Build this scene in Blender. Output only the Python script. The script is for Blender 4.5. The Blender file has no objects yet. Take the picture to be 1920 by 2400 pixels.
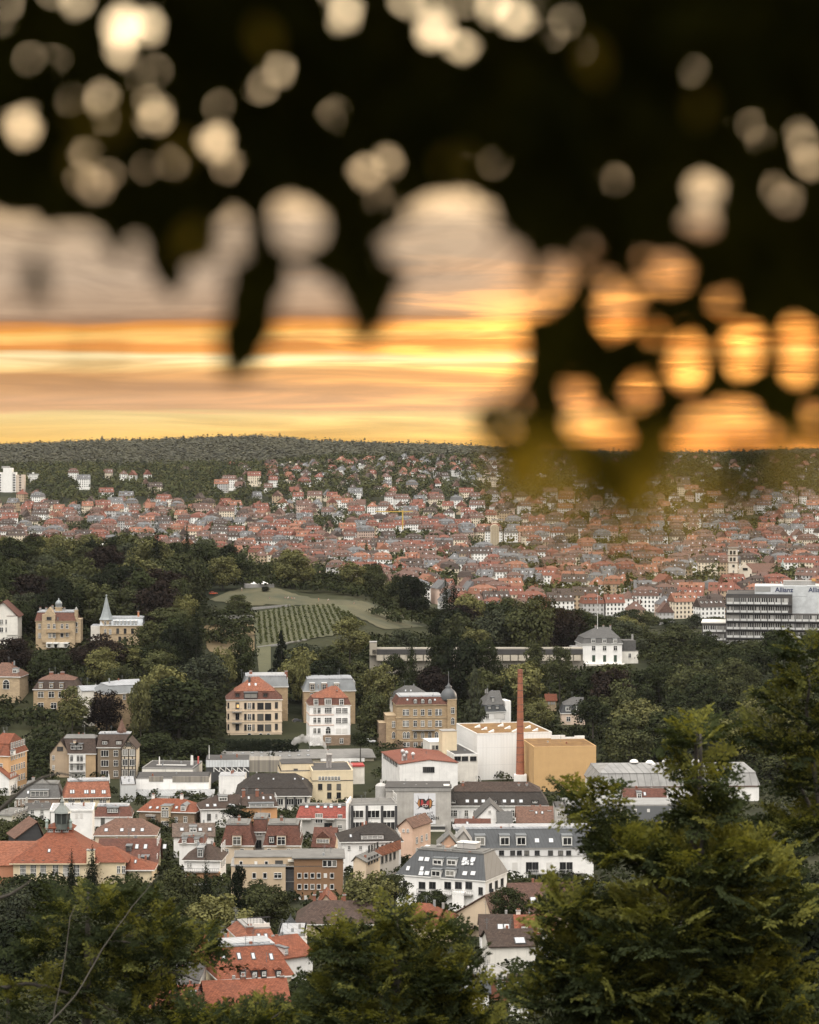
import bpy, bmesh, math, random
import numpy as np
from mathutils import Vector, Matrix

scene = bpy.context.scene
COL = scene.collection
R = math.radians
F, YE, EZ = 6500.0, 950.0, 150.0          # focal length in photo pixels, eye-level row, eye height (m)

# ------------------------------------------------------------------ camera
cam_d = bpy.data.cameras.new('camera')
cam = bpy.data.objects.new('camera', cam_d)
COL.objects.link(cam)
cam.location = (0, 0, EZ)
cam.rotation_euler = (R(90), 0, 0)
cam_d.sensor_width = 36.0
cam_d.lens = F / 2400 * 36.0
cam_d.shift_y = -(1200 - YE) / 2400
cam_d.clip_start, cam_d.clip_end = 0.2, 60000
cam_d.dof.use_dof = True
cam_d.dof.focus_distance = 1100
cam_d.dof.aperture_fstop = 2.7
scene.camera = cam

# ------------------------------------------------------------------ exposure, sampling
scene.view_settings.view_transform = 'Standard'
scene.view_settings.look = 'None'
scene.view_settings.exposure = 0.06
scene.view_settings.gamma = 1.0
scene.render.engine = 'CYCLES'
cy = scene.cycles
cy.use_denoising = True
cy.max_bounces = 5
cy.diffuse_bounces = 2
cy.glossy_bounces = 2
cy.transmission_bounces = 3
cy.transparent_max_bounces = 8
cy.volume_bounces = 0
cy.use_adaptive_sampling = False

# ------------------------------------------------------------------ sky
SUN_AZ, SUN_EL = R(48), R(12)             # azimuth to the right of the view, elevation
def lin(c):
    return tuple((v / 12.92 if v <= 0.04045 else ((v + 0.055) / 1.055) ** 2.4) for v in (x / 255 for x in c))
class NT:
    """tiny helper round a node tree"""
    def __init__(s, tree):
        s.t = tree; s.n = tree.nodes; s.l = tree.links
    def new(s, kind, **kw):
        nd = s.n.new(kind)
        for k, v in kw.items():
            setattr(nd, k, v)
        return nd
    def put(s, sock, v):
        if isinstance(v, bpy.types.NodeSocket): s.l.new(v, sock)
        elif v is not None: sock.default_value = v
    def math(s, op, a, b=None, c=None, clamp=False):
        nd = s.new('ShaderNodeMath', operation=op, use_clamp=clamp)
        for k, v in enumerate((a, b, c)): s.put(nd.inputs[k], v)
        return nd.outputs[0]
    def mix(s, fac, a, b, mode='MIX'):
        nd = s.new('ShaderNodeMix', data_type='RGBA', blend_type=mode, clamp_factor=False)
        s.put(nd.inputs[0], fac)
        for k, v in ((6, a), (7, b)):
            s.put(nd.inputs[k], (*v, 1) if isinstance(v, tuple) and len(v) == 3 else v)
        return nd.outputs[2]
    def ramp(s, fac, stops, interp='LINEAR'):
        nd = s.new('ShaderNodeValToRGB'); e = nd.color_ramp.elements
        nd.color_ramp.interpolation = interp
        while len(e) < len(stops): e.new(0.5)
        for k, (p, c) in enumerate(stops):
            e[k].position = p
            e[k].color = (*c, 1) if isinstance(c, tuple) else (c, c, c, 1)
        s.put(nd.inputs[0], fac)
        return nd.outputs[0]
    def comb(s, x, y, z=0.0):
        nd = s.new('ShaderNodeCombineXYZ')
        for k, v in enumerate((x, y, z)): s.put(nd.inputs[k], v)
        return nd.outputs[0]
    def noise(s, vec, scale=1.0, detail=3.0, rough=0.5, dist=0.0):
        nd = s.new('ShaderNodeTexNoise')
        s.put(nd.inputs['Vector'], vec)
        nd.inputs['Scale'].default_value = scale; nd.inputs['Detail'].default_value = detail
        nd.inputs['Roughness'].default_value = rough; nd.inputs['Distortion'].default_value = dist
        return nd.outputs[0]
    def remap(s, v, a, b, c=0.0, d=1.0, smooth=False):
        nd = s.new('ShaderNodeMapRange', interpolation_type='SMOOTHSTEP' if smooth else 'LINEAR')
        s.put(nd.inputs[0], v)
        for k, x in zip((1, 2, 3, 4), (a, b, c, d)): nd.inputs[k].default_value = x
        return nd.outputs[0]

world = bpy.data.worlds.new('World'); scene.world = world
world.use_nodes = True
w = NT(world.node_tree); w.n.clear()
sky = w.new('ShaderNodeTexSky', sky_type='NISHITA')
sky.sun_disc = False; sky.sun_elevation = SUN_EL; sky.sun_rotation = SUN_AZ
sky.air_density = 1.0; sky.dust_density = 2.0; sky.altitude = 350
sep = w.new('ShaderNodeSeparateXYZ'); w.l.new(w.new('ShaderNodeTexCoord').outputs['Generated'], sep.inputs[0])
X, Y, Z = sep.outputs
el = w.math('MULTIPLY', w.math('ARCSINE', Z), 180 / math.pi)          # degrees above the horizon
az = w.math('MULTIPLY', w.math('ARCTAN2', X, Y), 180 / math.pi)        # degrees to the right of north
# layered evening cloud: long flat banks of cloud low over the hills
n1 = w.noise(w.comb(w.math('MULTIPLY', az, 0.10), w.math('MULTIPLY', el, 1.5)), 1.0, 3, 0.55, 0.3)
n2 = w.noise(w.comb(w.math('MULTIPLY', az, 0.22), w.math('MULTIPLY', el, 3.0), 7.0), 1.0, 5, 0.52, 0.6)
n3 = w.noise(w.comb(w.math('MULTIPLY', az, 0.40), w.math('MULTIPLY', el, 0.95), 3.0), 1.0, 6, 0.58, 0.8)
def cen(n, k): return w.math('MULTIPLY', w.math('SUBTRACT', n, 0.5), k)
elw = w.math('ADD', el, w.math('ADD', cen(n1, 0.55), w.math('ADD', cen(n2, 0.34), w.math('MULTIPLY', az, -0.008))))
E0, E1 = -2.0, 14.0
def st(e, c, k=1.0): return ((e - E0) / (E1 - E0), tuple(v * k for v in lin(c)))
bank = w.ramp(w.math('DIVIDE', w.math('SUBTRACT', elw, E0), E1 - E0), [
    st(-2.0, (250, 190, 90)), st(-0.75, (255, 198, 96)), st(-0.35, (255, 214, 130)), st(-0.14, (255, 224, 150)), st(-0.08, (238, 184, 130)),
    st(0.3, (222, 170, 122)), st(0.68, (230, 172, 112)), st(0.84, (252, 208, 138), 1.1), st(1.0, (255, 232, 176), 1.35), st(1.16, (236, 158, 80)),
    st(1.32, (230, 148, 74)), st(1.48, (255, 202, 116), 1.15), st(1.60, (248, 166, 72)), st(1.74, (226, 150, 84)), st(1.83, (166, 132, 108)),
    st(2.05, (194, 164, 138)), st(2.7, (200, 174, 150)), st(3.6, (212, 184, 154), 1.0), st(4.6, (224, 190, 146), 2.8), st(6.0, (228, 198, 154), 4.5),
    st(9.0, (228, 204, 164), 5.0), st(14.0, (226, 214, 198), 2.6)])
bank = w.mix(w.math('MULTIPLY', w.remap(az, 1.0, 5.0, 0, 0.9, True), w.remap(el, 2.6, 4.2, 1, 0, True)), bank, w.mix(1.0, bank, (1.5, 0.82, 0.32), 'MULTIPLY'))
# the brightest part of the sunset sits low to the right, where the sun is behind the bank
daz = w.math('SUBTRACT', az, 6.6); de = w.math('SUBTRACT', el, 1.0)
glow = w.math('EXPONENT', w.math('MULTIPLY', w.math('ADD', w.math('MULTIPLY', w.math('MULTIPLY', daz, daz), 0.028), w.math('MULTIPLY', w.math('MULTIPLY', de, de), 0.55)), -1.0))
streak = w.remap(n2, 0.44, 0.66, 0.0, 1.0, True)
bank = w.mix(w.math('MULTIPLY', glow, w.math('MULTIPLY_ADD', streak, 0.65, 0.25)), bank, (4.8, 2.05, 0.42))
bank = w.mix(1.0, bank, w.mix(w.remap(w.mix(w.remap(el, 1.4, 2.6, 0, 1, True), n2, n3), 0.34, 0.68), (0.84, 0.81, 0.79), (1.20, 1.18, 1.13)), 'MULTIPLY')
# darker scraps of cloud against the glow
scrap = w.math('MULTIPLY', w.remap(n3, 0.5, 0.74, 0.0, 1.0, True), w.remap(el, 1.4, 2.2, 0.0, 0.5, True))
bank = w.mix(scrap, bank, lin((150, 120, 98)))
# overhead: a high bright overcast
n4 = w.noise(w.comb(X, Y, w.math('MULTIPLY', Z, 2.0)), 2.2, 4, 0.55)
dome = w.math('MAXIMUM', w.math('ADD', w.math('MULTIPLY', X, -0.10), w.math('ADD', w.math('MULTIPLY', Y, -0.40), w.math('MULTIPLY', Z, 0.91))), 0.0)
lobe = w.math('MULTIPLY', w.math('POWER', dome, 3.4), w.remap(n4, 0.3, 0.7, 5.4, 7.6))       # the thin bright cloud stands high, opposite the sunset
over = w.mix(w.remap(n4, 0.35, 0.65), (0.30, 0.30, 0.32), (0.48, 0.47, 0.46))
over = w.mix(1.0, over, w.mix(lobe, (0.0, 0.0, 0.0), (1.0, 0.952, 0.88)), 'ADD')
quart = w.remap(w.math('ABSOLUTE', az), 14, 40, 0, 1, True)                     # the bright low cloud is in the sunset quarter only
cloud = w.mix(w.math('MAXIMUM', w.remap(el, 11, 24, 0, 1, True), quart), bank, w.mix(w.remap(el, -2, 14, 0, 1, True), (0.62, 0.56, 0.52), over))
bg1 = w.new('ShaderNodeBackground'); w.l.new(sky.outputs[0], bg1.inputs[0]); bg1.inputs[1].default_value = 0.05
bg2 = w.new('ShaderNodeBackground'); w.l.new(cloud, bg2.inputs[0]); bg2.inputs[1].default_value = 1.0
mx = w.new('ShaderNodeMixShader'); mx.inputs[0].default_value = 0.88
w.l.new(bg1.outputs[0], mx.inputs[1]); w.l.new(bg2.outputs[0], mx.inputs[2])
w.l.new(mx.outputs[0], w.new('ShaderNodeOutputWorld').inputs[0])
world.cycles.sampling_method = 'MANUAL'; world.cycles.sample_map_resolution = 512

# ------------------------------------------------------------------ sun, low and veiled by the bank of cloud
sd = bpy.data.lights.new('sun', 'SUN'); so = bpy.data.objects.new('sun', sd); COL.objects.link(so)
sd.energy = 2.4; sd.angle = R(10); sd.color = (1.0, 0.82, 0.62)
sdir = Vector((math.sin(SUN_AZ) * math.cos(SUN_EL), math.cos(SUN_AZ) * math.cos(SUN_EL), math.sin(SUN_EL)))
so.rotation_euler = sdir.to_track_quat('Z', 'Y').to_euler()
so.location = (300, 300, 400)

# ------------------------------------------------------------------ small tools
rnd = random.Random(11)
def P(px, py, D):
    """photo pixel and distance -> point"""
    return Vector(((px - 960) / F * D, D, EZ - (py - YE) / F * D))
def pix(v):
    return 960 + F * v[0] / v[1], YE + F * (EZ - v[2]) / v[1]
def tag(o, label=None, cat=None, group=None, kind=None):
    if label: o['label'] = label
    if cat: o['category'] = cat
    if group: o['group'] = group
    if kind: o['kind'] = kind
    return o
def empty(name, label, cat, loc, rz=0.0, group=None):
    o = bpy.data.objects.new(name, None); COL.objects.link(o)
    o.location = loc; o.rotation_euler = (0, 0, rz); o.empty_display_size = 0.5
    return tag(o, label, cat, group)
def link(name, me, parent=None, loc=None):
    o = bpy.data.objects.new(name, me); COL.objects.link(o)
    if parent: o.parent = parent
    if loc is not None: o.location = loc
    return o
class MB:
    """collects faces, builds one mesh"""
    def __init__(s): s.v = []; s.f = []; s.m = []; s.mats = []
    def mi(s, mat):
        if mat is None: return 0
        if mat not in s.mats: s.mats.append(mat)
        return s.mats.index(mat)
    def face(s, pts, mat=None):
        k = len(s.v); s.v.extend([tuple(p) for p in pts]); s.f.append(tuple(range(k, k + len(pts)))); s.m.append(s.mi(mat))
    def box(s, a, b, mat=None, bottom=False):
        (x0, y0, z0), (x1, y1, z1) = a, b
        if x1 < x0: x0, x1 = x1, x0
        if y1 < y0: y0, y1 = y1, y0
        if z1 < z0: z0, z1 = z1, z0
        k = len(s.v)
        s.v.extend([(x0, y0, z0), (x1, y0, z0), (x1, y1, z0), (x0, y1, z0), (x0, y0, z1), (x1, y0, z1), (x1, y1, z1), (x0, y1, z1)])
        fs = [(0, 1, 5, 4), (1, 2, 6, 5), (2, 3, 7, 6), (3, 0, 4, 7), (4, 5, 6, 7), (3, 2, 1, 0)]
        m = s.mi(mat)
        for f in fs: s.f.append(tuple(k + i for i in f)); s.m.append(m)
    def ringloft(s, rings, mat=None, cap=True, close=True):
        """rings: lists of points of equal length, bottom to top, counter-clockwise seen from above"""
        m = s.mi(mat); n = len(rings[0]); k = len(s.v)
        for r in rings: s.v.extend([tuple(p) for p in r])
        for j in range(len(rings) - 1):
            for i in range(n if close else n - 1):
                a, b = k + j * n + i, k + j * n + (i + 1) % n
                s.f.append((a, b, b + n, a + n)); s.m.append(m)
        if cap:
            s.f.append(tuple(k + (len(rings) - 1) * n + i for i in range(n))); s.m.append(m)
    def lathe(s, prof, c=(0, 0, 0), n=12, mat=None, cap=True, phase=0.0):
        rings = [[(c[0] + r * math.cos(2 * math.pi * i / n + phase), c[1] + r * math.sin(2 * math.pi * i / n + phase), c[2] + z) for i in range(n)] for r, z in prof]
        s.ringloft(rings, mat, cap)
    def tube(s, pts, rad, n=6, mat=None):
        pts = [Vector(p) for p in pts]
        if not hasattr(rad, '__len__'): rad = [rad] * len(pts)
        rings = []
        for i, p in enumerate(pts):
            d = (pts[min(i + 1, len(pts) - 1)] - pts[max(i - 1, 0)]).normalized()
            a = d.cross(Vector((0.3, 0.2, 1)) if abs(d.z) < 0.9 else Vector((1, 0, 0))).normalized(); b = a.cross(d)
            rings.append([p + (a * math.cos(2 * math.pi * k / n) - b * math.sin(2 * math.pi * k / n)) * rad[i] for k in range(n)])
        s.ringloft(rings, mat, True)
    def prism(s, poly, a, b, mat=None):
        """poly: points in a plane, extruded from offset vector a to b"""
        a, b = Vector(a), Vector(b); n = len(poly); m = s.mi(mat); k = len(s.v)
        s.v.extend([tuple(Vector(p) + a) for p in poly] + [tuple(Vector(p) + b) for p in poly])
        for i in range(n):
            j = (i + 1) % n; s.f.append((k + i, k + j, k + n + j, k + n + i)); s.m.append(m)
        s.f.append(tuple(k + n + i for i in range(n))); s.m.append(m)
        s.f.append(tuple(k + i for i in reversed(range(n)))); s.m.append(m)
    def mesh(s, name, smooth=False):
        me = bpy.data.meshes.new(name)
        me.from_pydata(s.v, [], s.f)
        for mt in s.mats: me.materials.append(mt)
        if len(s.mats) > 1: me.polygons.foreach_set('material_index', s.m)
        if smooth: me.polygons.foreach_set('use_smooth', [True] * len(s.f))
        bm = bmesh.new(); bm.from_mesh(me); bmesh.ops.recalc_face_normals(bm, faces=bm.faces); bm.to_mesh(me); bm.free()
        return me
    def build(s, name, parent=None, loc=None, smooth=False):
        return link(name, s.mesh(name, smooth), parent, loc)
def quads(name, V, mats, midx=None, smooth=False):
    """V: (n,4,3) float array of loose quads -> mesh"""
    n = len(V)
    me = bpy.data.meshes.new(name)
    me.vertices.add(n * 4); me.vertices.foreach_set('co', np.ascontiguousarray(V, dtype=np.float32).ravel())
    me.loops.add(n * 4); me.loops.foreach_set('vertex_index', np.arange(n * 4, dtype=np.int32))
    me.polygons.add(n); me.polygons.foreach_set('loop_start', np.arange(0, n * 4, 4, dtype=np.int32))
    me.polygons.foreach_set('loop_total', np.full(n, 4, dtype=np.int32))
    for m in mats: me.materials.append(m)
    if midx is not None: me.polygons.foreach_set('material_index', np.asarray(midx, dtype=np.int32))
    if smooth: me.polygons.foreach_set('use_smooth', np.ones(n, dtype=bool))
    me.update(); me.validate()
    return me

# ------------------------------------------------------------------ materials
_M = {}
def mat_base(key, name, fn):
    if key in _M: return _M[key]
    m = bpy.data.materials.new(name); m.use_nodes = True
    t = NT(m.node_tree); b = m.node_tree.nodes['Principled BSDF']
    fn(t, b); _M[key] = m
    return m
def tint(c, k): return tuple(min(1, max(0, v * k)) for v in c)
def plaster(c, dirt=0.25, rough=0.85):
    def fn(t, b):
        co = t.new('ShaderNodeTexCoord').outputs['Object']
        n = t.noise(co, 0.35, 5, 0.6); sp = t.new('ShaderNodeSeparateXYZ'); t.l.new(co, sp.inputs[0])
        st_ = t.noise(t.comb(t.math('MULTIPLY', t.math('ADD', sp.outputs[0], sp.outputs[1]), 1.6), 0.0, t.math('MULTIPLY', sp.outputs[2], 0.10)), 1.0, 4, 0.6)
        c1 = t.mix(t.remap(n, 0.3, 0.7), tint(c, 1 - dirt * 0.5), tint(c, 1.06))
        c2 = t.mix(t.remap(st_, 0.52, 0.78, 0, dirt), c1, tint(c, 0.45))
        t.put(b.inputs['Base Color'], c2); b.inputs['Roughness'].default_value = rough; b.inputs['Specular IOR Level'].default_value = 0.2
    return mat_base(('pl', c, dirt), 'plaster', fn)
def masonry(c, bw=0.9, bh=0.45):
    def fn(t, b):
        co = t.new('ShaderNodeTexCoord').outputs['Object']; sp = t.new('ShaderNodeSeparateXYZ'); t.l.new(co, sp.inputs[0])
        v = t.comb(t.math('ADD', sp.outputs[0], sp.outputs[1]), sp.outputs[2])
        br = t.new('ShaderNodeTexBrick'); t.put(br.inputs['Vector'], v); br.inputs['Scale'].default_value = 1.0
        br.inputs['Brick Width'].default_value = bw; br.inputs['Row Height'].default_value = bh; br.inputs['Mortar Size'].default_value = 0.02
        for k, f in (('Color1', 0.82), ('Color2', 1.14), ('Mortar', 0.62)): br.inputs[k].default_value = (*tint(c, f), 1)
        n = t.noise(co, 0.25, 5, 0.65)
        t.put(b.inputs['Base Color'], t.mix(t.remap(n, 0.3, 0.75, 0.0, 0.45), br.outputs[0], tint(c, 0.6))); b.inputs['Roughness'].default_value = 0.9
    return mat_base(('ms', c, bw), 'masonry', fn)
def tiles(c, var=0.35, rough=0.8):
    def fn(t, b):
        co = t.new('ShaderNodeTexCoord').outputs['Object']; sp = t.new('ShaderNodeSeparateXYZ'); t.l.new(co, sp.inputs[0])
        v = t.comb(t.math('ADD', sp.outputs[0], t.math('MULTIPLY', sp.outputs[1], 0.15)), t.math('ADD', sp.outputs[2], t.math('MULTIPLY', sp.outputs[1], 0.5)))
        br = t.new('ShaderNodeTexBrick'); t.put(br.inputs['Vector'], v); br.inputs['Scale'].default_value = 1.0
        br.inputs['Brick Width'].default_value = 0.5; br.inputs['Row Height'].default_value = 0.34; br.inputs['Mortar Size'].default_value = 0.03
        for k, f in (('Color1', 1 - var), ('Color2', 1 + var), ('Mortar', 0.5)): br.inputs[k].default_value = (*tint(c, f), 1)
        n = t.noise(co, 0.22, 6, 0.7); n2 = t.noise(co, 1.3, 3, 0.6)
        a = t.mix(t.remap(n, 0.35, 0.7, 0, 0.6), br.outputs[0], tuple(v * 0.55 + 0.02 for v in c))
        t.put(b.inputs['Base Color'], t.mix(t.remap(n2, 0.5, 0.75, 0, 0.35), a, tuple(min(1, v * 1.3 + 0.015) for v in c)))
        b.inputs['Roughness'].default_value = rough; b.inputs['Specular IOR Level'].default_value = 0.15
    return mat_base(('ti', c, var), 'roof_tiles', fn)
def metal(c, rough=0.45, seams=0.0):
    def fn(t, b):
        co = t.new('ShaderNodeTexCoord').outputs['Object']
        col = t.mix(t.remap(t.noise(co, 0.3, 5, 0.65), 0.35, 0.7, 0, 1), tint(c, 0.75), tint(c, 1.08))
        if seams:
            sp = t.new('ShaderNodeSeparateXYZ'); t.l.new(co, sp.inputs[0])
            fr = t.math('FRACT', t.math('DIVIDE', t.math('ADD', sp.outputs[0], t.math('MULTIPLY', sp.outputs[1], 0.3)), seams))
            col = t.mix(t.math('LESS_THAN', fr, 0.14), col, tint(c, 0.6))
        t.put(b.inputs['Base Color'], col)
        b.inputs['Roughness'].default_value = rough; b.inputs['Metallic'].default_value = 0.0
        b.inputs['Specular IOR Level'].default_value = 0.35
    return mat_base(('me', c, rough, seams), 'sheet_metal', fn)
def glass(kind=0):
    def fn(t, b):
        r = t.new('ShaderNodeObjectInfo').outputs['Random']
        col = t.ramp(r, [(0.0, (0.012, 0.013, 0.015)), (0.6, (0.03, 0.03, 0.032)), (0.8, (0.10, 0.095, 0.085)), (1.0, (0.24, 0.23, 0.21))]) if kind == 0 else (0.45, 0.46, 0.47, 1)  # roof-window panes: the pale base colour stands in for reflected sky
        t.put(b.inputs['Base Color'], col); b.inputs['Roughness'].default_value = 0.08 if kind == 0 else 0.25
        b.inputs['Specular IOR Level'].default_value = 0.6
    return mat_base(('gl', kind), 'window_glass', fn)
def plain(c, rough=0.7, name='paint'):
    def fn(t, b):
        n = t.noise(t.new('ShaderNodeTexCoord').outputs['Object'], 0.8, 4, 0.6)
        t.put(b.inputs['Base Color'], t.mix(t.remap(n, 0.3, 0.7), tint(c, 0.82), tint(c, 1.1))); b.inputs['Roughness'].default_value = rough
    return mat_base(('pn', c, rough), name, fn)
def leafmat(c, trans=0.3, var=0.35, name='foliage', scale=0.25, yel=0.0):
    """leaf surface: diffuse plus a share of light coming through"""
    def fn(t, b):
        r = t.new('ShaderNodeObjectInfo').outputs['Random']
        geo = t.new('ShaderNodeNewGeometry')
        n = t.noise(geo.outputs['Position'], scale, 3, 0.6)
        isl = geo.outputs['Random Per Island']
        k = t.math('ADD', t.math('MULTIPLY', n, 0.5), t.math('ADD', t.math('MULTIPLY', isl, 0.3), t.math('MULTIPLY', r, 0.2)))
        yl = (min(1, c[0] * 1.32 + yel), min(1, c[1] * 1.22 + yel * 0.8), c[2] * 0.95)
        col = t.mix(t.remap(k, 0.3, 0.72), tint(c, 1 - var), tuple(v * (1 + var) for v in yl))
        d = t.new('ShaderNodeBsdfDiffuse'); t.put(d.inputs[0], col)
        tr = t.new('ShaderNodeBsdfTranslucent'); t.put(tr.inputs[0], t.mix(1.0, col, (1.3, 1.25, 0.55), 'MULTIPLY'))
        ms = t.new('ShaderNodeMixShader'); ms.inputs[0].default_value = trans
        t.l.new(d.outputs[0], ms.inputs[1]); t.l.new(tr.outputs[0], ms.inputs[2])
        t.l.new(ms.outputs[0], t.n['Material Output'].inputs[0])
    return mat_base(('lf', c, trans, var, scale, yel), name, fn)
BARK = plain((0.045, 0.038, 0.03), 0.9, 'bark')
# ------------------------------------------------------------------ terrain
TD = [-60, 0, 20, 60, 150, 300, 480, 650, 780, 980, 1080, 1160, 1230, 1300, 1400, 1500, 1650, 1850, 2150, 2500, 2900, 3200, 3500, 3800, 4100, 4300, 4600, 5000, 5500, 6200, 8000]
base_ = [148.4, 148.3, 143, 128, 100, 68, 45, 32, 24, 14, 18, 28, 37, 45, 54, 56, 45, 22, 1, -4, -6, 2, 15, 33, 52, 60, 58, 62, 78, 30, -60]
TU = [-400, 0, 300, 600, 800, 1000, 1200, 1400, 1600, 1900, 2300]
def _col(u):
    z = list(base_)
    def put(d, v): z[TD.index(d)] = v
    if u <= 300:
        put(1160, 36); put(1230, 45); put(1300, 50); put(1400, 57); put(1500, 61); put(1650, 52); put(1850, 28); put(4100, 40); put(4300, 44); put(4600, 46)
    elif u <= 600: put(1160, 32); put(1400, 56); put(1500, 60); put(4100, 45); put(4300, 49); put(4600, 48)
    elif u == 800: put(1160, 28); put(1230, 36); put(1300, 43); put(1400, 53); put(1500, 54); put(1650, 40)
    elif u == 1000: put(1160, 25); put(1230, 33); put(1300, 36); put(1400, 40); put(1500, 36); put(1650, 22); put(1850, 8)
    elif u == 1200: put(1160, 24); put(1230, 35.5); put(1300, 34); put(1400, 30); put(1500, 24); put(1650, 10); put(1850, 3)
    elif u >= 1400: put(1160, 24); put(1230, 35.5); put(1300, 33); put(1400, 27); put(1500, 17); put(1650, 8); put(1850, 2)
    hill = {-400: 80, 0: 84, 300: 93, 600: 101, 800: 89, 1000: 84, 1200: 76, 1400: 62, 1600: 58, 1900: 72, 2300: 74}[u]
    put(5500, hill - 24); put(5000, (hill - 24) * 0.55 + 28)
    return z
TZ = np.array([_col(u) for u in TU]).T            # rows: distance, columns: photo column
def gz(x, y):
    """ground height at x, distance y"""
    x, y = np.asarray(x, float), np.asarray(y, float)
    u = np.clip(960 + F * x / np.maximum(y, 40), TU[0], TU[-1])
    def sm(grid, v):
        k = np.clip(np.searchsorted(grid, v) - 1, 0, len(grid) - 2); g = np.asarray(grid, float)
        t = np.clip((v - g[k]) / (g[k + 1] - g[k]), 0, 1)
        return k, t
    ky, ty = sm(TD, y); ku, tu = sm(TU, u); tu = tu * tu * (3 - 2 * tu)
    a = TZ[ky, ku] * (1 - tu) + TZ[ky, ku + 1] * tu; b = TZ[ky + 1, ku] * (1 - tu) + TZ[ky + 1, ku + 1] * tu
    return a * (1 - ty) + b * ty
def ground_of(px, D): return float(gz((px - 960) / F * D, D))

def groundmat():
    def fn(t, b):
        co = t.new('ShaderNodeNewGeometry').outputs['Position']
        n = t.noise(co, 0.012, 5, 0.6); n2 = t.noise(co, 0.2, 4, 0.65)
        a = t.mix(t.remap(n, 0.38, 0.62), (0.016, 0.020, 0.011), (0.045, 0.046, 0.024))
        t.put(b.inputs['Base Color'], t.mix(t.remap(n2, 0.4, 0.7, 0, 0.5), a, (0.02, 0.022, 0.012))); b.inputs['Roughness'].default_value = 1.0
        b.inputs['Specular IOR Level'].default_value = 0.1
    return mat_base('ground', 'ground_cover', fn)
ys = np.concatenate([np.arange(-60, 60, 20), np.arange(60, 1000, 20), np.arange(1000, 1900, 12), np.arange(1900, 8001, 60)]).astype(float)
us = np.linspace(-0.34, 0.34, 150)
gx = us[None, :] * (np.maximum(ys, 0)[:, None] + 120); gy = np.repeat(ys[:, None], len(us), 1)
gzv = gz(gx, gy)
V = np.stack([gx, gy, gzv], -1)
Q = np.stack([V[:-1, :-1], V[:-1, 1:], V[1:, 1:], V[1:, :-1]], 2).reshape(-1, 4, 3)
nv = V.reshape(-1, 3); nu = len(us); ny = len(ys)
gm = bpy.data.meshes.new('ground')
idx = (np.arange(ny - 1)[:, None] * nu + np.arange(nu - 1)[None, :]).ravel()
gm.from_pydata(nv.tolist(), [], np.stack([idx, idx + 1, idx + nu + 1, idx + nu], 1).tolist())
gm.polygons.foreach_set('use_smooth', [True] * len(gm.polygons)); gm.materials.append(groundmat())
tag(link('ground', gm), 'valley floor and hillsides below the viewpoint', None, None, 'structure')

# ------------------------------------------------------------------ foliage generators (numpy)
rg = np.random.default_rng(5)
def unit(n):
    v = rg.normal(size=(n, 3)); return v / np.linalg.norm(v, axis=1, keepdims=True)
def leaf_quads(C, N, size, stretch=1.0, jit=0.5):
    """quads at centres C facing N (jittered), edge about size"""
    n = len(C)
    N = N + rg.normal(size=(n, 3)) * jit; N /= np.linalg.norm(N, axis=1, keepdims=True) + 1e-9
    A = np.cross(N, unit(n)); A /= np.linalg.norm(A, axis=1, keepdims=True) + 1e-9
    B = np.cross(N, A)
    s = (np.asarray(size) * rg.uniform(0.6, 1.35, n))[:, None] * 0.5
    A = A * s * stretch; B = B * s
    return np.stack([C - A - 0.4 * B, C + 0.3 * A - B, C + A + 0.3 * B, C - 0.4 * A + B], 1)
def crown_cloud(w, h, nl, nq, size, shape='round', seed=0):
    """broadleaf crown: lumps of leaf clumps. w,h in metres, base of crown at z=0, returns (n,4,3)"""
    global rg
    rg = np.random.default_rng(seed)
    out = []
    # lumps on and inside an envelope
    L = []
    for i in range(nl):
        t = rg.uniform(0.05, 1.0) if shape != 'cone' else rg.uniform(0, 1) ** 1.3
        a = rg.uniform(0, 2 * math.pi)
        if shape == 'round': env = math.sqrt(max(0.03, 1 - ((t - 0.42) / 0.62) ** 2))
        elif shape == 'egg': env = math.sqrt(max(0.02, 1 - ((t - 0.33) / 0.70) ** 2))
        elif shape == 'column': env = 0.75 * math.sqrt(max(0.02, 1 - ((t - 0.4) / 0.64) ** 2)) + 0.1
        elif shape == 'spread': env = math.sqrt(max(0.03, 1 - ((t - 0.5) / 0.56) ** 2))
        else: env = max(0.05, 1.0 - t) * 0.95
        rr = env * (0.55 + 0.35 * rg.uniform()) if rg.uniform() < 0.75 else env * rg.uniform(0, 0.5)
        rad = w * (0.13 + 0.08 * rg.uniform()) * (0.55 + 0.45 * env)
        if shape == 'cone': rad = w * 0.12 * (0.35 + 0.65 * env)
        L.append((math.cos(a) * rr * w / 2, math.sin(a) * rr * w / 2, t * h * 0.88 + rad * 0.3, rad))
    L = np.array(L); per = np.maximum(8, (nq * L[:, 3] ** 2 / (L[:, 3] ** 2).sum()).astype(int))
    for (x, y, z, r), k in zip(L, per):
        d = unit(k); d[:, 2] = np.where((d[:, 2] < -0.2) & (rg.uniform(size=k) < 0.45), -d[:, 2], d[:, 2])
        rr = r * (1 + 0.16 * rg.normal(size=k))
        sc = np.array([1.0, 1.0, 0.8 if shape != 'cone' else 0.55])
        C = np.array([x, y, z]) + d * rr[:, None] * sc
        N = d.copy(); N[:, 2] += 0.35
        out.append(leaf_quads(C, N, size, 1.2, 0.45))
    return np.concatenate(out)
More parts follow.
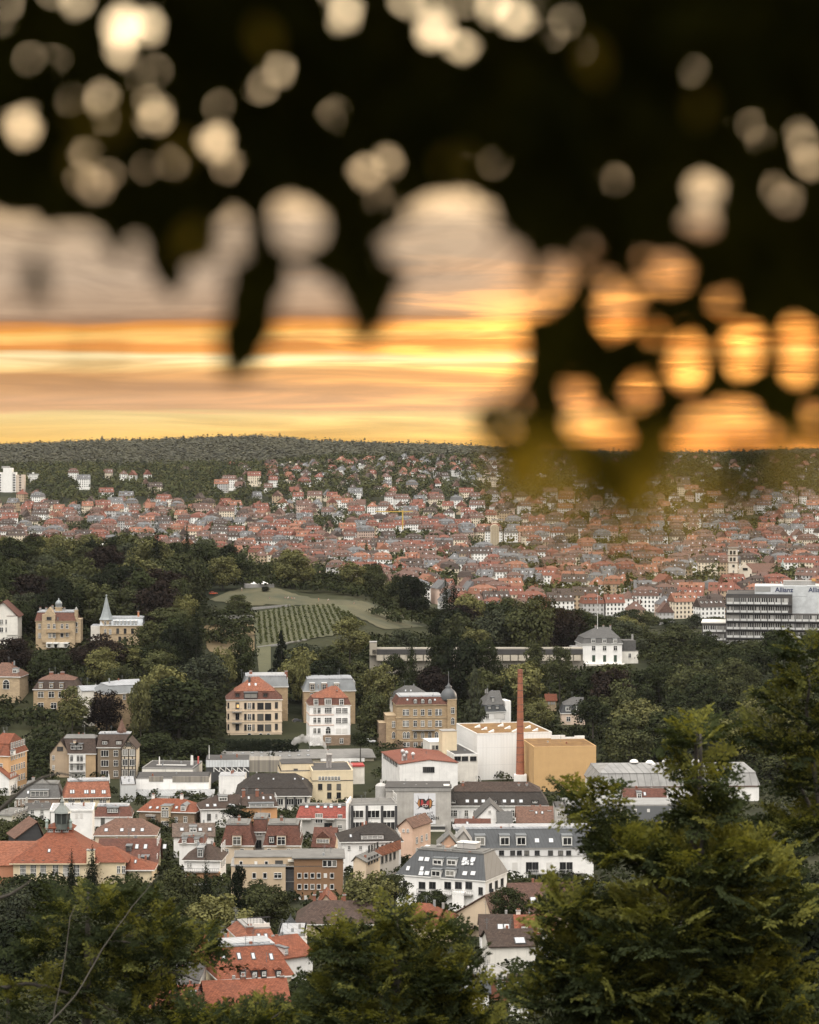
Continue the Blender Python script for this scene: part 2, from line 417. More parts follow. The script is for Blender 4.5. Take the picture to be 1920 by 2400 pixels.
def conifer_cloud(w, h, nq, size, seed=0, droop=0.25):
    global rg
    rg = np.random.default_rng(seed)
    tiers = max(9, int(h / 1.3)); out = []; tot = 0
    ws = np.array([(1 - i / tiers) ** 0.85 + 0.04 for i in range(tiers)])
    for i in range(tiers):
        t = i / tiers; rmax = w / 2 * ws[i] * rg.uniform(0.85, 1.1)
        nb = int(8 + 6 * ws[i])
        for b in range(nb):
            a = rg.uniform(0, 2 * math.pi); L = rmax * rg.uniform(0.75, 1.1); k = max(6, int(nq * ws[i] / ws.sum() / nb))
            s = rg.uniform(0.1, 1, k) ** 0.7
            C = np.stack([np.cos(a) * s * L, np.sin(a) * s * L, np.full(k, t * h) - droop * s * L + rg.normal(size=k) * 0.25], 1)
            C += rg.normal(size=(k, 3)) * 0.13 * L * 0.6
            N = np.stack([np.cos(a) * 0.6 * np.ones(k), np.sin(a) * 0.6 * np.ones(k), np.ones(k)], 1)
            out.append(leaf_quads(C, N, size, 1.6, 0.5))
    return np.concatenate(out)

TONES = {   # real leaf colours by kind of tree
    'dark green': (0.022, 0.028, 0.016), 'mid green': (0.041, 0.047, 0.026), 'yellow-green': (0.088, 0.091, 0.045),
    'blue-green': (0.038, 0.045, 0.033), 'dark purple': (0.016, 0.013, 0.013), 'blackish green': (0.012, 0.016, 0.011)}
TM = {k: leafmat(c, 0.08, 0.34, 'foliage', 0.3) for k, c in TONES.items()}
PROTO = {}
def proto(shape, k):
    key = (shape, k)
    if key in PROTO: return PROTO[key]
    sd_ = 100 + k * 7 + len(shape)
    if shape in ('round', 'egg', 'column', 'spread'):
        q = crown_cloud(1.0, 1.0, {'round': 38, 'egg': 38, 'column': 30, 'spread': 34}[shape], 4200, 0.044, shape, sd_)
    else:
        q = conifer_cloud(1.0, 1.0, 3600, 0.035, sd_, 0.22) if shape == 'conifer' else crown_cloud(1.0, 1.0, 60, 3200, 0.045, 'cone', sd_)
    me = quads('crown', q, [TM['dark green']]); PROTO[key] = me
    return me
def conifer_unit():
    pass
_tb = MB(); _tb.lathe([(0.034, -1.45), (0.022, 0.0), (0.018, 0.3), (0.007, 0.7)], n=7, mat=BARK)
for _a in (0.4, 2.3, 4.2): _tb.tube([(0, 0, 0.05), (0.13 * math.cos(_a), 0.13 * math.sin(_a), 0.32), (0.26 * math.cos(_a), 0.26 * math.sin(_a), 0.52)], [0.014, 0.010, 0.004], 5, BARK)
TRUNK = _tb.mesh('trunk')
TREES = []      # (object, look, photo x, photo y of the crown's middle)
CAT = {'conifer': 'conifer', 'cone': 'conifer'}
SHAPEW = {'round': 'round-crowned', 'egg': 'egg-shaped', 'column': 'slim upright', 'spread': 'wide-crowned', 'conifer': 'pointed', 'cone': 'pointed'}
def tree(px, ytop, wpx, ybot, D, shape='round', tone='dark green', label=None, group='trees of the hillside park'):
    """a tree seen with its crown from photo row ytop to ybot, wpx wide, at distance D"""
    s = D / F; w = wpx * s; h = (ybot - ytop) * s
    zt = EZ - (ytop - YE) * s; x = (px - 960) * s
    g = float(gz(x, D)); zb = zt - h
    if zb < g + 0.3: zb = g + 0.3; h = max(2.0, zt - zb)
    nm = {'conifer': 'conifer', 'cone': 'conifer'}.get(shape, 'tree')
    o = empty(nm, label, 'conifer' if nm == 'conifer' else 'tree', (x, D, g), rnd.uniform(0, 6.28), group)
    cr = link('crown', proto(shape, rnd.randrange(4)), o); cr.location = (0, 0, zb - g); cr.scale = (w, w, h)
    cr.material_slots[0].link = 'OBJECT'; cr.material_slots[0].material = TM[tone]
    tr = link('trunk', TRUNK, o); tr.location = (0, 0, zb - g); tr.scale = (w, w, h * 0.9)
    TREES.append((o, label, tone, shape, wpx, px, (ytop + ybot) / 2))
    return o
# ------------------------------------------------------------------ far woods and the wooded ridge
def blob_mass(name, xs, ys, wd, ht, nq, size, mats, label, seed, conif=0.12, jit=0.35, up=0.3):
    global rg
    rg = np.random.default_rng(seed)
    n = len(xs); zs = gz(xs, ys)
    d = unit(n * nq).reshape(n, nq, 3); d[..., 2] = np.abs(d[..., 2]) * 1.0 - 0.12
    con = rg.uniform(size=n) < conif
    W = wd * rg.uniform(0.7, 1.3, n); H = ht * rg.uniform(0.75, 1.2, n)
    W = np.where(con, W * 0.5, W); H = np.where(con, H * 1.25, H)
    rr = 1 + 0.2 * rg.normal(size=(n, nq))
    C = np.stack([xs[:, None] + d[..., 0] * rr * W[:, None] / 2, ys[:, None] + d[..., 1] * rr * W[:, None] / 2,
                  zs[:, None] + H[:, None] * (0.45 + 0.55 * d[..., 2] * rr)], -1)
    tap = np.where(con[:, None], np.clip(1.25 - (C[..., 2] - zs[:, None]) / H[:, None], 0.05, 1), 1.0)
    C[..., 0] = xs[:, None] + (C[..., 0] - xs[:, None]) * tap; C[..., 1] = ys[:, None] + (C[..., 1] - ys[:, None]) * tap
    q = leaf_quads(C.reshape(-1, 3), (d * min(1, 0.6 / up) + np.array([0, 0, up])).reshape(-1, 3), size, 1.2, jit)
    mi = np.repeat(rg.integers(0, len(mats), n), nq)
    return tag(link(name, quads('foliage', q, mats, mi)), label, None, None, 'stuff')
_r = np.random.default_rng(3)
RIDGE = [leafmat((0.078, 0.081, 0.072), 0.1, 0.05, 'foliage', 0.008), leafmat((0.074, 0.078, 0.069), 0.1, 0.05, 'foliage', 0.008), leafmat((0.081, 0.083, 0.072), 0.1, 0.05, 'foliage', 0.008)]  # leaf tones lifted and greyed to carry part of the distance haze
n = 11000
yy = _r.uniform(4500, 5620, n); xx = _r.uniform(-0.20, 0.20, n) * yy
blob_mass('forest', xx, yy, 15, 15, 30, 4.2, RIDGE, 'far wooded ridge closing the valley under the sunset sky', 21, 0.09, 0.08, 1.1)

# ------------------------------------------------------------------ town of small houses
ROOFC = {'red': (0.20, 0.080, 0.056), 'orange': (0.27, 0.125, 0.080), 'rust-brown': (0.145, 0.086, 0.068), 'dark brown': (0.075, 0.055, 0.046), 'grey': (0.15, 0.15, 0.152)}
WALLC = {'white': (0.80, 0.79, 0.76), 'cream': (0.70, 0.61, 0.48), 'sandy': (0.42, 0.32, 0.22), 'pale grey': (0.46, 0.45, 0.44), 'pinkish': (0.55, 0.41, 0.34)}
ROOFM = {k: tiles(c, 0.25) for k, c in ROOFC.items()}
WALLM = {k: plaster(c, 0.2) for k, c in WALLC.items()}
GL, GLW = glass(0), glass(1)
TRIMW = plain((0.70, 0.69, 0.66), 0.6)
def far_wall(w, d, h, ridge, kind):
    """walls with windows; slots: wall, glass. Origin at the base centre, front towards -y."""
    m = MB(); W1, G = WALLM['white'], GL
    m.box((-w / 2, -d / 2, -5), (w / 2, d / 2, h), W1)
    if kind == 'gable':   # ridge along x
        for x in (-w / 2, w / 2 - 0.3): m.prism([(0, -d / 2, h), (0, d / 2, h), (0, 0, h + ridge - 0.15)], (x, 0, 0), (x + 0.3, 0, 0), W1)
    if kind == 'facing':  # ridge along y
        for y in (-d / 2, d / 2 - 0.3): m.prism([(-w / 2, 0, h), (w / 2, 0, h), (0, 0, h + ridge - 0.15)], (0, y, 0), (0, y + 0.3, 0), W1)
    fl = max(2, int(h / 3)); nx = max(3, int(w / 2.6)); nd = max(2, int(d / 3.2))
    for k in range(fl):
        z = h - 2.3 - k * 3.0
        for i in range(nx):
            x = -w / 2 + w * (i + 0.5) / nx
            m.box((x - 0.55, -d / 2 - 0.06, z), (x + 0.55, -d / 2 + 0.02, z + 1.6), G)
        for i in range(nd):
            y = -d / 2 + d * (i + 0.5) / nd
            for sx in (-1, 1): m.box((sx * (w / 2 - 0.02), y - 0.5, z), (sx * (w / 2 + 0.06), y + 0.5, z + 1.6), G)
    if kind == 'facing':
        for x in (-1.4, 1.4): m.box((x - 0.5, -d / 2 - 0.06, h + 0.7), (x + 0.5, -d / 2 + 0.02, h + 2.1), G)
    return m.mesh('wall')
def far_roof(w, d, h, ridge, kind, seed):
    """slots: tiles, skylight glass, dormer wall, dormer window"""
    r = random.Random(seed); m = MB(); T, S, Wd, G = ROOFM['red'], GLW, WALLM['white'], GL
    m.mi(T); m.mi(S); m.mi(Wd); m.mi(G); o = 0.5; a, b = w / 2 + o, d / 2 + o
    if kind == 'gable':
        m.ringloft([[(-a, -b, h - 0.3), (a, -b, h - 0.3), (a, b, h - 0.3), (-a, b, h - 0.3)], [(-a, 0, h + ridge), (a, 0, h + ridge), (a, 0, h + ridge), (-a, 0, h + ridge)]], T, False)
        sl = ridge / b; slope = lambda y: h + ridge - abs(y) * sl
    elif kind == 'facing':
        m.ringloft([[(-a, -b, h - 0.3), (a, -b, h - 0.3), (a, b, h - 0.3), (-a, b, h - 0.3)], [(0, -b, h + ridge), (0, -b, h + ridge), (0, b, h + ridge), (0, b, h + ridge)]], T, False)
        slope = None
    elif kind == 'hip':
        rx = max(0.3, a - b * 0.95)
        m.ringloft([[(-a, -b, h - 0.3), (a, -b, h - 0.3), (a, b, h - 0.3), (-a, b, h - 0.3)], [(-rx, 0, h + ridge), (rx, 0, h + ridge), (rx, 0, h + ridge), (-rx, 0, h + ridge)]], T, False)
        sl = ridge / b; slope = lambda y: h + ridge - abs(y) * sl
    elif kind == 'mansard':
        i1, h1 = 1.4, ridge * 0.62; c, e = a - i1, b - i1; rx = max(0.5, c - e * 0.9)
        m.ringloft([[(-a, -b, h - 0.2), (a, -b, h - 0.2), (a, b, h - 0.2), (-a, b, h - 0.2)], [(-c, -e, h + h1), (c, -e, h + h1), (c, e, h + h1), (-c, e, h + h1)], [(-rx, 0, h + ridge), (rx, 0, h + ridge), (rx, 0, h + ridge), (-rx, 0, h + ridge)]], T, False)
        slope = lambda y: h + h1 * min(1, (b - abs(y)) / i1) + max(0, (b - abs(y) - i1)) * (ridge - h1) / e
    else:
        m.box((-a, -b, h - 0.1), (a, b, h + 0.35), T); slope = None
        m.box((-1.5, -1, h + 0.3), (1.5, 1.2, h + 2.2), Wd)
    if slope:
        nx = max(2, int(w / 3.6))
        for i in range(nx):
            x = -w / 2 + w * (i + 0.5) / nx * (1 if kind != 'hip' else 0.8) + (0 if kind != 'hip' else w * 0.1)
            y0 = -b + (0.9 if kind == 'mansard' else b * 0.42)
            if kind == 'hip' and abs(x) > rx + 1.2: continue
            p = r.random()
            if p < 0.48:
                z = slope(y0); m.box((x - 0.75, y0 - 0.3, z - 0.1), (x + 0.75, y0 + 1.8, z + 1.35), Wd); m.box((x - 0.5, y0 - 0.36, z + 0.25), (x + 0.5, y0 - 0.3, z + 1.15), G)
                m.box((x - 0.95, y0 - 0.55, z + 1.35), (x + 0.95, y0 + 2.1, z + 1.6), T)
            elif p < 0.95:
                y1, y2 = y0 - 0.2, y0 + 0.9; z1, z2 = slope(y1) + 0.1, slope(y2) + 0.1
                m.face([(x - 0.5, y1, z1), (x + 0.5, y1, z1), (x + 0.5, y2, z2), (x - 0.5, y2, z2)], S)
    for k in range(2):
        x = r.uniform(-w * 0.35, w * 0.35); y = r.uniform(-0.8, 0.8)
        m.box((x - 0.45, y - 0.4, h + ridge * 0.6), (x + 0.45, y + 0.4, h + ridge + 1.1), T)
    return m.mesh('roof')
FARP = []
for kd, spec in (('gable', (13, 12, 11, 5.4)), ('mansard', (15, 12, 10.5, 6.4)), ('hip', (12, 11, 10, 5.2)), ('facing', (10.5, 12, 8.5, 6.6)), ('gable', (18, 12, 12, 5.8)),
                 ('hip', (12, 11, 7, 4.8)), ('facing', (10, 11, 6.6, 6.2)), ('flat', (17, 12, 9, 0.4)), ('mansard', (19, 12.5, 12, 6.2)), ('gable', (11, 10, 7, 5.6))):
    FARP.append((kd, spec, far_wall(*spec, kd), far_roof(*spec, kd, len(FARP) + 3)))
TREELINE = ([-100, 0, 300, 480, 600, 700, 850, 940, 1060, 1200, 1340, 1460, 1550, 1640, 1750, 2050], [1255, 1255, 1258, 1268, 1288, 1305, 1325, 1350, 1390, 1408, 1436, 1450, 1488, 1500, 1500, 1500])
KEEP = [(1748, 1722, 2395, 52), (1158, 0, 2950, 26), (950, 0, 3100, 12)]     # photo column, -, distance, clear half-width for landmarks
cand = []
hr = random.Random(77)
def hash2(a, b): return math.sin(a * 12.9898 + b * 78.233) * 43758.5453 % 1.0
Dd = 1880.0
while Dd < 4380:
    x = -0.155 * Dd
    row = int(Dd)
    while x < 0.155 * Dd:
        px = 960 + F * x / Dd
        if Dd < 3330: p = 0.84
        elif Dd < 3650: p = (0.84 if Dd < 3540 else 0.3) if px < 620 else 0.55
        elif Dd < 3820: p = 0.06 if px < 560 else 0.26
        else: p = 0.02 if px < 540 else (0.74 if 620 < px < 1180 and Dd < 4290 else 0.2)
        if 3690 < Dd < 3790 and 600 < px < 1050: p *= 0.35
        if Dd < 3330: k = hr.choices([0, 1, 2, 3, 4, 8, 7], [5, 4, 2, 2, 4, 3, 0.6])[0]
        elif Dd < 3820: k = hr.choices([0, 1, 2, 3, 4, 5, 9], [4, 2, 2, 3, 3, 2, 2])[0]
        else: k = hr.choices([2, 3, 5, 6, 9, 7], [2, 2, 4, 4, 3, 1])[0]
        kd, (w_, d_, h_, r_), _, _ = FARP[k]
        step = w_ + (0.3 if Dd < 3330 and hr.random() < 0.72 else hr.uniform(3, 9) if Dd < 3820 else hr.uniform(5, 16))
        if Dd < 3330 and math.sin(x * 0.031 + 1.3) * math.sin(Dd * 0.017 + x * 0.008) > 0.55: p *= 0.3
        if hr.random() < p and gz(x, Dd) < 100:
            ang = (hash2(int(x / 90), int(Dd / 110)) - 0.5) * 1.0 + hr.uniform(-0.04, 0.04)
            if Dd > 3800: ang = hr.uniform(-0.7, 0.7)
            elif hr.random() < 0.14: ang += math.pi / 2
            yj = Dd + hr.uniform(-3, 3)
            z = float(gz(x, yj))
            px, pt = pix((x, yj, z + h_ + r_))
            tl = np.interp(px, *TREELINE)
            clear = all(abs(px - kx) * kd_ / F > kw or yj - kd_ > 60 + kw * 0.6 or kd_ - yj > 60 + kw * 2.4 for kx, _, kd_, kw in KEEP)
            # the big office block hides what lies behind its lower part
            if px > 1695 and pt > 1400: clear = False
            if pt < tl - 1 and -60 < px < 1980 and clear:
                rc = hr.choices(list(ROOFC), [3.2, 2, 5.2, 3.4, 2.6] if Dd < 3700 else [2, 1.2, 4, 4, 2])[0]
                wc = hr.choices(list(WALLC), [6, 4, 2.4, 2, 1.6] if Dd < 3700 else [12, 4, 1.5, 2, 1])[0]
                if kd == 'flat': rc = 'grey'
                cand.append((Dd * (1.0 if pt < tl - 10 else 1.35), x, yj, z, k, ang, rc, wc, px, pt))
        x += step
    Dd += hr.uniform(46, 66) if Dd < 3330 else hr.uniform(36, 48)
# the few houses standing alone among the woods on the left of the slope, and the terraces below them
SPEC = [(172, 4040, 1, 0.1, 'rust-brown', 'white'), (312, 4050, 6, -0.2, 'red', 'white'), (346, 4062, 6, 0.3, 'red', 'white'), (290, 4075, 5, 0.1, 'rust-brown', 'white'), (196, 3830, 4, 0.15, 'grey', 'white'), (538, 3810, 4, -0.25, 'rust-brown', 'white'), (596, 3890, 4, 0.1, 'red', 'cream'), (640, 3870, 9, 0.3, 'red', 'white'), (78, 4030, 7, 0.1, 'grey', 'white'), (255, 4110, 9, 0.2, 'rust-brown', 'cream')]
for px_, D_, k_, a_, rc_, wc_ in SPEC:
    x_ = (px_ - 960) / F * D_; cand = [c for c in cand if (c[1] - x_) ** 2 + (c[2] - D_) ** 2 > 20 ** 2]; z_ = float(gz(x_, D_)) + 3.0; cand.append((1900.0, x_, D_, z_, k_, a_, rc_, wc_, *pix((x_, D_, z_ + 14))))
# streets hidden by the tree canopy in the photograph come last
cand.sort(key=lambda c: c[0])
HOUSES = []
RTYPE = {'gable': 'gabled', 'facing': 'gable-fronted', 'hip': 'hip-roofed', 'mansard': 'mansard-roofed', 'flat': 'flat-roofed'}
def far_house(c, group):
    _, x, y, z, k, ang, rc, wc, px, pt = c
    kd, (w_, d_, h_, r_), wm, rm = FARP[k]
    o = link('house', wm, None, (x, y, z)); o.rotation_euler = (0, 0, ang)
    o.material_slots[0].link = 'OBJECT'; o.material_slots[0].material = WALLM[wc]
    rf = link('roof', rm, o)
    for si, mt in ((0, ROOFM[rc]), (2, WALLM[wc])):
        rf.material_slots[si].link = 'OBJECT'; rf.material_slots[si].material = mt
    tag(o, None, 'house', group)
    size = 'long' if w_ >= 17 else 'small' if w_ <= 11 else ''
    HOUSES.append((o, ' '.join(t for t in (size, wc, RTYPE[kd], 'house with', rc, 'roof') if t), px, pt + 12))
NIND = 285
for c in cand[:NIND]: far_house(c, 'houses of the town beyond the park')
def merge_houses(cs):
    wl = list(WALLC); rl = list(ROOFC); mats = [WALLM[k] for k in wl] + [ROOFM[k] for k in rl] + [GL, GLW]
    V, Fc, Mi = [], [], []; off = 0; cache = {}
    for c in cs:
        _, x, y, z, k, ang, rc, wc, px, pt = c
        for which, me in ((0, FARP[k][2]), (1, FARP[k][3])):
            key = (k, which)
            if key not in cache:
                v = np.empty(len(me.vertices) * 3); me.vertices.foreach_get('co', v)
                cache[key] = (v.reshape(-1, 3), [tuple(p.vertices) for p in me.polygons], [p.material_index for p in me.polygons])
            v, fs, mi = cache[key]
            ca, sa = math.cos(ang), math.sin(ang)
            V.append(np.stack([x + v[:, 0] * ca - v[:, 1] * sa, y + v[:, 0] * sa + v[:, 1] * ca, z + v[:, 2]], 1))
            Fc.extend([tuple(i + off for i in f) for f in fs]); off += len(v)
            mp = {0: wl.index(wc), 1: 10} if which == 0 else {0: 5 + rl.index(rc), 1: 11, 2: wl.index(wc), 3: 10}
            Mi.extend([mp[i] for i in mi])
    me = bpy.data.meshes.new('houses'); me.from_pydata(np.concatenate(V).tolist(), [], Fc)
    for m_ in mats: me.materials.append(m_)
    me.polygons.foreach_set('material_index', Mi)
    return me
tag(link('distant_houses', merge_houses(cand[NIND:])), 'mass of far houses climbing the slope under the wooded ridge', None, None, 'stuff')
print('houses', len(cand))

# trees between the far houses: a few told apart, the rest one mass
hx = np.array([c[1] for c in cand]); hy = np.array([c[2] for c in cand])
n = 19000
yy = _r.uniform(2050, 4560, n); xx = _r.uniform(-0.17, 0.17, n) * yy
pxx = 960 + F * xx / yy
keep = np.ones(n, bool)
for i in range(0, n, 500):
    d2 = ((xx[i:i + 500, None] - hx[None]) ** 2 + (yy[i:i + 500, None] - hy[None]) ** 2).min(1); keep[i:i + 500] = d2 > np.where(yy[i:i + 500] > 3640, 12.5, 10.0) ** 2
wood = np.where(yy > 3640, 0.9, np.where(np.sin(xx * 0.031 + 1.3) * np.sin(yy * 0.017 + xx * 0.008) > 0.45, 0.9, 0.10)); wood = np.where((pxx < 560) & (yy > 3620), 1.0, wood)
keep &= _r.uniform(size=n) < wood
keep &= np.abs(pxx - 1158) > 12
keep &= ~((pxx > 1685) & (pxx < 1812) & (yy > 2150) & (yy < 2520))
keep &= ~((pxx < 72) & (yy > 3380) & (yy < 3800))
for px_, D_, *_q in SPEC: keep &= ~((np.abs(pxx - px_) < 17) & (yy < D_ + 8) & (yy > D_ - 150))
WOODM = [leafmat((0.038, 0.045, 0.023), 0.1, 0.28, 'foliage', 0.04), leafmat((0.024, 0.030, 0.017), 0.1, 0.28, 'foliage', 0.04), leafmat((0.052, 0.056, 0.027), 0.1, 0.28, 'foliage', 0.04)]
blob_mass('woods', xx[keep], yy[keep], 12.5, 13, 40, 2.5, WOODM, 'belt of trees and gardens between the houses on the far slope', 22, 0.08)
# ------------------------------------------------------------------ trees close to the viewpoint: feathery sprays of leaves
def spray(seed, L=0.9, nl=70, leaf=0.075, fan=0.55):
    """one flat leafy branch along +x, leaves in two ranks, centred at its foot; (n,4,3)"""
    r = np.random.default_rng(seed); out = []
    def leaf_at(p, d, s):
        d = d / np.linalg.norm(d); up = np.array([0, 0, 1.0]) + r.normal(size=3) * 0.35
        sd = np.cross(up, d); sd /= np.linalg.norm(sd); t = p + d * s; mid = p + d * s * 0.45
        dr = np.array([0, 0, -0.12 * s])
        out.append([p, mid - sd * s * 0.30 + dr * 0.3, t + dr, mid + sd * s * 0.30 + dr * 0.3])
    nt = 7
    for k in range(nt):
        t0 = 0.12 + 0.85 * k / nt; side = 1 if k % 2 else -1
        base = np.array([t0 * L, 0, 0.10 * L * math.sin(t0 * 2.2) + r.normal() * 0.015])
        ln = L * (0.55 - 0.36 * t0) * r.uniform(0.8, 1.2); a = side * r.uniform(0.6, 1.0)
        dv = np.array([math.cos(a), math.sin(a), r.uniform(-0.05, 0.18)])
        m = max(4, int(nl / nt))
        for i in range(m):
            s = (i + 0.6) / m; p = base + dv * ln * s + np.array([0, 0, -0.10 * s * s * ln]) + r.normal(size=3) * 0.012
            b = (1 if i % 2 else -1) * r.uniform(0.5, 1.0)
            d = np.array([math.cos(a + b), math.sin(a + b), r.uniform(-0.3, 0.25)])
            leaf_at(p, d, leaf * r.uniform(0.7, 1.25) * (1.1 - 0.3 * s))
    for i in range(8):
        s = 0.5 + 0.5 * (i + 1) / 8; p = np.array([s * L, 0, 0.10 * L * math.sin(s * 2.2)]); b = (1 if i % 2 else -1) * 0.7
        leaf_at(p, np.array([math.cos(b), math.sin(b), r.uniform(-0.2, 0.2)]), leaf)
    return np.array(out)
SPR = [spray(40 + k, 0.95, 58, 0.135) for k in range(7)]
NEARM = {'lit_tips': leafmat((0.090, 0.098, 0.034), 0.40, 0.35, 'foliage', 1.5, 0.01), 'deep': leafmat((0.025, 0.033, 0.018), 0.30, 0.35, 'foliage', 1.5)}  # pale and dark leaf colours paint the lit lobe tops and shaded inside
def place_sprays(items):
    """items: (pos, heading, pitch, roll, scale, kind)"""
    out = []; mi = []
    for pos, hd, pt, ro, sc, kind in items:
        M = np.array(Matrix.Rotation(hd, 3, 'Z') @ Matrix.Rotation(-pt, 3, 'Y') @ Matrix.Rotation(ro, 3, 'X'))
        q = SPR[rnd.randrange(len(SPR))] * sc
        out.append(q @ M.T + np.array(pos)); mi.append(np.full(len(q), kind))
    return np.concatenate(out), np.concatenate(mi)
LIMBM = plain((0.075, 0.066, 0.056), 0.9, 'bark')
def near_tree(label, lobes, D, stem_px, limbs, group=None, n_per=1.0, lit_tips=0.3, spread=0.35, leaf_scale=1.0, pale=None):
    """lobes: (px, py, rx px, ry px) leafy masses seen in the photo; each gets depth like its width"""
    s = D / F; items = []
    x0 = (stem_px - 960) * s; g = float(gz(x0, D))
    for (px, py, rx, ry, *ex) in lobes:
        dd = ex[0] if ex else 0
        c = np.array(P(px, py, D + dd)); rw, rh = rx * s, ry * s; rd = min(rw, 2.2)
        n = int(n_per * 78 * (rw * rh + rw * rd * 0.5)) + 6
        for _ in range(n):
            v = rg.normal(size=3); v /= np.linalg.norm(v); v *= rg.uniform(0.25, 1) ** 0.45
            pos = c + v * np.array([max(rw - 0.55 * leaf_scale, 0.12), rd, max(rh - 0.40 * leaf_scale, 0.10)])
            out_dir = math.atan2(v[1], v[0]) + rg.normal() * 0.5
            hgt = v[2]
            fr = rg.uniform() < lit_tips * (0.12 + max(0, hgt) * 2.0)
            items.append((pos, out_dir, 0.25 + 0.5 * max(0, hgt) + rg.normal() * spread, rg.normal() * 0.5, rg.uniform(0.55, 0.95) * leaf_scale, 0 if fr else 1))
    q, mi = place_sprays(items)
    o = empty('tree', label, 'tree', (x0, D, g), 0, group)
    off = np.array([x0, D, g])
    cr = link('crown', quads('crown', (q - off), [NEARM['lit_tips'], NEARM['deep']], mi), o)
    tb = MB(); top = P(stem_px, min(l[1] - l[3] * 0.5 for l in lobes), D)
    tb.tube([(0, 0.6, -1), (0.05, 0.6, (top.z - g) * 0.4), (-0.05, 0.7, (top.z - g) * 0.75), (top.x - x0, 0.6, top.z - g)], [0.28, 0.2, 0.12, 0.03], 8, BARK)
    tb.build('trunk', o, smooth=True)
    for pts, r0, mt in limbs:
        lb = MB(); pp = [P(a, b, D + (c[0] if c else 0)) - Vector(off) for a, b, *c in pts]
        k = len(pp); fine = []
        for i in range(k - 1):
            for j in range(4):
                t = j / 4; p = pp[i].lerp(pp[i + 1], t); fine.append(p + Vector((rnd.uniform(-1, 1), rnd.uniform(-1, 1), rnd.uniform(-1, 1))) * r0 * 0.5)
        fine.append(pp[-1]); m_ = len(fine)
        lb.tube(fine, [r0 * (1 - 0.75 * i / (m_ - 1)) for i in range(m_)], 6, mt or BARK)
        lb.build('limb', o, smooth=True)
    return o
rg = np.random.default_rng(9)
PALE = plain((0.085, 0.075, 0.06), 0.9, 'bark')
near_tree('tall leafy tree with yellow-green tips rising beside the grey-roofed hall', [
    (1640, 1745, 50, 50), (1640, 1830, 62, 55), (1655, 1915, 85, 60), (1400, 1925, 55, 50), (1385, 1880, 34, 36), (1480, 2010, 120, 60), (1660, 2040, 190, 80), (1560, 2180, 230, 120),
    (1760, 2140, 170, 170), (1360, 2260, 120, 90), (1480, 2310, 200, 110), (1720, 2330, 220, 110), (1290, 2340, 90, 70), (1330, 2150, 70, 60), (1600, 2420, 320, 60)], 55, 1640,
    [([(1640, 2400), (1650, 2150), (1640, 1900), (1642, 1720)], 0.10, BARK), ([(1640, 2200), (1540, 2080), (1430, 1960)], 0.06, BARK), ([(1650, 2100), (1750, 2000), (1820, 1950)], 0.06, BARK)],
    'leafy trees on the near slope', 1.0, 0.7)
near_tree('leafy tree with drooping sprays rising beyond the photo edge beside the dark office block', [
    (1900, 1530, 45, 50), (1895, 1610, 60, 40), (1840, 1655, 55, 36), (1905, 1700, 60, 50), (1850, 1770, 80, 45), (1910, 1850, 90, 70), (1880, 1950, 110, 70), (1800, 1735, 36, 26)], 62, 1960,
    [([(1960, 2300), (1930, 2000), (1900, 1750), (1890, 1560)], 0.10, BARK), ([(1930, 1950), (1850, 1800), (1790, 1720)], 0.05, BARK)], 'leafy trees on the near slope', 0.8, 1.0)
near_tree('bushy tree with sloping olive sprays hiding the red rooftops below the modern grey-roofed house', [
    (930, 2165, 38, 42), (870, 2225, 110, 38), (1000, 2210, 90, 50), (800, 2230, 70, 60), (940, 2290, 180, 80), (780, 2330, 80, 60), (1070, 2300, 80, 70), (900, 2380, 230, 60), (1090, 2390, 90, 50)], 60, 930,
    [([(930, 2500), (940, 2330), (930, 2160)], 0.09, BARK), ([(940, 2400), (860, 2290), (780, 2240)], 0.05, BARK), ([(935, 2380), (1020, 2290), (1080, 2250)], 0.05, BARK)], 'leafy trees on the near slope', 0.62, 0.75)
near_tree('open-crowned tree with a pale leaning limb below the orange-roofed school', [
    (180, 2140, 110, 45), (280, 2115, 100, 34), (330, 2170, 130, 50), (140, 2210, 90, 50), (90, 2240, 60, 40), (330, 2240, 130, 50), (420, 2240, 110, 40), (490, 2270, 40, 18), (250, 2300, 120, 50), (80, 2350, 130, 50), (300, 2370, 160, 50), (395, 2372, 55, 36)], 66, 200,
    [([(105, 2410, -2.2), (180, 2330, -2.2), (240, 2225, -2.1), (310, 2125, -2.0), (372, 2050, -1.8)], 0.022, PALE), ([(125, 2390, -2.2), (150, 2260, -2.1), (165, 2150, -1.9), (178, 2120, -1.6)], 0.016, PALE), ([(215, 2260), (260, 2205), (330, 2210), (400, 2260)], 0.05, BARK),
     ([(0, 2315), (60, 2305), (130, 2318), (220, 2345), (290, 2380)], 0.06, BARK), ([(290, 2290), (350, 2290), (400, 2280), (470, 2300)], 0.05, BARK)], 'leafy trees on the near slope', 0.34, 0.75)
near_tree('low leafy tree filling the corner under the red roofs with skylight strips', [
    (470, 2405, 70, 30), (660, 2410, 110, 34), (735, 2385, 60, 45), (560, 2420, 90, 30), (600, 2450, 250, 40)], 64, 600, [([(600, 2500), (620, 2400), (700, 2350)], 0.05, BARK)], 'leafy trees on the near slope', 0.7, 0.3)
bx0 = (-110 - 960) / F * 42; bg = float(gz(bx0, 42)); bt = empty('bare_tree', 'leafless dark tree reaching thin curved branches in over the rooftops at the photo edge', 'tree', (bx0, 42, bg)); boff = Vector((bx0, 42, bg))
m = MB(); tp = P(-90, 1930, 42) - boff; m.tube([(0, 0, -0.8), (0.05, 0, tp.z * 0.5), tuple(tp)], [0.12, 0.08, 0.04], 8, BARK); m.build('trunk', bt, smooth=True)
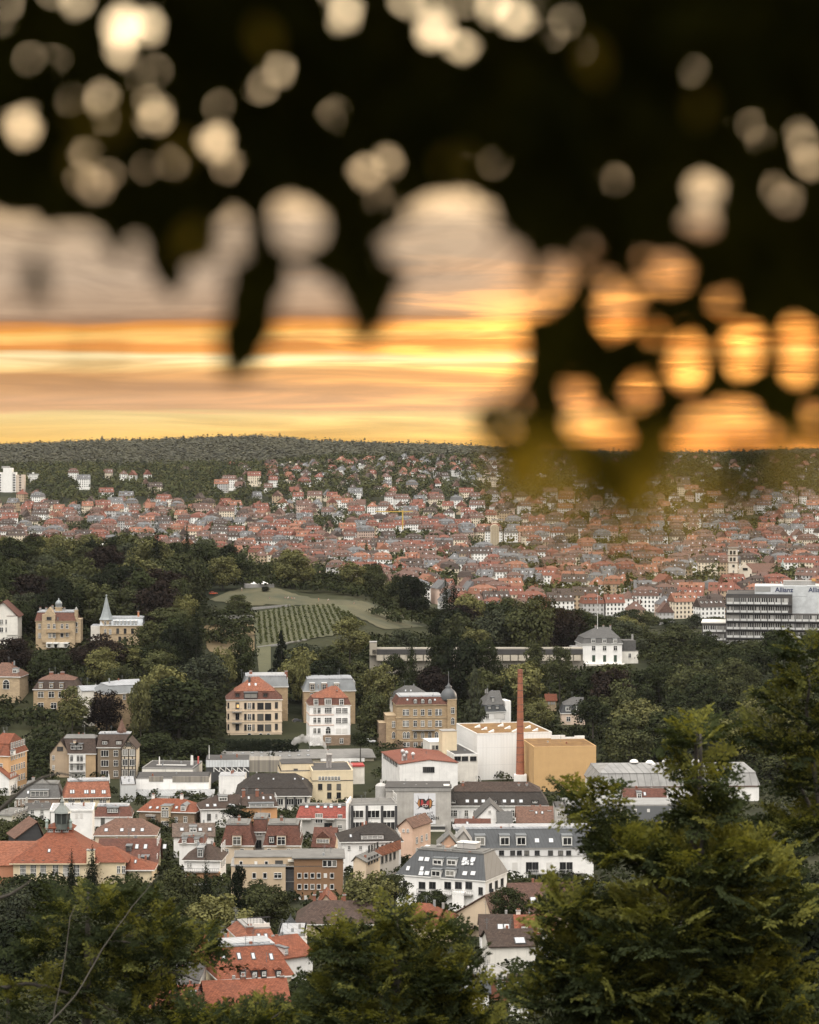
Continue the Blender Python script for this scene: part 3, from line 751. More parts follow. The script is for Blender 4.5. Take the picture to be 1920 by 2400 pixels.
for pts, r0 in (([(-90, 1990), (-20, 1915), (20, 1880), (60, 1845), (100, 1822), (140, 1812), (170, 1818), (192, 1832)], 0.035), ([(-90, 2150), (-10, 2108), (25, 2096), (50, 2080), (72, 2064)], 0.04), ([(20, 1880), (34, 1850), (40, 1815)], 0.012), ([(100, 1822), (118, 1838), (150, 1840)], 0.012), ([(-90, 1960), (0, 1765), (14, 1740)], 0.012)):
    m = MB(); pp = [P(a, c, 42) - boff for a, c in pts]; k = len(pp); m.tube(pp, [r0 * (1 - 0.75 * i / (k - 1)) for i in range(k)], 6, BARK); m.build('branch', bt, smooth=True)

# ------------------------------------------------------------------ the tree the view is taken under: its hanging leaves are 2-3 m from the lens
HOLES = []   # gaps in the leaves: photo x, y, half-width, half-height
def H(*a):   # given in pixels of the 1725-wide look at the photo
    for x, y, rx, *r in a: HOLES.append((x * 1.113, y * 1.113, rx * 1.113, (r[0] if r else rx) * 1.113))
H((262, 55, 50, 60), (165, 2, 26), (20, 5, 15), (725, 28, 34), (915, 62, 52), (855, 5, 22), (985, 5, 18), (1086, 35, 36), (585, 145, 22), (48, 268, 42, 50), (215, 205, 18), (150, 210, 13), (328, 245, 26), (452, 300, 42), (462, 225, 10),
  (182, 325, 21), (360, 343, 16), (200, 390, 22), (772, 362, 34, 30), (815, 340, 24), (988, 345, 16), (1255, 130, 10), (1482, 400, 54, 52), (1658, 425, 24), (1705, 345, 26), (1578, 265, 8), (1300, 380, 8), (330, 150, 8), (60, 120, 8), (1460, 150, 7), (1190, 40, 7), (700, 240, 7),
  (40, 520, 70, 70), (150, 545, 90, 75), (60, 660, 130, 60), (180, 660, 120, 55), (285, 545, 30, 52), (330, 680, 50, 30), (490, 500, 36, 60), (455, 590, 30, 60), (430, 660, 50, 40), (630, 480, 62, 60), (600, 440, 30, 25), (862, 520, 60, 50), (950, 470, 100, 66), (1010, 560, 105, 75), (930, 610, 75, 50), (665, 640, 56, 40),
  (1175, 580, 34, 36), (1050, 640, 110, 40), (1150, 630, 40, 22), (1280, 598, 18), (1300, 660, 44, 48), (1345, 610, 20), (1412, 575, 44, 38), (1360, 545, 10), (1235, 525, 9), (1520, 635, 22, 20), (1447, 762, 34, 60), (1568, 735, 40, 56), (1682, 740, 36, 70), (1672, 690, 18), (1212, 830, 24, 26), (1346, 828, 26), (1235, 890, 50, 34), (1290, 915, 40, 30),
  (1090, 850, 12), (1070, 905, 26, 18), (1475, 895, 34, 34), (1545, 885, 60, 34), (1600, 915, 30, 22), (1675, 915, 16, 12), (1718, 880, 16), (1380, 705, 12), (1500, 940, 60, 20), (1040, 690, 66, 165), (1085, 760, 24, 50), (1000, 800, 30, 70))
# lower edge of the leaves, photo pixels of the 1725-wide look: x, y
EDGE = ([-40, 0, 60, 100, 140, 170, 200, 235, 300, 345, 375, 400, 440, 456, 468, 500, 540, 572, 604, 614, 640, 700, 728, 748, 785, 828, 852, 875, 985, 1000, 1008, 1030, 1060, 1110, 1160, 1200, 1300, 1360, 1400, 1440, 1500, 1600, 1660, 1725, 1780],
        [460, 450, 600, 620, 560, 600, 600, 560, 560, 620, 640, 560, 560, 745, 800, 815, 780, 730, 600, 560, 570, 600, 660, 735, 735, 660, 600, 560, 560, 940, 925, 945, 1005, 1062, 970, 965, 1080, 1088, 1000, 955, 955, 955, 940, 940])
_e = sorted(zip(*EDGE)); EX = np.array([a for a, b in _e]) * 1.113; EY = np.array([b for a, b in _e]) * 1.113
GS = 5
gxp = np.arange(-120, 2040, GS); gyp = np.arange(-140, 1200, GS); MX, MY = np.meshgrid(gxp, gyp)
target = MY < np.interp(MX, EX, EY)
hr_ = random.Random(12)
for hx_, hy_, a, b in list(HOLES):      # gaps come in loose clusters
    if max(a, b) < 70 and (hy_ < 480 or hx_ > 1280):
        for _ in range(hr_.choice([0, 1, 1, 2]) if hy_ < 480 else hr_.choice([0, 0, 0, 1])): t_ = hr_.uniform(0, 6.28); q_ = hr_.uniform(38, 74); HOLES.append((hx_ + q_ * math.cos(t_), hy_ + q_ * math.sin(t_), a * hr_.uniform(0.35, 0.8), b * hr_.uniform(0.35, 0.8)))
hole = np.zeros_like(target)
for hx_, hy_, a, b in HOLES:
    if max(a, b) < 70 and (hy_ < 480 or hx_ > 1280): k_ = 0.44 if hy_ < 480 else 0.80; a, b = a * k_, b * k_      # small gaps: the blur swells them to discs
    else: a, b = max(8, a - 12), max(8, b - 12)
    hole |= ((MX - hx_) / a) ** 2 + ((MY - hy_) / b) ** 2 < 1
target &= ~hole
free = ~target
r9 = np.random.default_rng(17)
LEAF = np.array([(-0.5, 0, 0), (-0.28, 0.2, 0.02), (0.0, 0.27, 0.035), (0.28, 0.16, 0.02), (0.5, 0, -0.03), (0.28, -0.16, 0.02), (0.0, -0.27, 0.035), (-0.28, -0.2, 0.02), (0, 0, 0)])
lv, lf = [], []
def add_leaf(cx, cy, D, size_px, ang, tilt):
    s = size_px * D / F; off = len(lv) * 9
    M = np.array(Matrix.Rotation(tilt[0], 3, 'X') @ Matrix.Rotation(tilt[1], 3, 'Z'))
    ca, sa = math.cos(ang), math.sin(ang)
    p = LEAF * s; q = np.stack([p[:, 0] * ca - p[:, 1] * sa, p[:, 2], p[:, 0] * sa + p[:, 1] * ca], 1) @ M.T
    lv.append(q + np.array(P(cx, cy, D)))
    for k in range(8): lf.append((off + k, off + (k + 1) % 8, off + 8))
covered = np.zeros_like(target)
def fill(sizes, tries, dlo, dhi, slack, need):
    global covered
    for size in sizes:
        for _ in range(int(tries * (1 if size > 60 else 2.2))):
            if _ % 60 == 0:
                ii = np.argwhere(target & ~covered) if need else np.argwhere(target)
                if len(ii) < 4: return
            j, i = ii[r9.integers(len(ii))]
            if need and covered[j, i]: continue
            cx, cy_ = gxp[i] + r9.uniform(-4, 4), gyp[j] + r9.uniform(-4, 4)
            a = -math.pi / 2 + r9.normal() * 0.9
            j0, j1 = max(0, j - 21), j + 22; i0, i1 = max(0, i - 21), i + 22
            dx, dy = MX[j0:j1, i0:i1] - cx, -(MY[j0:j1, i0:i1] - cy_)
            u = dx * math.cos(a) + dy * math.sin(a); v = -dx * math.sin(a) + dy * math.cos(a)
            foot = (u / (size * 0.5)) ** 2 + (v / (size * 0.29)) ** 2 < 1
            if (foot & hole[j0:j1, i0:i1]).any() or (foot & free[j0:j1, i0:i1]).sum() > slack * foot.sum(): continue
            covered[j0:j1, i0:i1] |= (u / (size * 0.42)) ** 2 + (v / (size * 0.22)) ** 2 < 1
            add_leaf(cx, cy_, r9.uniform(dlo, dhi), size, a, (r9.normal() * 0.3, r9.normal() * 0.35))
fill([190, 150], 260, 2.2, 2.7, 0.02, False)
fill([150, 120, 95, 70, 50, 36, 26], 1500, 2.3, 2.9, 0.04, True)
fill([170, 130], 220, 2.9, 3.6, 0.02, False)
covered[:] = False
fill([120, 90, 60, 40], 700, 2.9, 3.5, 0.05, True)
for _ in range(2600):                   # the same canopy goes on to both sides and above what the lens takes in
    cx, cy_ = r9.uniform(-2600, 4500), r9.uniform(-900, 760)
    if -130 < cx < 2050 and cy_ > -150: continue
    add_leaf(cx, cy_, r9.uniform(2.2, 3.6), r9.uniform(110, 200), -math.pi / 2 + r9.normal() * 0.9, (r9.normal() * 0.3, r9.normal() * 0.35))
# thin leaves hanging lower and nearer, half dissolved by the blur
for cx, cy_, sz, a, D in ((1185, 1130, 150, -1.2, 1.35), (1330, 1170, 120, -2.0, 1.2), (1500, 1060, 190, -1.6, 1.5), (1445, 1240, 130, -0.9, 1.15), (1690, 1120, 200, -2.4, 1.4), (1800, 1100, 150, -0.6, 1.2), (1560, 1150, 120, -2.6, 1.1), (1240, 1210, 110, -0.4, 1.1), (1750, 1190, 110, -1.5, 1.05), (1480, 1320, 80, -1.2, 0.95),
                     (1860, 1060, 150, -1.5, 1.4), (1390, 1100, 130, -1.0, 1.6), (85, 640, 130, -1.4, 2.3), (70, 680, 110, -1.7, 2.3), (100, 670, 120, -1.1, 2.4), (80, 610, 110, -1.9, 2.3), (228, 820, 110, -1.8, 1.5), (120, 800, 90, -0.8, 1.3), (1355, 1150, 190, -1.4, 1.4), (1340, 1180, 170, -2.0, 1.3), (1755, 1120, 230, -0.7, 1.4), (1730, 1140, 200, -1.8, 1.35), (1790, 1150, 170, -2.4, 1.3), (1490, 1235, 130, -1.5, 1.2)):
    add_leaf(cx, cy_, D, sz * 0.8, a, (r9.normal() * 0.3, r9.normal() * 0.3))
dark_lv, dark_lf = lv, lf; lv, lf = [], []
for cx, cy_, sz, a, D in ((1290, 1095, 170, -1.5, 1.2), (1235, 1170, 140, -2.2, 1.05), (1590, 1130, 150, -1.2, 1.05), (1545, 1240, 140, -2.4, 0.95), (1660, 1175, 130, -0.6, 1.1), (1850, 1190, 150, -1.2, 0.95), (1630, 1260, 110, -2.6, 0.9), (1420, 1275, 120, -1.0, 0.9), (1320, 1300, 110, -2.0, 0.85), (1200, 1085, 120, -1.6, 1.2), (1430, 1180, 120, -0.5, 1.0), (1540, 1080, 130, -1.1, 1.2), (1265, 1230, 110, -0.9, 0.95), (1890, 1090, 130, -2.0, 1.2),
                     (420, 590, 80, -1.3, 2.3), (450, 560, 90, -1.9, 2.2), (1100, 385, 90, -1.0, 2.2), (1050, 370, 80, -2.0, 2.3), (200, 280, 120, -1.0, 2.2), (260, 300, 110, -2.2, 2.2), (420, 360, 100, -1.5, 2.3), (1390, 140, 110, -1.2, 2.2), (300, 250, 100, -1.4, 2.3), (180, 380, 90, -1.8, 2.2), (620, 90, 90, -1.2, 2.2), (1640, 250, 90, -1.7, 2.2)):
    add_leaf(cx, cy_, D, sz * (0.78 if cy_ > 900 else 1), a, (r9.normal() * 0.3, r9.normal() * 0.3))
yel_lv, yel_lf = lv, lf; lv, lf = dark_lv, dark_lf
CANM = leafmat((0.030, 0.034, 0.011), 0.36, 0.4, 'foliage', 8.0, 0.004)
ov = empty('overhanging_tree', 'dark leafy tree hanging over the view, out of focus against the sunset', 'tree', (2.6, -1.2, float(gz(2.6, 0))))
lm = bpy.data.meshes.new('leaves'); lv_ = np.concatenate(lv) - np.array(ov.location)
lm.from_pydata(lv_.tolist(), [], lf); lm.materials.append(CANM)
link('hanging_leaves', lm, ov)
lm = bpy.data.meshes.new('leaves'); lm.from_pydata((np.concatenate(yel_lv) - np.array(ov.location)).tolist(), [], yel_lf); lm.materials.append(leafmat((0.40, 0.31, 0.085), 0.72, 0.3, 'foliage', 8.0, 0.02)); link('hanging_leaves', lm, ov)['label'] = 'thin yellow-green leaves glowing in the backlight'
# the rest of its crown, above and behind the viewpoint
global_n = 4600
d = r9.normal(size=(global_n, 3)); d /= np.linalg.norm(d, axis=1, keepdims=True)
d[:, 2] = np.where(d[:, 2] < -0.35, -d[:, 2], d[:, 2])
ok = ~((d[:, 1] > 0.3) & (d[:, 2] < 0.30)) & (np.linalg.norm(d - np.array([0, 1, -0.02]), axis=1) > 0.36)
d = d[ok]; rad = r9.uniform(3.6, 6.2, len(d))
rg = np.random.default_rng(31)
q = leaf_quads(d * rad[:, None] + np.array([0.2, 0.4, EZ]), d, 0.42, 1.2, 0.4)
link('crown', quads('crown', q - np.array(ov.location), [CANM]), ov)
tb = MB(); tb.tube([(0, 0, -0.5), (0.05, 0.0, 1.6), (-0.1, 0.3, 3.2), (-0.6, 0.9, 5.0)], [0.34, 0.26, 0.22, 0.14], 10, BARK); tb.build('trunk', ov, smooth=True)
for pts in ([(0, 0.2, 3.0), (-0.9, 2.2, 3.3), (-2.2, 3.7, 2.55), (-3.2, 3.9, 2.2)], [(0, 0.2, 2.6), (-0.6, 2.0, 2.8), (-1.9, 3.7, 2.2)], [(-0.1, 0.2, 3.3), (-2.2, 1.6, 4.0), (-3.6, 3.2, 3.0)]):
    b = MB(); b.tube(pts, [0.09, 0.05, 0.02, 0.008][:len(pts)], 6, BARK); b.build('branch', ov, smooth=True)
# ------------------------------------------------------------------ buildings read off the photograph
FR = {'A': (0, 1000, 2.695), 'D': (0, 1370, 2.695), 'E': (500, 1500, 3.75), 'F': (860, 1500, 3.08), 'G': (1300, 1300, 2.782), 'H': (0, 1680, 3.45), 'I': (400, 1720, 3.45), 'J': (800, 1680, 2.875),
      'K': (1280, 1680, 2.695), 'L': (0, 2000, 2.695), 'M': (440, 2000, 2.695), 'N': (960, 2000, 1.797), 'V': (440, 1340, 4.107), 'C': (60, 1380, 5.75), 'Z': (1680, 1350, 7.1875), 'T': (1280, 1000, 2.695), 'S': (640, 1000, 2.695)}
def Dg(px, py):
    """distance at which the line of sight through a photo pixel meets the ground"""
    d = np.arange(60, 4300, 4.0); z = gz((px - 960) / F * d, d); r = EZ - (py - YE) / F * d
    k = np.argmax(r <= z); return float(d[k])
WHITE = plain((0.74, 0.73, 0.70), 0.5); DARKF = plain((0.05, 0.05, 0.052), 0.5); BRICK = masonry((0.30, 0.12, 0.075), 0.25, 0.08); ZINC = metal((0.27, 0.28, 0.285), 0.5, 0.6); LEAD = metal((0.17, 0.18, 0.185), 0.5)
CONC = plaster((0.30, 0.29, 0.275), 0.4); FLATR = plaster((0.17, 0.165, 0.155), 0.5); DFLAT = plaster((0.075, 0.072, 0.07), 0.5); PALER = metal((0.36, 0.37, 0.385), 0.5, 1.2)
_WM = {}
def winmesh(w, h, style):
    w, h = round(w, 1), round(h, 1); key = (w, h, style)
    if key in _WM: return _WM[key]
    f, g = MB(), MB(); fr = {'dark': DARKF, 'bare': DARKF}.get(style, WHITE); t = 0.09 if style != 'big' else 0.12
    a, b = -w / 2, w / 2
    if style == 'shut':
        f.box((a, -0.09, 0), (b, 0.0, h), plaster((0.62, 0.60, 0.57), 0.15)); g = None
    else:
        f.box((a - t, -0.10, -t), (a, 0.02, h + t), fr); f.box((b, -0.10, -t), (b + t, 0.02, h + t), fr)
        f.box((a, -0.10, h), (b, 0.02, h + t), fr); f.box((a - 0.12, -0.22, -t - 0.08), (b + 0.12, 0.02, -t), fr if style in ('dark', 'bare') else CONC)
        f.box((a, -0.10, -t), (b, 0.02, 0), fr)
        n = {'cross': 2, 'pair': 4, 'triple': 3, 'plain': 1, 'dark': 2, 'bare': 1, 'arch': 2, 'big': 2, 'grid': 4}.get(style, 2)
        for k in range(1, n):
            x = a + w * k / n; f.box((x - 0.05 - (0.1 if style == 'pair' and k == 2 else 0), -0.09, 0), (x + 0.05 + (0.1 if style == 'pair' and k == 2 else 0), 0.02, h), fr)
        if style in ('cross', 'pair', 'arch', 'grid'): f.box((a, -0.088, h * 0.64), (b, 0.02, h * 0.64 + 0.08), fr)
        if style == 'grid': f.box((a, -0.088, h * 0.3), (b, 0.02, h * 0.3 + 0.08), fr)
        if style == 'arch':
            pts = [(w / 2 * math.cos(q), 0, h + t + w * 0.42 * math.sin(q)) for q in np.linspace(0, math.pi, 9)]
            f.prism(pts, (0, -0.10, 0), (0, 0.02, 0), fr); g.prism([(p[0] * 0.8, 0, h + t + (p[2] - h - t) * 0.8) for p in pts], (0, -0.12, 0), (0, -0.02, 0), GL)
        g.box((a + 0.001, -0.05, 0.001), (b - 0.001, 0.0, h - 0.001), GL)
    _WM[key] = (f.mesh('window'), g.mesh('pane') if g else None)
    return _WM[key]
BLD = []
class B:
    def __init__(s, fr, xl, yl, xr, yr, base, depth, name, label, cat, D=None, rot=None, group=None):
        ox, oy, sc = FR[fr]; s.fr = (ox, oy, sc)
        s.xl, s.yl, s.xr, s.yr = ox + xl / sc, oy + yl / sc, ox + xr / sc, oy + yr / sc
        yb = oy + base / sc; s.D = D or Dg(s.xl, yb); s.dep = depth
        zt = EZ - (s.yl - YE) / F * s.D
        p0 = Vector(((s.xl - 960) / F * s.D, s.D, zt))
        dx = (s.xr - 960) / F
        if rot is None:
            DR = (EZ - zt) * F / (s.yr - YE); p1 = Vector((dx * DR, DR, zt)); s.r = math.atan2(p1.y - p0.y, p1.x - p0.x); s.W = (p1 - p0).length
        else:
            s.r = R(rot); s.W = (dx * p0.y - p0.x) / (math.cos(s.r) - dx * math.sin(s.r))
        s.H = (yb - s.yl) / F * s.D
        s.p0 = Vector((p0.x, p0.y, zt - s.H)); s.c, s.s_ = math.cos(s.r), math.sin(s.r)
        s.o = empty(name, label, cat, s.p0, s.r, group); s.parts = 0; s.fronts = None
        s.px = (s.xl + s.xr) / 2; s.py = (s.yl + yb) / 2; BLD.append(s)
    def _t(s, x, y): ox, oy, sc = s.fr; return (ox + x / sc - 960) / F, -(oy + y / sc - YE) / F
    def f(s, x, y, v=0.0):
        """photo point on the plane v metres behind the front -> local u, z"""
        dx, dz = s._t(x, y)
        t = (v + s.p0.y * s.c - s.p0.x * s.s_) / (s.c - dx * s.s_)
        return (t * dx - s.p0.x) * s.c + (t - s.p0.y) * s.s_, EZ + t * dz - s.p0.z
    def sd(s, x, y, u):
        """photo point on the side plane u -> local v, z"""
        dx, dz = s._t(x, y)
        t = (u + s.p0.x * s.c + s.p0.y * s.s_) / (dx * s.c + s.s_)
        return -(t * dx - s.p0.x) * s.s_ + (t - s.p0.y) * s.c, EZ + t * dz - s.p0.z
    def m(s, px): return px / s.fr[2] * s.D / F      # length in metres of a length in this look
    def add(s, name, mb, label=None, smooth=False):
        o = mb.build(name, s.o, smooth=smooth)
        if label: o['label'] = label
        return o
    def walls(s, mat, H=None, deep=14):
        m = MB(); m.box((0, 0, -deep), (s.W, s.dep, H or s.H), mat); s.wallmat = mat; s.add('wall', m); return s
    def rect(s, i, z): return [(i, i, z), (s.W - i, i, z), (s.W - i, s.dep - i, z), (i, s.dep - i, z)]
    def fascia(s, m, ov, mat=None):
        m.box((-ov, -ov, s.H - 0.25), (s.W + ov, s.dep + ov, s.H + 0.02), mat or WHITE)
    def hip(s, mat, xl, xr, y, ov=0.5, trim=None, vr=None):
        v = vr if vr is not None else s.dep / 2; u0, z = s.f(xl, y, v); u1, _ = s.f(xr, y, v)
        m = MB(); s.fascia(m, ov, trim)
        m.ringloft([s.rect(-ov, s.H + 0.03), [(u0, v, z), (u1, v, z), (u1, v + 0.05, z), (u0, v + 0.05, z)]], mat)
        s.fronts = [(-ov, s.H), (v, z)]; s.ridge = (u0, u1, v, z); s.add('roof', m); return s
    def mansard(s, lo, brk, vin, up=None, top=None, ov=0.4, trim=None, vtop=None, flat=False, rb=None):
        """lower steep slope to brk (xl,xr,y) set in vin; then a hip to top (xl,xr,y) or flat"""
        u0, z1 = s.f(brk[0], brk[2], vin); u1, _ = s.f(brk[1], brk[2], vin); vb = s.dep - (rb if rb is not None else vin)
        m = MB(); s.fascia(m, ov, trim); r1 = [(u0, vin, z1), (u1, vin, z1), (u1, vb, z1), (u0, vb, z1)]
        m.ringloft([s.rect(-ov, s.H + 0.03), r1], lo, False); s.fronts = [(-ov, s.H), (vin, z1)]
        if top is None or flat:
            m.box((u0 - 0.15, vin - 0.15, z1), (u1 + 0.15, vb + 0.15, z1 + 0.25), up or FLATR)
            m.box((u0 + 0.6, vin + 0.6, z1 + 0.2), (u1 - 0.6, vb - 0.6, z1 + 0.45), up or FLATR)
        else:
            v = vtop if vtop is not None else (vin + vb) / 2
            a, z2 = s.f(top[0], top[2], v); b, _ = s.f(top[1], top[2], v)
            m.box((u0 - 0.2, vin - 0.2, z1 - 0.1), (u1 + 0.2, vb + 0.2, z1 + 0.06), lo)
            m.ringloft([[(u0 - 0.2, vin - 0.2, z1 + 0.07), (u1 + 0.2, vin - 0.2, z1 + 0.07), (u1 + 0.2, vb + 0.2, z1 + 0.07), (u0 - 0.2, vb + 0.2, z1 + 0.07)], [(a, v, z2), (b, v, z2), (b, v + 0.05, z2), (a, v + 0.05, z2)]], up or lo)
            s.fronts.append((v, z2))
        s.add('roof', m); return s
    def gable_u(s, mat, y, ov=0.45, vr=None, x=None, trim=None):
        """ridge parallel to the front at photo row y"""
        v = vr if vr is not None else s.dep / 2; _, z = s.f(x if x is not None else (s.xl - s.fr[0]) * s.fr[2], y, v)
        m = MB(); t = 0.22
        m.prism([(0, -ov, s.H - 0.1), (0, v, z), (0, s.dep + ov, s.H - 0.1), (0, s.dep + ov, s.H - 0.1 + t), (0, v, z + t), (0, -ov, s.H - 0.1 + t)], (-ov, 0, 0), (s.W + ov, 0, 0), mat)
        for a in (0, s.W - 0.3): w = MB(); w.prism([(0, 0, s.H - 0.05), (0, s.dep, s.H - 0.05), (0, v, z - 0.1)], (a, 0, 0), (a + 0.3, 0, 0), s.wallmat); s.add('gable', w)
        s.fronts = [(-ov, s.H + t), (v, z + t)]; s.add('roof', m); s.ridge = (0, s.W, v, z); return s
    def gable_v(s, mat, x, y, ov=0.45):
        """gable end facing the view, its peak at photo x,y"""
        u, z = s.f(x, y, 0); m = MB(); t = 0.22
        m.prism([(-ov, 0, s.H - 0.15), (u, 0, z), (s.W + ov, 0, s.H - 0.15), (s.W + ov, 0, s.H - 0.15 + t), (u, 0, z + t), (-ov, 0, s.H - 0.15 + t)], (0, -ov, 0), (0, s.dep + ov, 0), mat)
        for a, b in ((0, 0.3), (s.dep - 0.3, s.dep)): w = MB(); w.prism([(0, 0, s.H - 0.05), (s.W, 0, s.H - 0.05), (u, 0, z - 0.12)], (0, a, 0), (0, b, 0), s.wallmat); s.add('gable', w)
        s.add('roof', m); return s
    def flat(s, mat, par=0.5, pmat=None, ov=0.0, th=0.3):
        m = MB(); m.box((-ov, -ov, s.H), (s.W + ov, s.dep + ov, s.H + th), mat); s.add('roof', m)
        if par:
            q = MB(); a, b, c, d = -ov - 0.03, -ov - 0.03, s.W + ov + 0.03, s.dep + ov + 0.03; pm = pmat or s.wallmat; z0, z1 = s.H - 0.1, s.H + par
            q.box((a, b, z0), (c, b + 0.35, z1), pm); q.box((a, d - 0.35, z0), (c, d, z1), pm); q.box((a, b + 0.35, z0), (a + 0.35, d - 0.35, z1), pm); q.box((c - 0.35, b + 0.35, z0), (c, d - 0.35, z1), pm)
            s.add('parapet', q)
        s.fronts = None; return s
    def _w(s, w, h, style, loc, rz=0.0, label=None):
        f, g = winmesh(w, h, style); o = link('window', f, s.o, loc); o.rotation_euler = (0, 0, rz)
        if g: link('pane', g, o)
        return o
    def win(s, xs, ys, w, h, style='cross', v=0.0):
        """windows centred on photo x (list or scalar) at photo rows ys (centre), size in photo pixels of this look"""
        xs = xs if hasattr(xs, '__len__') else [xs]; ys = ys if hasattr(ys, '__len__') else [ys]
        W_, H_ = s.m(w), s.m(h)
        for y in ys:
            for x in xs:
                u, z = s.f(x, y, v); s._w(W_, H_, style, (u, v - 0.02, z - H_ / 2))
        return s
    def grid(s, n, ys, w, h, style='cross', a=0.08, b=0.92, skip=()):
        W_, H_ = s.m(w), s.m(h)
        for y in ys:
            for k in range(n):
                if k in skip: continue
                u = s.W * (a + (b - a) * (k + 0.5) / n); _, z = s.f((s.xl - s.fr[0]) * s.fr[2], y, 0)
                s._w(W_, H_, style, (u, -0.02, z - H_ / 2))
        return s
    def side(s, n, zs, w, h, style='cross', which='r', a=0.1, b=0.9):
        """windows on a side wall: n along the depth at heights zs (m above the base)"""
        for z in zs:
            for k in range(n):
                v = s.dep * (a + (b - a) * (k + 0.5) / n)
                if which == 'r': s._w(w, h, style, (s.W + 0.02, v, z), math.pi / 2)
                else: s._w(w, h, style, (-0.02, v, z), -math.pi / 2)
        return s
    def slope(s, x, y):
        """photo point on the front roof slope -> u, v, z, rise per metre"""
        for (v0, z0), (v1, z1) in zip(s.fronts, s.fronts[1:]):
            for k in range(41):
                v = v0 + (v1 - v0) * k / 40; zr = z0 + (z1 - z0) * k / 40; u, z = s.f(x, y, v)
                if z <= zr: return u, v, zr, (z1 - z0) / max(0.05, v1 - v0)
        v, z = s.fronts[-1]; u, _ = s.f(x, y, v); return u, v, z, 1.0
    def dormer(s, xs, y, w, h, style='cross', mat=None, roof='flat', rmat=None, out=0.15):
        """dormers standing on the front slope, foot at photo row y"""
        xs = xs if hasattr(xs, '__len__') else [xs]
        for x in xs:
            u, v, z, k = s.slope(x, y); W_, H_ = s.m(w), s.m(h); L = H_ / max(0.4, k) + 0.8
            m = MB(); m.box((u - W_ / 2, v - out, z - 0.3), (u + W_ / 2, v + L, z + H_), mat or s.wallmat)
            rm = rmat or LEAD
            if roof == 'gable':
                hh = W_ * 0.5; m.prism([(u - W_ / 2 - 0.25, 0, z + H_), (u + W_ / 2 + 0.25, 0, z + H_), (u, 0, z + H_ + hh)], (0, v - out - 0.25, 0), (0, v + L + hh * 0.9, 0), rm)
            elif roof == 'hip':
                hh = W_ * 0.55; a, b, c, d = u - W_ / 2 - 0.25, u + W_ / 2 + 0.25, v - out - 0.25, v + L + hh
                m.ringloft([[(a, c, z + H_), (b, c, z + H_), (b, d, z + H_), (a, d, z + H_)], [(u, c + hh * 0.8, z + H_ + hh), (u, c + hh * 0.8, z + H_ + hh), (u, d, z + H_ + hh), (u, d, z + H_ + hh)]], rm)
            else: m.box((u - W_ / 2 - 0.15, v - out - 0.25, z + H_), (u + W_ / 2 + 0.15, v + L + 0.3, z + H_ + 0.18), rm)
            d_ = m.build('dormer', s.o)
            f, g = winmesh(max(0.5, W_ - 0.5), max(0.6, H_ - 0.7), style); wo = link('window', f, d_, (u, v - out - 0.02, z + 0.25))
            if g:
                q = MB(); bb = max(0.5, W_ - 0.5) / 2; q.box((u - bb + 0.01, v - out - 0.06, z + 0.25), (u + bb - 0.01, v - out - 0.005, z + 0.25 + max(0.6, H_ - 0.7)), GL); q.build('pane', d_)
        return s
    def sky(s, xs, ys, w=18, h=20):
        """roof windows lying in the front slope"""
        xs = xs if hasattr(xs, '__len__') else [xs]; ys = ys if hasattr(ys, '__len__') else [ys]
        for y in ys:
            for x in xs:
                u, v, z, k = s.slope(x, y); W_ = s.m(w); n = math.sqrt(1 + k * k); L = s.m(h) / max(0.25, (k * 0.99 + 0.12) / n)
                L = min(L, 1.9); dv, dz = L / n, L * k / n
                for nm, mt, e, lift in (('skylight', DARKF, 0.12, 0.10), ('pane', GLW, -0.05, 0.14)):
                    m = MB(); a = (u - W_ / 2 - e, u + W_ / 2 + e); ov, oz = e / n, e * k / n; nx, nz = -k / n * lift, lift / n
                    lo = (v - ov + nx, z - oz + nz); hi = (v + dv + ov + nx, z + dz + oz + nz); t = 0.06
                    m.ringloft([[(a[0], lo[0], lo[1] - t), (a[1], lo[0], lo[1] - t), (a[1], hi[0], hi[1] - t), (a[0], hi[0], hi[1] - t)], [(a[0], lo[0], lo[1]), (a[1], lo[0], lo[1]), (a[1], hi[0], hi[1]), (a[0], hi[0], hi[1])]], mt)
                    par = m.build(nm, s.o if nm == 'skylight' else par)
        return s
    def chim(s, xs, ytop, ybot, w, v=None, mat=None):
        xs = xs if hasattr(xs, '__len__') else [xs]; v = s.dep / 2 if v is None else v
        for x in xs:
            u, z1 = s.f(x, ytop, v); _, z0 = s.f(x, ybot, v); W_ = s.m(w); mt = mat or BRICK
            m = MB(); m.box((u - W_ / 2, v - W_ * 0.4, z0 - 1.2), (u + W_ / 2, v + W_ * 0.4, z1 - 0.25), mt); m.box((u - W_ / 2 - 0.1, v - W_ * 0.4 - 0.1, z1 - 0.25), (u + W_ / 2 + 0.1, v + W_ * 0.4 + 0.1, z1 - 0.05), CONC)
            for q in (-0.2, 0.2): m.box((u + q * W_ - 0.1, v - 0.1, z1 - 0.05), (u + q * W_ + 0.1, v + 0.1, z1 + 0.3), BRICK)
            m.build('chimney', s.o)
        return s
    def band(s, ys, h, mat=None, out=0.18, name='cornice'):
        ys = ys if hasattr(ys, '__len__') else [ys]
        for y in ys:
            _, z = s.f((s.xl - s.fr[0]) * s.fr[2], y, 0); q = s.m(h); m = MB()
            m.box((-out, -out, z - q / 2), (s.W + out, 0.0, z + q / 2), mat or CONC); m.box((s.W, 0.0, z - q / 2), (s.W + out, s.dep, z + q / 2), mat or CONC); m.box((-out, 0.0, z - q / 2), (0, s.dep, z + q / 2), mat or CONC)
            m.build(name, s.o)
        return s
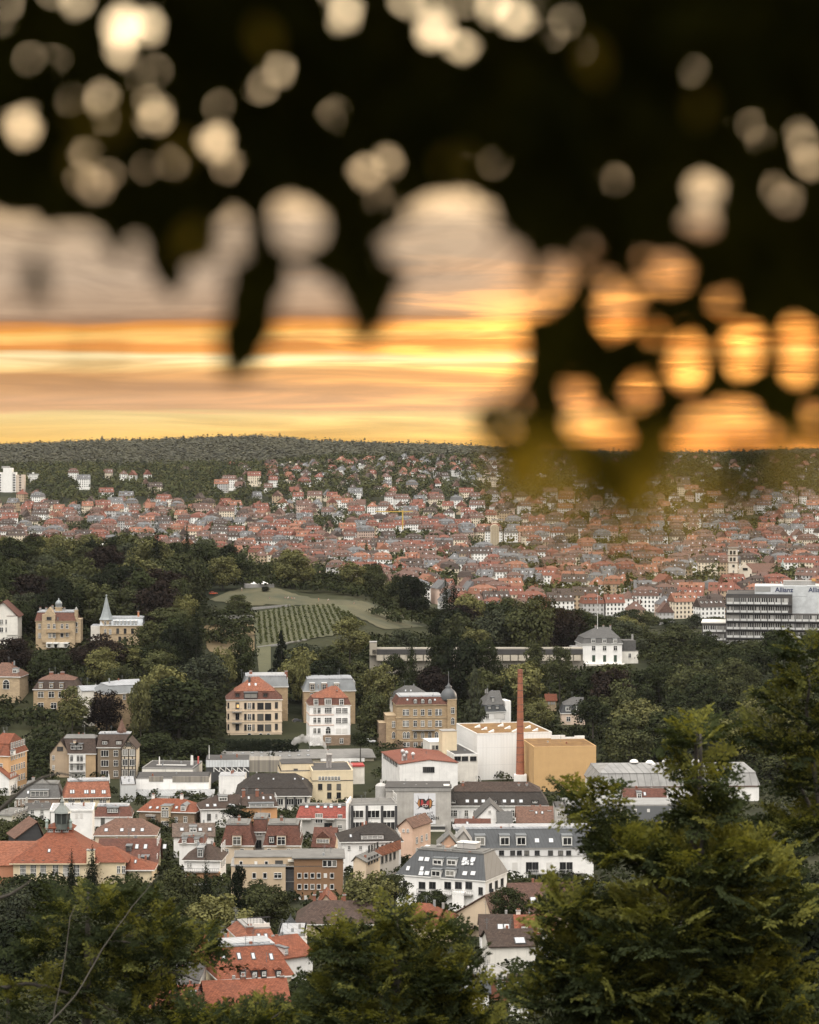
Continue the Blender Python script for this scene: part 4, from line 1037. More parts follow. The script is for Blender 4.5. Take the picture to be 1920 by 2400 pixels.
    def block(s, name, x0, x1, y0, y1, v0, v1, mat, top=None, label=None):
        """a box between photo columns and rows at front plane v0, reaching back to v1"""
        u0, z1 = s.f(x0, y0, v0); u1, _ = s.f(x1, y0, v0); _, z0 = s.f(x0, y1, v0)
        m = MB(); m.box((u0, v0, z0), (u1, v1, z1), mat)
        if top: m.box((u0 - 0.12, v0 - 0.12, z1), (u1 + 0.12, v1 + 0.12, z1 + 0.16), top)
        return s.add(name, m, label)
    def balcony(s, x0, x1, y0, y1, out=1.3, rail=None):
        u0, z1 = s.f(x0, y0, 0); u1, _ = s.f(x1, y0, 0); _, z0 = s.f(x0, y1, 0); m = MB(); rm = rail or DARKF
        m.box((u0, -out, z0 - 0.1), (u1, 0, z0 + 0.12), CONC)
        for a, b in (((u0, -out, z1 - 0.07), (u1, -out + 0.06, z1)), ((u0, -out, z1 - 0.07), (u0 + 0.06, 0, z1)), ((u1 - 0.06, -out, z1 - 0.07), (u1, 0, z1))): m.box(a, b, rm)
        k = max(3, int((u1 - u0) / 0.45))
        for i in range(k + 1): x = u0 + (u1 - u0 - 0.05) * i / k; m.box((x, -out, z0), (x + 0.05, -out + 0.05, z1 - 0.07), rm)
        return s.add('balcony', m)
    def mast(s, x, ytop, ybot, v=None, r=0.08, mat=None, name='mast'):
        v = s.dep / 2 if v is None else v; u, z1 = s.f(x, ytop, v); _, z0 = s.f(x, ybot, v); m = MB(); m.lathe([(r, z0 - 0.3), (r, (z0 + z1) / 2), (r * 0.6, z1)], (u, v, 0), 6, mat or LEAD); return s.add(name, m)
# wall and roof colours
SAND = masonry((0.38, 0.275, 0.165), 1.1, 0.5); SANDL = masonry((0.44, 0.335, 0.215), 1.1, 0.5); SANDD = masonry((0.24, 0.17, 0.115), 1.1, 0.5)
PCREAM = plaster((0.66, 0.555, 0.385), 0.2); PBEI = plaster((0.62, 0.50, 0.37), 0.15); PWHITE = plaster((0.80, 0.785, 0.76), 0.28); POFF = plaster((0.70, 0.67, 0.61), 0.3); PGREY = plaster((0.45, 0.43, 0.40), 0.35)
RRED = tiles((0.24, 0.095, 0.058)); RORANGE = tiles((0.20, 0.068, 0.038), 0.3); RRUST = tiles((0.25, 0.095, 0.055)); RBROWN = tiles((0.062, 0.043, 0.034)); RDARK = tiles((0.036, 0.030, 0.026)); RDRED = tiles((0.115, 0.050, 0.036)); RSLATE = tiles((0.062, 0.066, 0.07), 0.2); RBR = tiles((0.15, 0.085, 0.062))
RGREY = tiles((0.11, 0.107, 0.103), 0.15); RNEW = metal((0.056, 0.06, 0.064), 0.6, 0.9)
def panelwall(t, b):
    co = t.new('ShaderNodeTexCoord').outputs['Object']; sp = t.new('ShaderNodeSeparateXYZ'); t.l.new(co, sp.inputs[0]); h = t.math('ADD', sp.outputs[0], sp.outputs[1])
    j = t.math('MAXIMUM', t.math('LESS_THAN', t.math('FRACT', t.math('DIVIDE', h, 1.1)), 0.09), t.math('LESS_THAN', t.math('FRACT', t.math('DIVIDE', sp.outputs[2], 6.2)), 0.025))
    stk = t.noise(t.comb(t.math('MULTIPLY', h, 0.9), 0.0, t.math('MULTIPLY', sp.outputs[2], 0.05)), 1.0, 5, 0.65); c = t.mix(t.remap(stk, 0.45, 0.8, 0, 0.3), (0.80, 0.79, 0.77), (0.50, 0.48, 0.44))
    t.put(b.inputs['Base Color'], t.mix(t.math('MULTIPLY', j, 0.30), c, (0.42, 0.42, 0.42))); b.inputs['Roughness'].default_value = 0.5
PANEL = mat_base('panelwall', 'wall_panels', panelwall)
# ---- villas on the terrace above the brewery
b = B('E', 120, 525, 603, 521, 862, 15, 'villa', 'cream villa with brown mansard and loggias, hedge before it', 'villa').walls(PBEI)
b.mansard(RDRED, (190, 540, 452), 1.9, RRED, (345, 400, 322), vtop=8)
b.win([283, 354], [578, 675, 768], 18, 50, 'bare').win(318, [578, 675, 768], 30, 50, 'cross').win(555, [572, 668, 762], 22, 48, 'dark').win(133, [575, 672, 765], 12, 46, 'bare').win([415, 482], [580, 677, 770], 52, 54, 'bare').win(212, [575, 672, 765], 30, 52, 'dark').win([318, 418, 485], [850], 36, 28, 'arch')
b.band([625, 722, 815], 7, PBEI).dormer(330, 515, 118, 52, 'dark', DARKF).dormer([212, 458], 500, 40, 36, 'dark', RDRED, rmat=RDRED).sky([317, 373], 405, 18, 22).chim(318, 320, 372, 20, 6, DARKF)
b.balcony(165, 252, 600, 632); b.balcony(165, 252, 697, 728); b.side(4, [3, 7, 11], 1.2, 1.9)
b = B('E', 268, 412, 655, 409, 720, 17, 'apartment_building', 'sandstone block with grey mansard and pale flat top behind the cream villa', 'building').walls(SAND)
b.mansard(LEAD, (288, 640, 322), 1.6, PALER, flat=True).side(6, [3, 7, 11, 15], 1.2, 2.0); b.chim([330, 640], 270, 320, 26, 8); b.mast(517, 262, 300)
b = B('E', 848, 578, 1205, 573, 942, 14, 'villa', 'white villa with red hip roof over a stone base, beside the steam', 'villa').walls(PWHITE)
b.mansard(RDRED, (880, 1185, 512), 1.5, RRED, (1040, 1085, 402), vtop=7).dormer([903, 1128], 572, 40, 56, 'cross', WHITE, rmat=RDRED).dormer(1010, 570, 60, 56, 'triple', WHITE, rmat=RDRED)
b.win([893, 930], [620, 705, 798], 26, 42, 'cross').win(1010, [618, 705], 58, 42, 'grid').win(1010, 800, 40, 44, 'arch').win([1102, 1157], [620, 708], 46, 42, 'grid').win([1102, 1157], 798, 46, 44, 'shut').win(1010, 880, 46, 40, 'cross').win(1128, 886, 28, 40, 'cross')
b.band([660, 750], 8, plaster((0.62, 0.47, 0.40), 0.1)).band(575, 7, SANDL, 0.3); b.block('basement', 965, 1206, 838, 945, -0.6, 0.5, SANDD); b.block('bay', 1062, 1200, 585, 838, -0.35, 0.4, PWHITE); b.win([1102, 1157], [620, 708], 46, 42, 'grid', -0.35).win([1102, 1157], 798, 46, 44, 'shut', -0.35).win([1128], 886, 28, 40, 'cross', -0.62).win(1010, 880, 46, 40, 'grid', -0.62)
b.side(4, [4, 8, 12], 1.2, 2.0); b.chim(1087, 440, 480, 12, 4)
b = B('E', 796, 448, 1248, 444, 750, 17, 'apartment_building', 'sandstone block with grey mansard and dormers behind the white villa', 'building').walls(SAND)
b.mansard(LEAD, (828, 1222, 346), 1.7, PALER, flat=True).dormer([870, 975, 1085], 442, 42, 60, 'cross', SAND, rmat=WHITE).side(6, [3, 7, 11, 15], 1.2, 2.0); b.win([865], [485, 560, 640], 24, 40, 'cross'); b.mast(1108, 250, 300)
# ---- sandstone palace
b = B('F', 215, 468, 582, 464, 788, 16, 'palace', 'long sandstone palace with red mansard and a domed corner tower', 'palace').walls(SAND)
b.mansard(RDRED, (235, 545, 412), 1.6, PALER, flat=True, trim=SANDL).dormer([350, 403, 455], 458, 28, 32, 'arch', RDRED, 'hip', RDRED).sky([293, 492], 438, 12, 12)
b.win([282], [522, 603], 42, 40, 'pair').win([349, 403, 455], [522, 603], 24, 42, 'cross').win([517], [520, 602], 44, 42, 'pair').win([272, 298, 349, 403, 455, 503, 530], [690], 22, 36, 'arch').win([287], 755, 42, 28, 'pair').win([352, 405], 755, 24, 30, 'cross')
b.band([562, 645, 728], 7, SANDL); b.block('basement', 213, 584, 735, 800, -0.25, 0.5, SANDD); b.win([287], 755, 42, 28, 'pair', -0.27).win([352, 405], 755, 24, 30, 'cross', -0.27); b.balcony(325, 490, 630, 652, 1.4, SANDD)
b.block('wing', 140, 216, 548, 795, 1.5, 14, SAND, SANDL); b.win(193, [608], 20, 42, 'cross', 1.48).win(193, 690, 20, 36, 'arch', 1.48); b.block('annex', 88, 141, 600, 795, 3, 12, SANDD, SANDL)
tw = b.block('tower', 582, 648, 432, 790, -1.2, 6.5, SAND, SANDL); b.win(620, [508], 22, 42, 'cross', -1.22).win(620, 588, 22, 38, 'arch', -1.22)
u, z = b.f(574, 430, 2.6); dm = MB(); k = b.m(1)
dm.lathe([(60 * k, z), (62 * k, z + 14 * k), (58 * k, z + 40 * k), (46 * k, z + 62 * k), (24 * k, z + 80 * k), (20 * k, z + 86 * k), (25 * k, z + 96 * k), (8 * k, z + 106 * k), (5 * k, z + 118 * k), (2.4 * k, z + 124 * k), (1.2 * k, z + 205 * k)], (b.f(590, 430, 2.6)[0], 2.6, 0), 14, metal((0.085, 0.09, 0.095), 0.5)); b.add('dome', dm, smooth=True)
b = B('F', 165, 415, 452, 415, 520, 12, 'house', 'grey hip-roofed house with a pale wall behind the sandstone palace', 'house', D=1110).walls(POFF).hip(RGREY, 270, 345, 328); b.win([190], [450], 18, 34).sky([280, 318], 372, 10, 12)
b = B('F', 845, 520, 1000, 515, 612, 13, 'villa', 'white villa with dark grey mansard beside a tall pointed conifer', 'villa', D=1105).walls(PWHITE)
b.mansard(RSLATE, (850, 985, 470), 1.2, RGREY, (890, 960, 365), vtop=6).dormer([910], 445, 22, 30, 'cross', DARKF).dormer([885, 940], 500, 24, 22, 'cross', DARKF).win([870, 985], [550], 20, 34).win(955, 550, 80, 36, 'shut'); b.block('terrace', 1000, 1040, 440, 610, 1, 9, PWHITE); b.side(3, [2.5, 6], 1.3, 1.8)
b = B('F', 1405, 528, 1575, 528, 600, 12, 'villa', 'small pinkish villa with grey mansard half hidden by the park trees', 'villa', D=1120).walls(plaster((0.58, 0.46, 0.37), 0.2)).mansard(RSLATE, (1420, 1565, 470), 0.9, RGREY, (1480, 1565, 412), vtop=6).dormer([1455, 1530], 510, 40, 30, 'cross', WHITE).win([1455, 1545], 570, 26, 30)
b = B('F', 1293, 440, 1368, 440, 470, 10, 'house', 'little house with orange tiled roof deep in the trees near the tall chimney', 'house', D=1150).walls(SANDL).gable_u(RORANGE, 392).win([1315, 1335, 1352], 455, 8, 12)
# ---- brewery
b = B('F', 795, 686, 1335, 673, 1030, 33, 'brewery_hall', 'huge white windowless hall with rusty planted roof behind the chimney', 'hall', D=1000, rot=12).walls(PANEL)
SEDUM = mat_base('sedum', 'planted_roof', lambda t, bs: (t.put(bs.inputs['Base Color'], t.mix(t.remap(t.noise(t.new('ShaderNodeTexCoord').outputs['Object'], 0.35, 6, 0.7), 0.35, 0.68), (0.115, 0.055, 0.018), (0.24, 0.135, 0.040))), t.put(bs.inputs['Roughness'], 0.95)))
b.flat(SEDUM, 0.55, WHITE)
for x, y in ((800, 632), (850, 648), (900, 667), (968, 624), (1018, 641), (1070, 662), (1165, 637), (1218, 658)):
    dx, dz = b._t(x, y); zz = b.p0.z + b.H + 0.3; t = (zz - EZ) / dz; w_ = Vector((t * dx - b.p0.x, t - b.p0.y, 0)); u, v = w_.x * b.c + w_.y * b.s_, -w_.x * b.s_ + w_.y * b.c
    m = MB(); m.prism([(u - 1.0, v, b.H + 0.3), (u + 1.0, v, b.H + 0.3), (u + 1.0, v, b.H + 1.25)], (0, 0, 0), (0, 1.6, 0), WHITE); m.build('roof_hatch', b.o)
b.block('plinth', 790, 1340, 1015, 1040, -0.2, 0.5, CONC)
OCH = plaster((0.52, 0.335, 0.160), 0.10)
b = B('F', 1207, 778, 1655, 770, 1085, 24, 'brewery_hall', 'windowless ochre yellow hall with stepped planted roof edge', 'hall', D=974, rot=8).walls(OCH).flat(SEDUM, 0.35, OCH)
for x0, x1, h in ((1330, 1430, 1.2), (1430, 1500, 0.5), (1500, 1570, 0.9)):
    u0 = b.f(x0, 735, 22)[0]; u1 = b.f(x1, 735, 22)[0]; m = MB(); m.box((u0, 21.5, b.H), (u1, 22.3, b.H + h + 0.4), WHITE); m.build('parapet', b.o)
b.block('plinth', 1205, 1665, 1085, 1150, 0.3, 23, PWHITE)
# the brick chimney
def lathe_thing(name, label, cat, fr, x, y0, y1, r0, r1, D, mat, n=20, prof=None):
    ox, oy, sc = FR[fr]; px, pt, pb = ox + x / sc, oy + y0 / sc, oy + y1 / sc; k = D / F; c = P(px, pb, D); h = (pb - pt) * k
    o = empty(name, label, cat, c); m = MB(); m.lathe(prof(h) if prof else [(r0 / sc * k, 0), (r1 / sc * k, h)], n=n, mat=mat); m.build('shaft' if name == 'factory_chimney' else 'shell', o, smooth=False)
    BLD.append(type('T', (), dict(o=o, px=px, py=(pt + pb) / 2))()); return o, h, k
o, h, k = lathe_thing('factory_chimney', 'tall tapering red brick chimney in front of the white hall', 'chimney', 'F', 1107, 212, 970, 31, 17, 985, masonry((0.34, 0.125, 0.07), 0.5, 0.35))
m = MB(); m.lathe([(17.5 / 3.08 * k, h - 1.6), (19 / 3.08 * k, h - 1.2), (19 / 3.08 * k, h), (13 / 3.08 * k, h), (13 / 3.08 * k, h - 1.5)], n=20, mat=BRICK, cap=False); m.build('crown_ring', o)
m = MB()
for q in np.arange(0.12, 0.98, 0.068): r_ = (31 + (17 - 31) * q) / 3.08 * k + 0.04; m.lathe([(r_, h * q), (r_, h * q + 0.14)], n=20, mat=DARKF, cap=False)
tag(m.build('steel_band', o), kind='stuff')
m = MB(); m.box((-2.2, -2.0, -4.0), (2.2, 2.0, 0.05), PWHITE); m.build('base', o)
b = B('F', 236, 895, 656, 884, 1050, 34, 'brewery_hall', 'white gabled hall with low rust-red roof and a row of three windows', 'hall', D=962, rot=11).walls(PWHITE).gable_v(tiles((0.21, 0.075, 0.05), 0.15), 450, 866, 0.3); b.win([418, 446, 474], 935, 24, 36, 'dark'); b.side(9, [6.0], 1.6, 1.6, 'dark', 'l')
for x, y in ((258, 820), (285, 830), (270, 850), (333, 840)):
    u, z = b.f(x, y + 35, 6); q = MB(); q.lathe([(0.35, z - 1), (0.35, z + 2.0), (0.7, z + 2.1), (0.7, z + 2.8), (0.2, z + 3.2)], (u, 6, 0), 8, metal((0.55, 0.55, 0.55), 0.35)); q.build('roof_vent', b.o, smooth=True)
b = B('F', 630, 835, 800, 822, 1010, 30, 'brewery_annex', 'beige annex with a strip of dark windows and a stair block beside the white hall', 'annex', D=985, rot=12).walls(POFF).flat(DFLAT, 0.5, WHITE); b.win([655, 708, 768], 856, 44, 28, 'dark'); b.block('stair_block', 545, 650, 660, 830, 12, 18, PCREAM, CONC)
b.block('low_wing', 455, 632, 740, 830, 22, 34, POFF, WHITE); b.win([480, 505, 530, 600], 775, 16, 24, 'dark', 21.98)
b = B('E', 85, 1052, 1412, 1032, 1135, 26, 'storage_shed', 'very long low shed with corrugated grey roof and rows of pale rooflights', 'shed', D=1035).walls(plaster((0.40, 0.36, 0.28), 0.5))
CORR = metal((0.22, 0.21, 0.195), 0.6, 0.8); b.gable_u(CORR, 985, 0.7, x=85)
for k in range(9): b.sky([180 + k * 82], [1003 - k * 3, 1033 - k * 2], 24, 10)
b.block('white_bay', 945, 1330, 1045, 1130, -1.0, 2.0, PWHITE); b.win([980, 1110, 1230], 1083, 90, 30, 'dark', -1.02)
b = B('E', 870, 1158, 1228, 1150, 1400, 22, 'brewery_office', 'cream flat-roofed block with twin steel stacks and a red roof slab', 'office', D=930, rot=6).walls(PCREAM).flat(DFLAT, 0.4, PCREAM)
b.win([936, 964, 992, 1020, 1048, 1076, 1104], 1217, 18, 34, 'cross').win([940, 1020, 1103], [1290], 34, 46, 'dark').win([1020, 1103], 1365, 34, 46, 'dark').band(1238, 6, DFLAT, 0.1).side(3, [9, 5], 1.2, 2)
m = MB(); u0, z = b.f(930, 1118, 20); u1, _ = b.f(1330, 1118, 20); m.box((u0, 20, z), (u1, 27, z + 0.5), plain((0.33, 0.03, 0.03), 0.6)); m.build('red_roof_slab', b.o)
m = MB(); m.box((u0, 20.4, z - 6), (u1, 26.5, z - 0.02), POFF); m.build('wing', b.o)
for x in (1005, 1030):
    u, z0 = b.f(x, 1148, 8); _, z1 = b.f(x, 1000, 8); q = MB(); q.lathe([(0.42, z0 - 1), (0.42, z1 - 0.5), (0.55, z1 - 0.4), (0.55, z1)], (u, 8, 0), 12, metal((0.45, 0.42, 0.40), 0.3)); q.build('steel_stack', b.o, smooth=True)
STACK = P(500 + 1005 / 3.75, 1500 + 1000 / 3.75, b.D + 8)
b = B('E', 592, 1165, 872, 1160, 1380, 18, 'brewery_office', 'long cream office wing with a dark-roofed penthouse, left of the twin stacks'.replace('left of', 'on the shed side of'), 'office', D=938, rot=6).walls(PCREAM).flat(DFLAT, 0.3, PCREAM); b.block('penthouse', 600, 880, 1090, 1168, 3, 14, PCREAM, DFLAT); b.win(725, 1138, 30, 10, 'dark', 2.98)
# dark mansard hall
b = B('I', 535, 502, 1125, 500, 640, 26, 'malthouse', 'broad hall with dark brown double-sloped roof and white pilastered wall', 'hall', D=905).walls(POFF).mansard(RDARK, (575, 1105, 440), 3.0, RDARK, (690, 1010, 318), 0.8, vtop=13); b.win([965, 1035, 880, 790, 700], 550, 56, 46, 'triple').sky([710, 832, 1005, 1070], 372, 12, 12)
for x in (545, 660, 745, 835, 925, 995, 1085): b.block('pilaster', x, x + 16, 503, 640, -0.35, 0.1, DARKF)
# white factory range
b = B('H', 1098, 502, 1690, 500, 660, 16, 'factory_building', 'white factory range with stained concrete upper wall and grey lean-to roof', 'factory', D=955).walls(PWHITE).flat(DFLAT, 0.3, CONC)
CST = mat_base('stained', 'stained_concrete', lambda t, bs: t.put(bs.inputs['Base Color'], t.mix(t.remap(t.noise(t.comb(t.math('MULTIPLY', t.new('ShaderNodeSeparateXYZ').outputs[0], 1.0), 0.0), 1.0), 0.3, 0.7), (0.30, 0.27, 0.22), (0.12, 0.11, 0.10))))
SEPN = [n for n in CST.node_tree.nodes if n.type == 'SEPXYZ'][0]; CST.node_tree.links.new(CST.node_tree.nodes.new('ShaderNodeTexCoord').outputs['Object'], SEPN.inputs[0])
b.block('upper_wall', 1205, 1320, 485, 525, -0.15, 0.5, CST); b.block('upper_wall', 1395, 1690, 485, 530, -0.15, 0.5, CST)
u0, z0 = b.f(1075, 640, -9); u1, _ = b.f(1730, 640, -9); _, z1 = b.f(1098, 588, -0.1); m = MB(); m.prism([(0, -9, z0), (0, -0.05, z1), (0, -0.05, z1 - 0.3), (0, -9, z0 - 0.3)], (u0, 0, 0), (u1, 0, 0), metal((0.34, 0.345, 0.345), 0.5, 1.0)); m.build('lean_to_roof', b.o)
m = MB(); m.box((u0 + 0.3, -8.7, -8), (u1 - 0.3, -0.2, z0 - 0.32), PWHITE); m.build('lean_to_wall', b.o)
for x in (1065, 1245, 1410, 1580): b.block('pilaster', x, x + 18, 650, 740, -9.0, -8.6, DARKF)
b = B('H', 1150, 420, 1560, 425, 520, 20, 'factory_building', 'flat dark-roofed factory block with ducts and pale parapets', 'factory', D=985).walls(POFF).flat(DFLAT, 0.5, CONC); b.block('roof_plant', 1250, 1500, 405, 440, 6, 12, DARKF, CONC); b.block('duct', 1265, 1505, 388, 396, 8, 9.2, WHITE); b.mast(1290, 322, 400, 8, 0.25, WHITE); b.mast(1548, 312, 415, 9, 0.3, WHITE); b.mast(1558, 312, 415, 9, 0.3, WHITE); b.block('striped_pole', 1598, 1608, 320, 380, 9, 9.6, plain((0.5, 0.1, 0.08), 0.5))
b = B('I', 288, 216, 635, 214, 330, 14, 'loading_bay', 'pale steel box carried on an open white truss above a dark bay', 'building', D=985).walls(DARKF); b.H = b.m(330 - 216)
b.block('steel_box', 286, 636, 214, 270, -0.3, 13, metal((0.60, 0.62, 0.63), 0.4, 1.0))
m = MB()
for k in range(6):
    x = 350 + k * 48; u0, z0 = b.f(x, 308, -0.2); u1, z1 = b.f(x + 44, 308, -0.2); _, zt = b.f(x, 272, -0.2)
    for a, c in (((u0, -0.2, z0), (u0, -0.2, zt)), ((u0, -0.2, zt), (u1, -0.2, z0))): m.tube([a, c], 0.16, 4, WHITE)
m.build('truss', b.o); b.mast(312, 92, 214, 3, 0.15, WHITE)
b.block('concrete_wall', 636, 895, 214, 310, 0.5, 12, CST); b.flat(DFLAT, 0.2, CONC)
b = B('I', 390, 345, 600, 345, 470, 10, 'factory_building', 'plain white box of a factory block beside the dark double-sloped hall', 'factory', D=940).walls(PWHITE).flat(PALER, 0.2, WHITE)
# grey mural building, silo, two-storey block
b = B('J', 300, 500, 740, 500, 790, 20, 'brewery_warehouse', 'grey concrete warehouse wall carrying a large painted banner', 'warehouse', D=842).walls(plaster((0.42, 0.40, 0.37), 0.5)).flat(DFLAT, 0.2, CONC); b.block('roof_band', 298, 742, 478, 502, -0.2, 6, CONC, DFLAT); b.block('roof_box', 690, 730, 462, 500, 3, 6, WHITE); b.block('loading_ramp', 555, 700, 740, 762, -3, 0, DARKF, CONC); b.block('ledge', 555, 700, 762, 800, -3.2, 0, POFF)
WARE = b
b = B('J', 60, 598, 375, 592, 760, 12, 'factory_building', 'two-storey white block with dark pilasters and bands of windows', 'factory', D=816).walls(PWHITE).flat(FLATR, 0.4, CONC); b.win([108, 216, 320], [655], 80, 46, 'triple').win([108, 205, 320], 740, 80, 60, 'triple').side(3, [4, 8], 1.6, 1.8)
for x in (66, 165, 268, 362): b.block('pilaster', x, x + 16, 600, 760, -0.4, 0.1, DARKF)
lathe_thing('silo_tank', 'pale steel silo tank beside the mural warehouse', 'silo', 'J', 268, 450, 570, 1, 1, 856, metal((0.48, 0.47, 0.45), 0.4), 18, lambda h: [(1.75, -3), (1.75, h - 0.6), (1.2, h - 0.1), (0.3, h + 0.3), (0.3, h + 1.2)])
# banner on the warehouse
u0, z1 = WARE.f(489, 515, 0); u1, z0 = WARE.f(636, 722, 0); bn = MB(); bn.box((u0, -0.12, z0), (u1, -0.02, z1), plaster((0.60, 0.60, 0.62), 0.1)); ban = bn.build('banner', WARE.o); ban['label'] = 'painted banner of a barrel emblem bursting through a wall'
BW, BH = u1 - u0, z1 - z0
def bp(x, y): return (u0 + BW * x, z0 + BH * y)
def flatpoly(pts, mat, y, name):
    m = MB(); m.prism([(bp(*p)[0], 0, bp(*p)[1]) for p in pts], (0, y, 0), (0, y + 0.012, 0), mat); return m
INK = plain((0.02, 0.02, 0.02), 0.6); ORG = plain((0.40, 0.17, 0.05), 0.6); CRM = plain((0.36, 0.04, 0.04), 0.6)
em = MB()
def ep(pts, mat, y): em.prism([(bp(*p)[0], 0, bp(*p)[1]) for p in pts], (0, y, 0), (0, y + 0.012, 0), mat)
ep([(.15, .66), (.22, .82), (.48, .82), (.55, .76), (.66, .83), (.78, .82), (.86, .74), (.84, .58), (.74, .50), (.56, .47), (.50, .50), (.42, .54), (.24, .55)], INK, -0.135)
ep([(.17, .66), (.23, .80), (.27, .80), (.27, .57), (.22, .57)], ORG, -0.15); ep([(.72, .52), (.72, .80), (.77, .80), (.82, .74), (.80, .58)], ORG, -0.15)
ep([(.31, .61), (.34, .80), (.42, .78), (.46, .61)], CRM, -0.15); ep([(.56, .61), (.60, .74), (.70, .78), (.70, .61)], CRM, -0.15); ep([(.46, .61), (.47, .66), (.56, .66), (.56, .61)], CRM, -0.15)
for a, c in (((.22, .80), (.18, .96)), ((.66, .82), (.70, .97)), ((.16, .66), (.02, .76)), ((.84, .60), (1.0, .61)), ((.85, .73), (.95, .78)), ((.24, .56), (.20, .45)), ((.72, .52), (.72, .41)), ((.80, .57), (.84, .46)), ((.30, .55), (.10, .47))):
    n = Vector((c[1] - a[1], -(c[0] - a[0]), 0)).normalized() * 0.014; ep([(a[0] + n.x, a[1] + n.y), c, (a[0] - n.x, a[1] - n.y)], INK, -0.133)
em.build('emblem', ban)
def lettering(txt, x, y, size, parent, mat, yoff, rotz=0.0, name='lettering', ext=0.01, rot=(math.pi / 2, 0, 0), bold=0.0):
    c = bpy.data.curves.new(name, 'FONT'); c.body = txt; c.size = size; c.extrude = ext; c.offset = bold; c.align_x = 'LEFT'; o = bpy.data.objects.new(name, c)
    c.materials.append(mat); me = bpy.data.meshes.new_from_object(o); bpy.data.objects.remove(o); o = link(name, me, parent, (x, yoff, y)); o.rotation_euler = rot
    if rotz: o.rotation_euler = (rot[0], -rotz, rot[2])
    return o
lettering('CD', bp(.385, .555)[0], bp(.385, .555)[1], 1.15, ban, WHITE, -0.17)
for t_, x, y, sz in (('HIER BRAUT', .07, .255, 1.0), ('SICH WAS', .26, .175, 1.0), ('ZUSAMMEN', .17, .07, 1.25)): lettering(t_, bp(x, y)[0], bp(x, y)[1], sz, ban, INK, -0.135, 0.12, bold=0.02)
# ---- white building with long brown mansard and its neighbours
b = B('J', 692, 597, 1385, 597, 770, 17, 'guild_house', 'long white building under a high two-step brown roof', 'building', D=850).walls(PWHITE).mansard(RDARK, (765, 1345, 505), 3.2, RBROWN, (830, 1265, 436), 0.7, vtop=8)
b.dormer([755, 1030, 1305], 585, 38, 20, 'triple', DARKF, rmat=RDARK).sky([850, 908, 957, 1100, 1155, 1212], 578, 22, 18).win([740, 768, 843, 903, 1155], 650, 22, 40).win([740, 768, 843], 725, 22, 40).band(602, 8, WHITE, 0.3); b.chim([1197, 1250], 450, 490, 14, 6, CONC); b.chim([820], 440, 470, 16, 6)
b = B('J', 905, 690, 1110, 690, 760, 12, 'house', 'small white house with steep grey gable before the long brown-roofed building', 'house', D=800).walls(PWHITE).gable_v(RGREY, 1008, 588); b.win([1000], [640], 14, 16); b.win([960, 1050], 725, 18, 30)
b = B('J', 1060, 742, 1150, 742, 780, 14, 'house', 'narrow house with ribbed grey roof tucked beside the steep grey gable', 'house', D=790).walls(POFF).gable_u(RGREY, 640, vr=10)
b = B('J', 775, 750, 1000, 750, 790, 10, 'house', 'low house with short rusty red gabled roof below the steep grey gable', 'house', D=785).walls(PWHITE).gable_u(RDRED, 690); b.chim(935, 690, 730, 22, 6, DARKF); b.sky([850], 725, 14, 14)
b = B('J', 1188, 716, 1425, 716, 790, 11, 'house', 'brown-roofed house with two pale chimneys above the grey modern terrace', 'house', D=800).walls(PWHITE).gable_u(RBR, 606, x=1200); b.chim([1282, 1402], 628, 665, 22, 4, WHITE); b.sky([1315, 1355], 655, 12, 14)
b = B('J', 1440, 615, 1520, 615, 780, 12, 'house', 'grey-walled narrow house beside the brown roof with pale chimneys', 'house', D=825).walls(PGREY).flat(DFLAT, 0.3, CONC); b.win([1470], [655, 710], 22, 24); b.win([1500], 710, 16, 26)
b = B('J', 5, 842, 402, 838, 1085, 14, 'house', 'white house with dark hip roof and long flat dormer', 'house', D=730, rot=6).walls(PWHITE).hip(RDARK, 190, 285, 716, 0.7).dormer(210, 826, 150, 30, 'grid', WHITE, rmat=RDARK)
b.win([53, 130, 207], 882, 16, 22).win([284, 360], 893, 22, 44).win([284, 360], 972, 22, 46).win(360, 1055, 22, 46).win([130, 207], 975, 22, 40).band(850, 7, WHITE, 0.3).side(4, [2.5, 6, 9.3], 1.0, 1.7).sky(65, 815, 14, 16)
b = B('J', 385, 742, 480, 790, 1000, 12, 'house', 'row house with rusty gabled roof seen between the white house and the banner', 'house', D=765, rot=-25).walls(plaster((0.6, 0.42, 0.32), 0.2)).gable_v(RBR, 440, 690); b.win([420, 450], 765, 12, 18); b.side(3, [3, 6], 1, 1.6)
# ---- modern grey-roofed house and the long white modern terrace
b = B('J', 372, 1060, 970, 1105, 1175, 13.5, 'apartment_building', 'modern white block with steep grey metal roof and roof terraces', 'building', D=652).walls(PWHITE)
b.mansard(RNEW, (520, 960, 895), 4.2, FLATR, flat=True, ov=0.25, trim=WHITE, rb=3.0)
b.win([545, 615, 718, 790, 860], 1135, 44, 40, 'dark').win([545, 640], 1195, 50, 36, 'dark').win(430, 1125, 26, 36, 'dark').win([940], 1172, 26, 44, 'dark').win([1015], 1180, 20, 40, 'dark').sky([840], 1000, 26, 30)
b.sky([820, 850, 880], [985, 1003], 22, 14); b.sky([447, 540], 1040, 26, 28); b.dormer([650, 745], 1000, 70, 44, 'big', WHITE); b.dormer([640, 735], 1078, 70, 48, 'big', WHITE); b.sky([535, 575, 830, 885], [975, 1072], 34, 26); b.balcony(520, 745, 1155, 1185, 1.2, CONC); b.balcony(755, 890, 1160, 1190, 1.2, CONC)
b.block('bay', 748, 825, 1180, 1330, -1.2, 0, PWHITE); b.side(3, [-2.5, 1.2], 1.4, 1.7, 'dark')
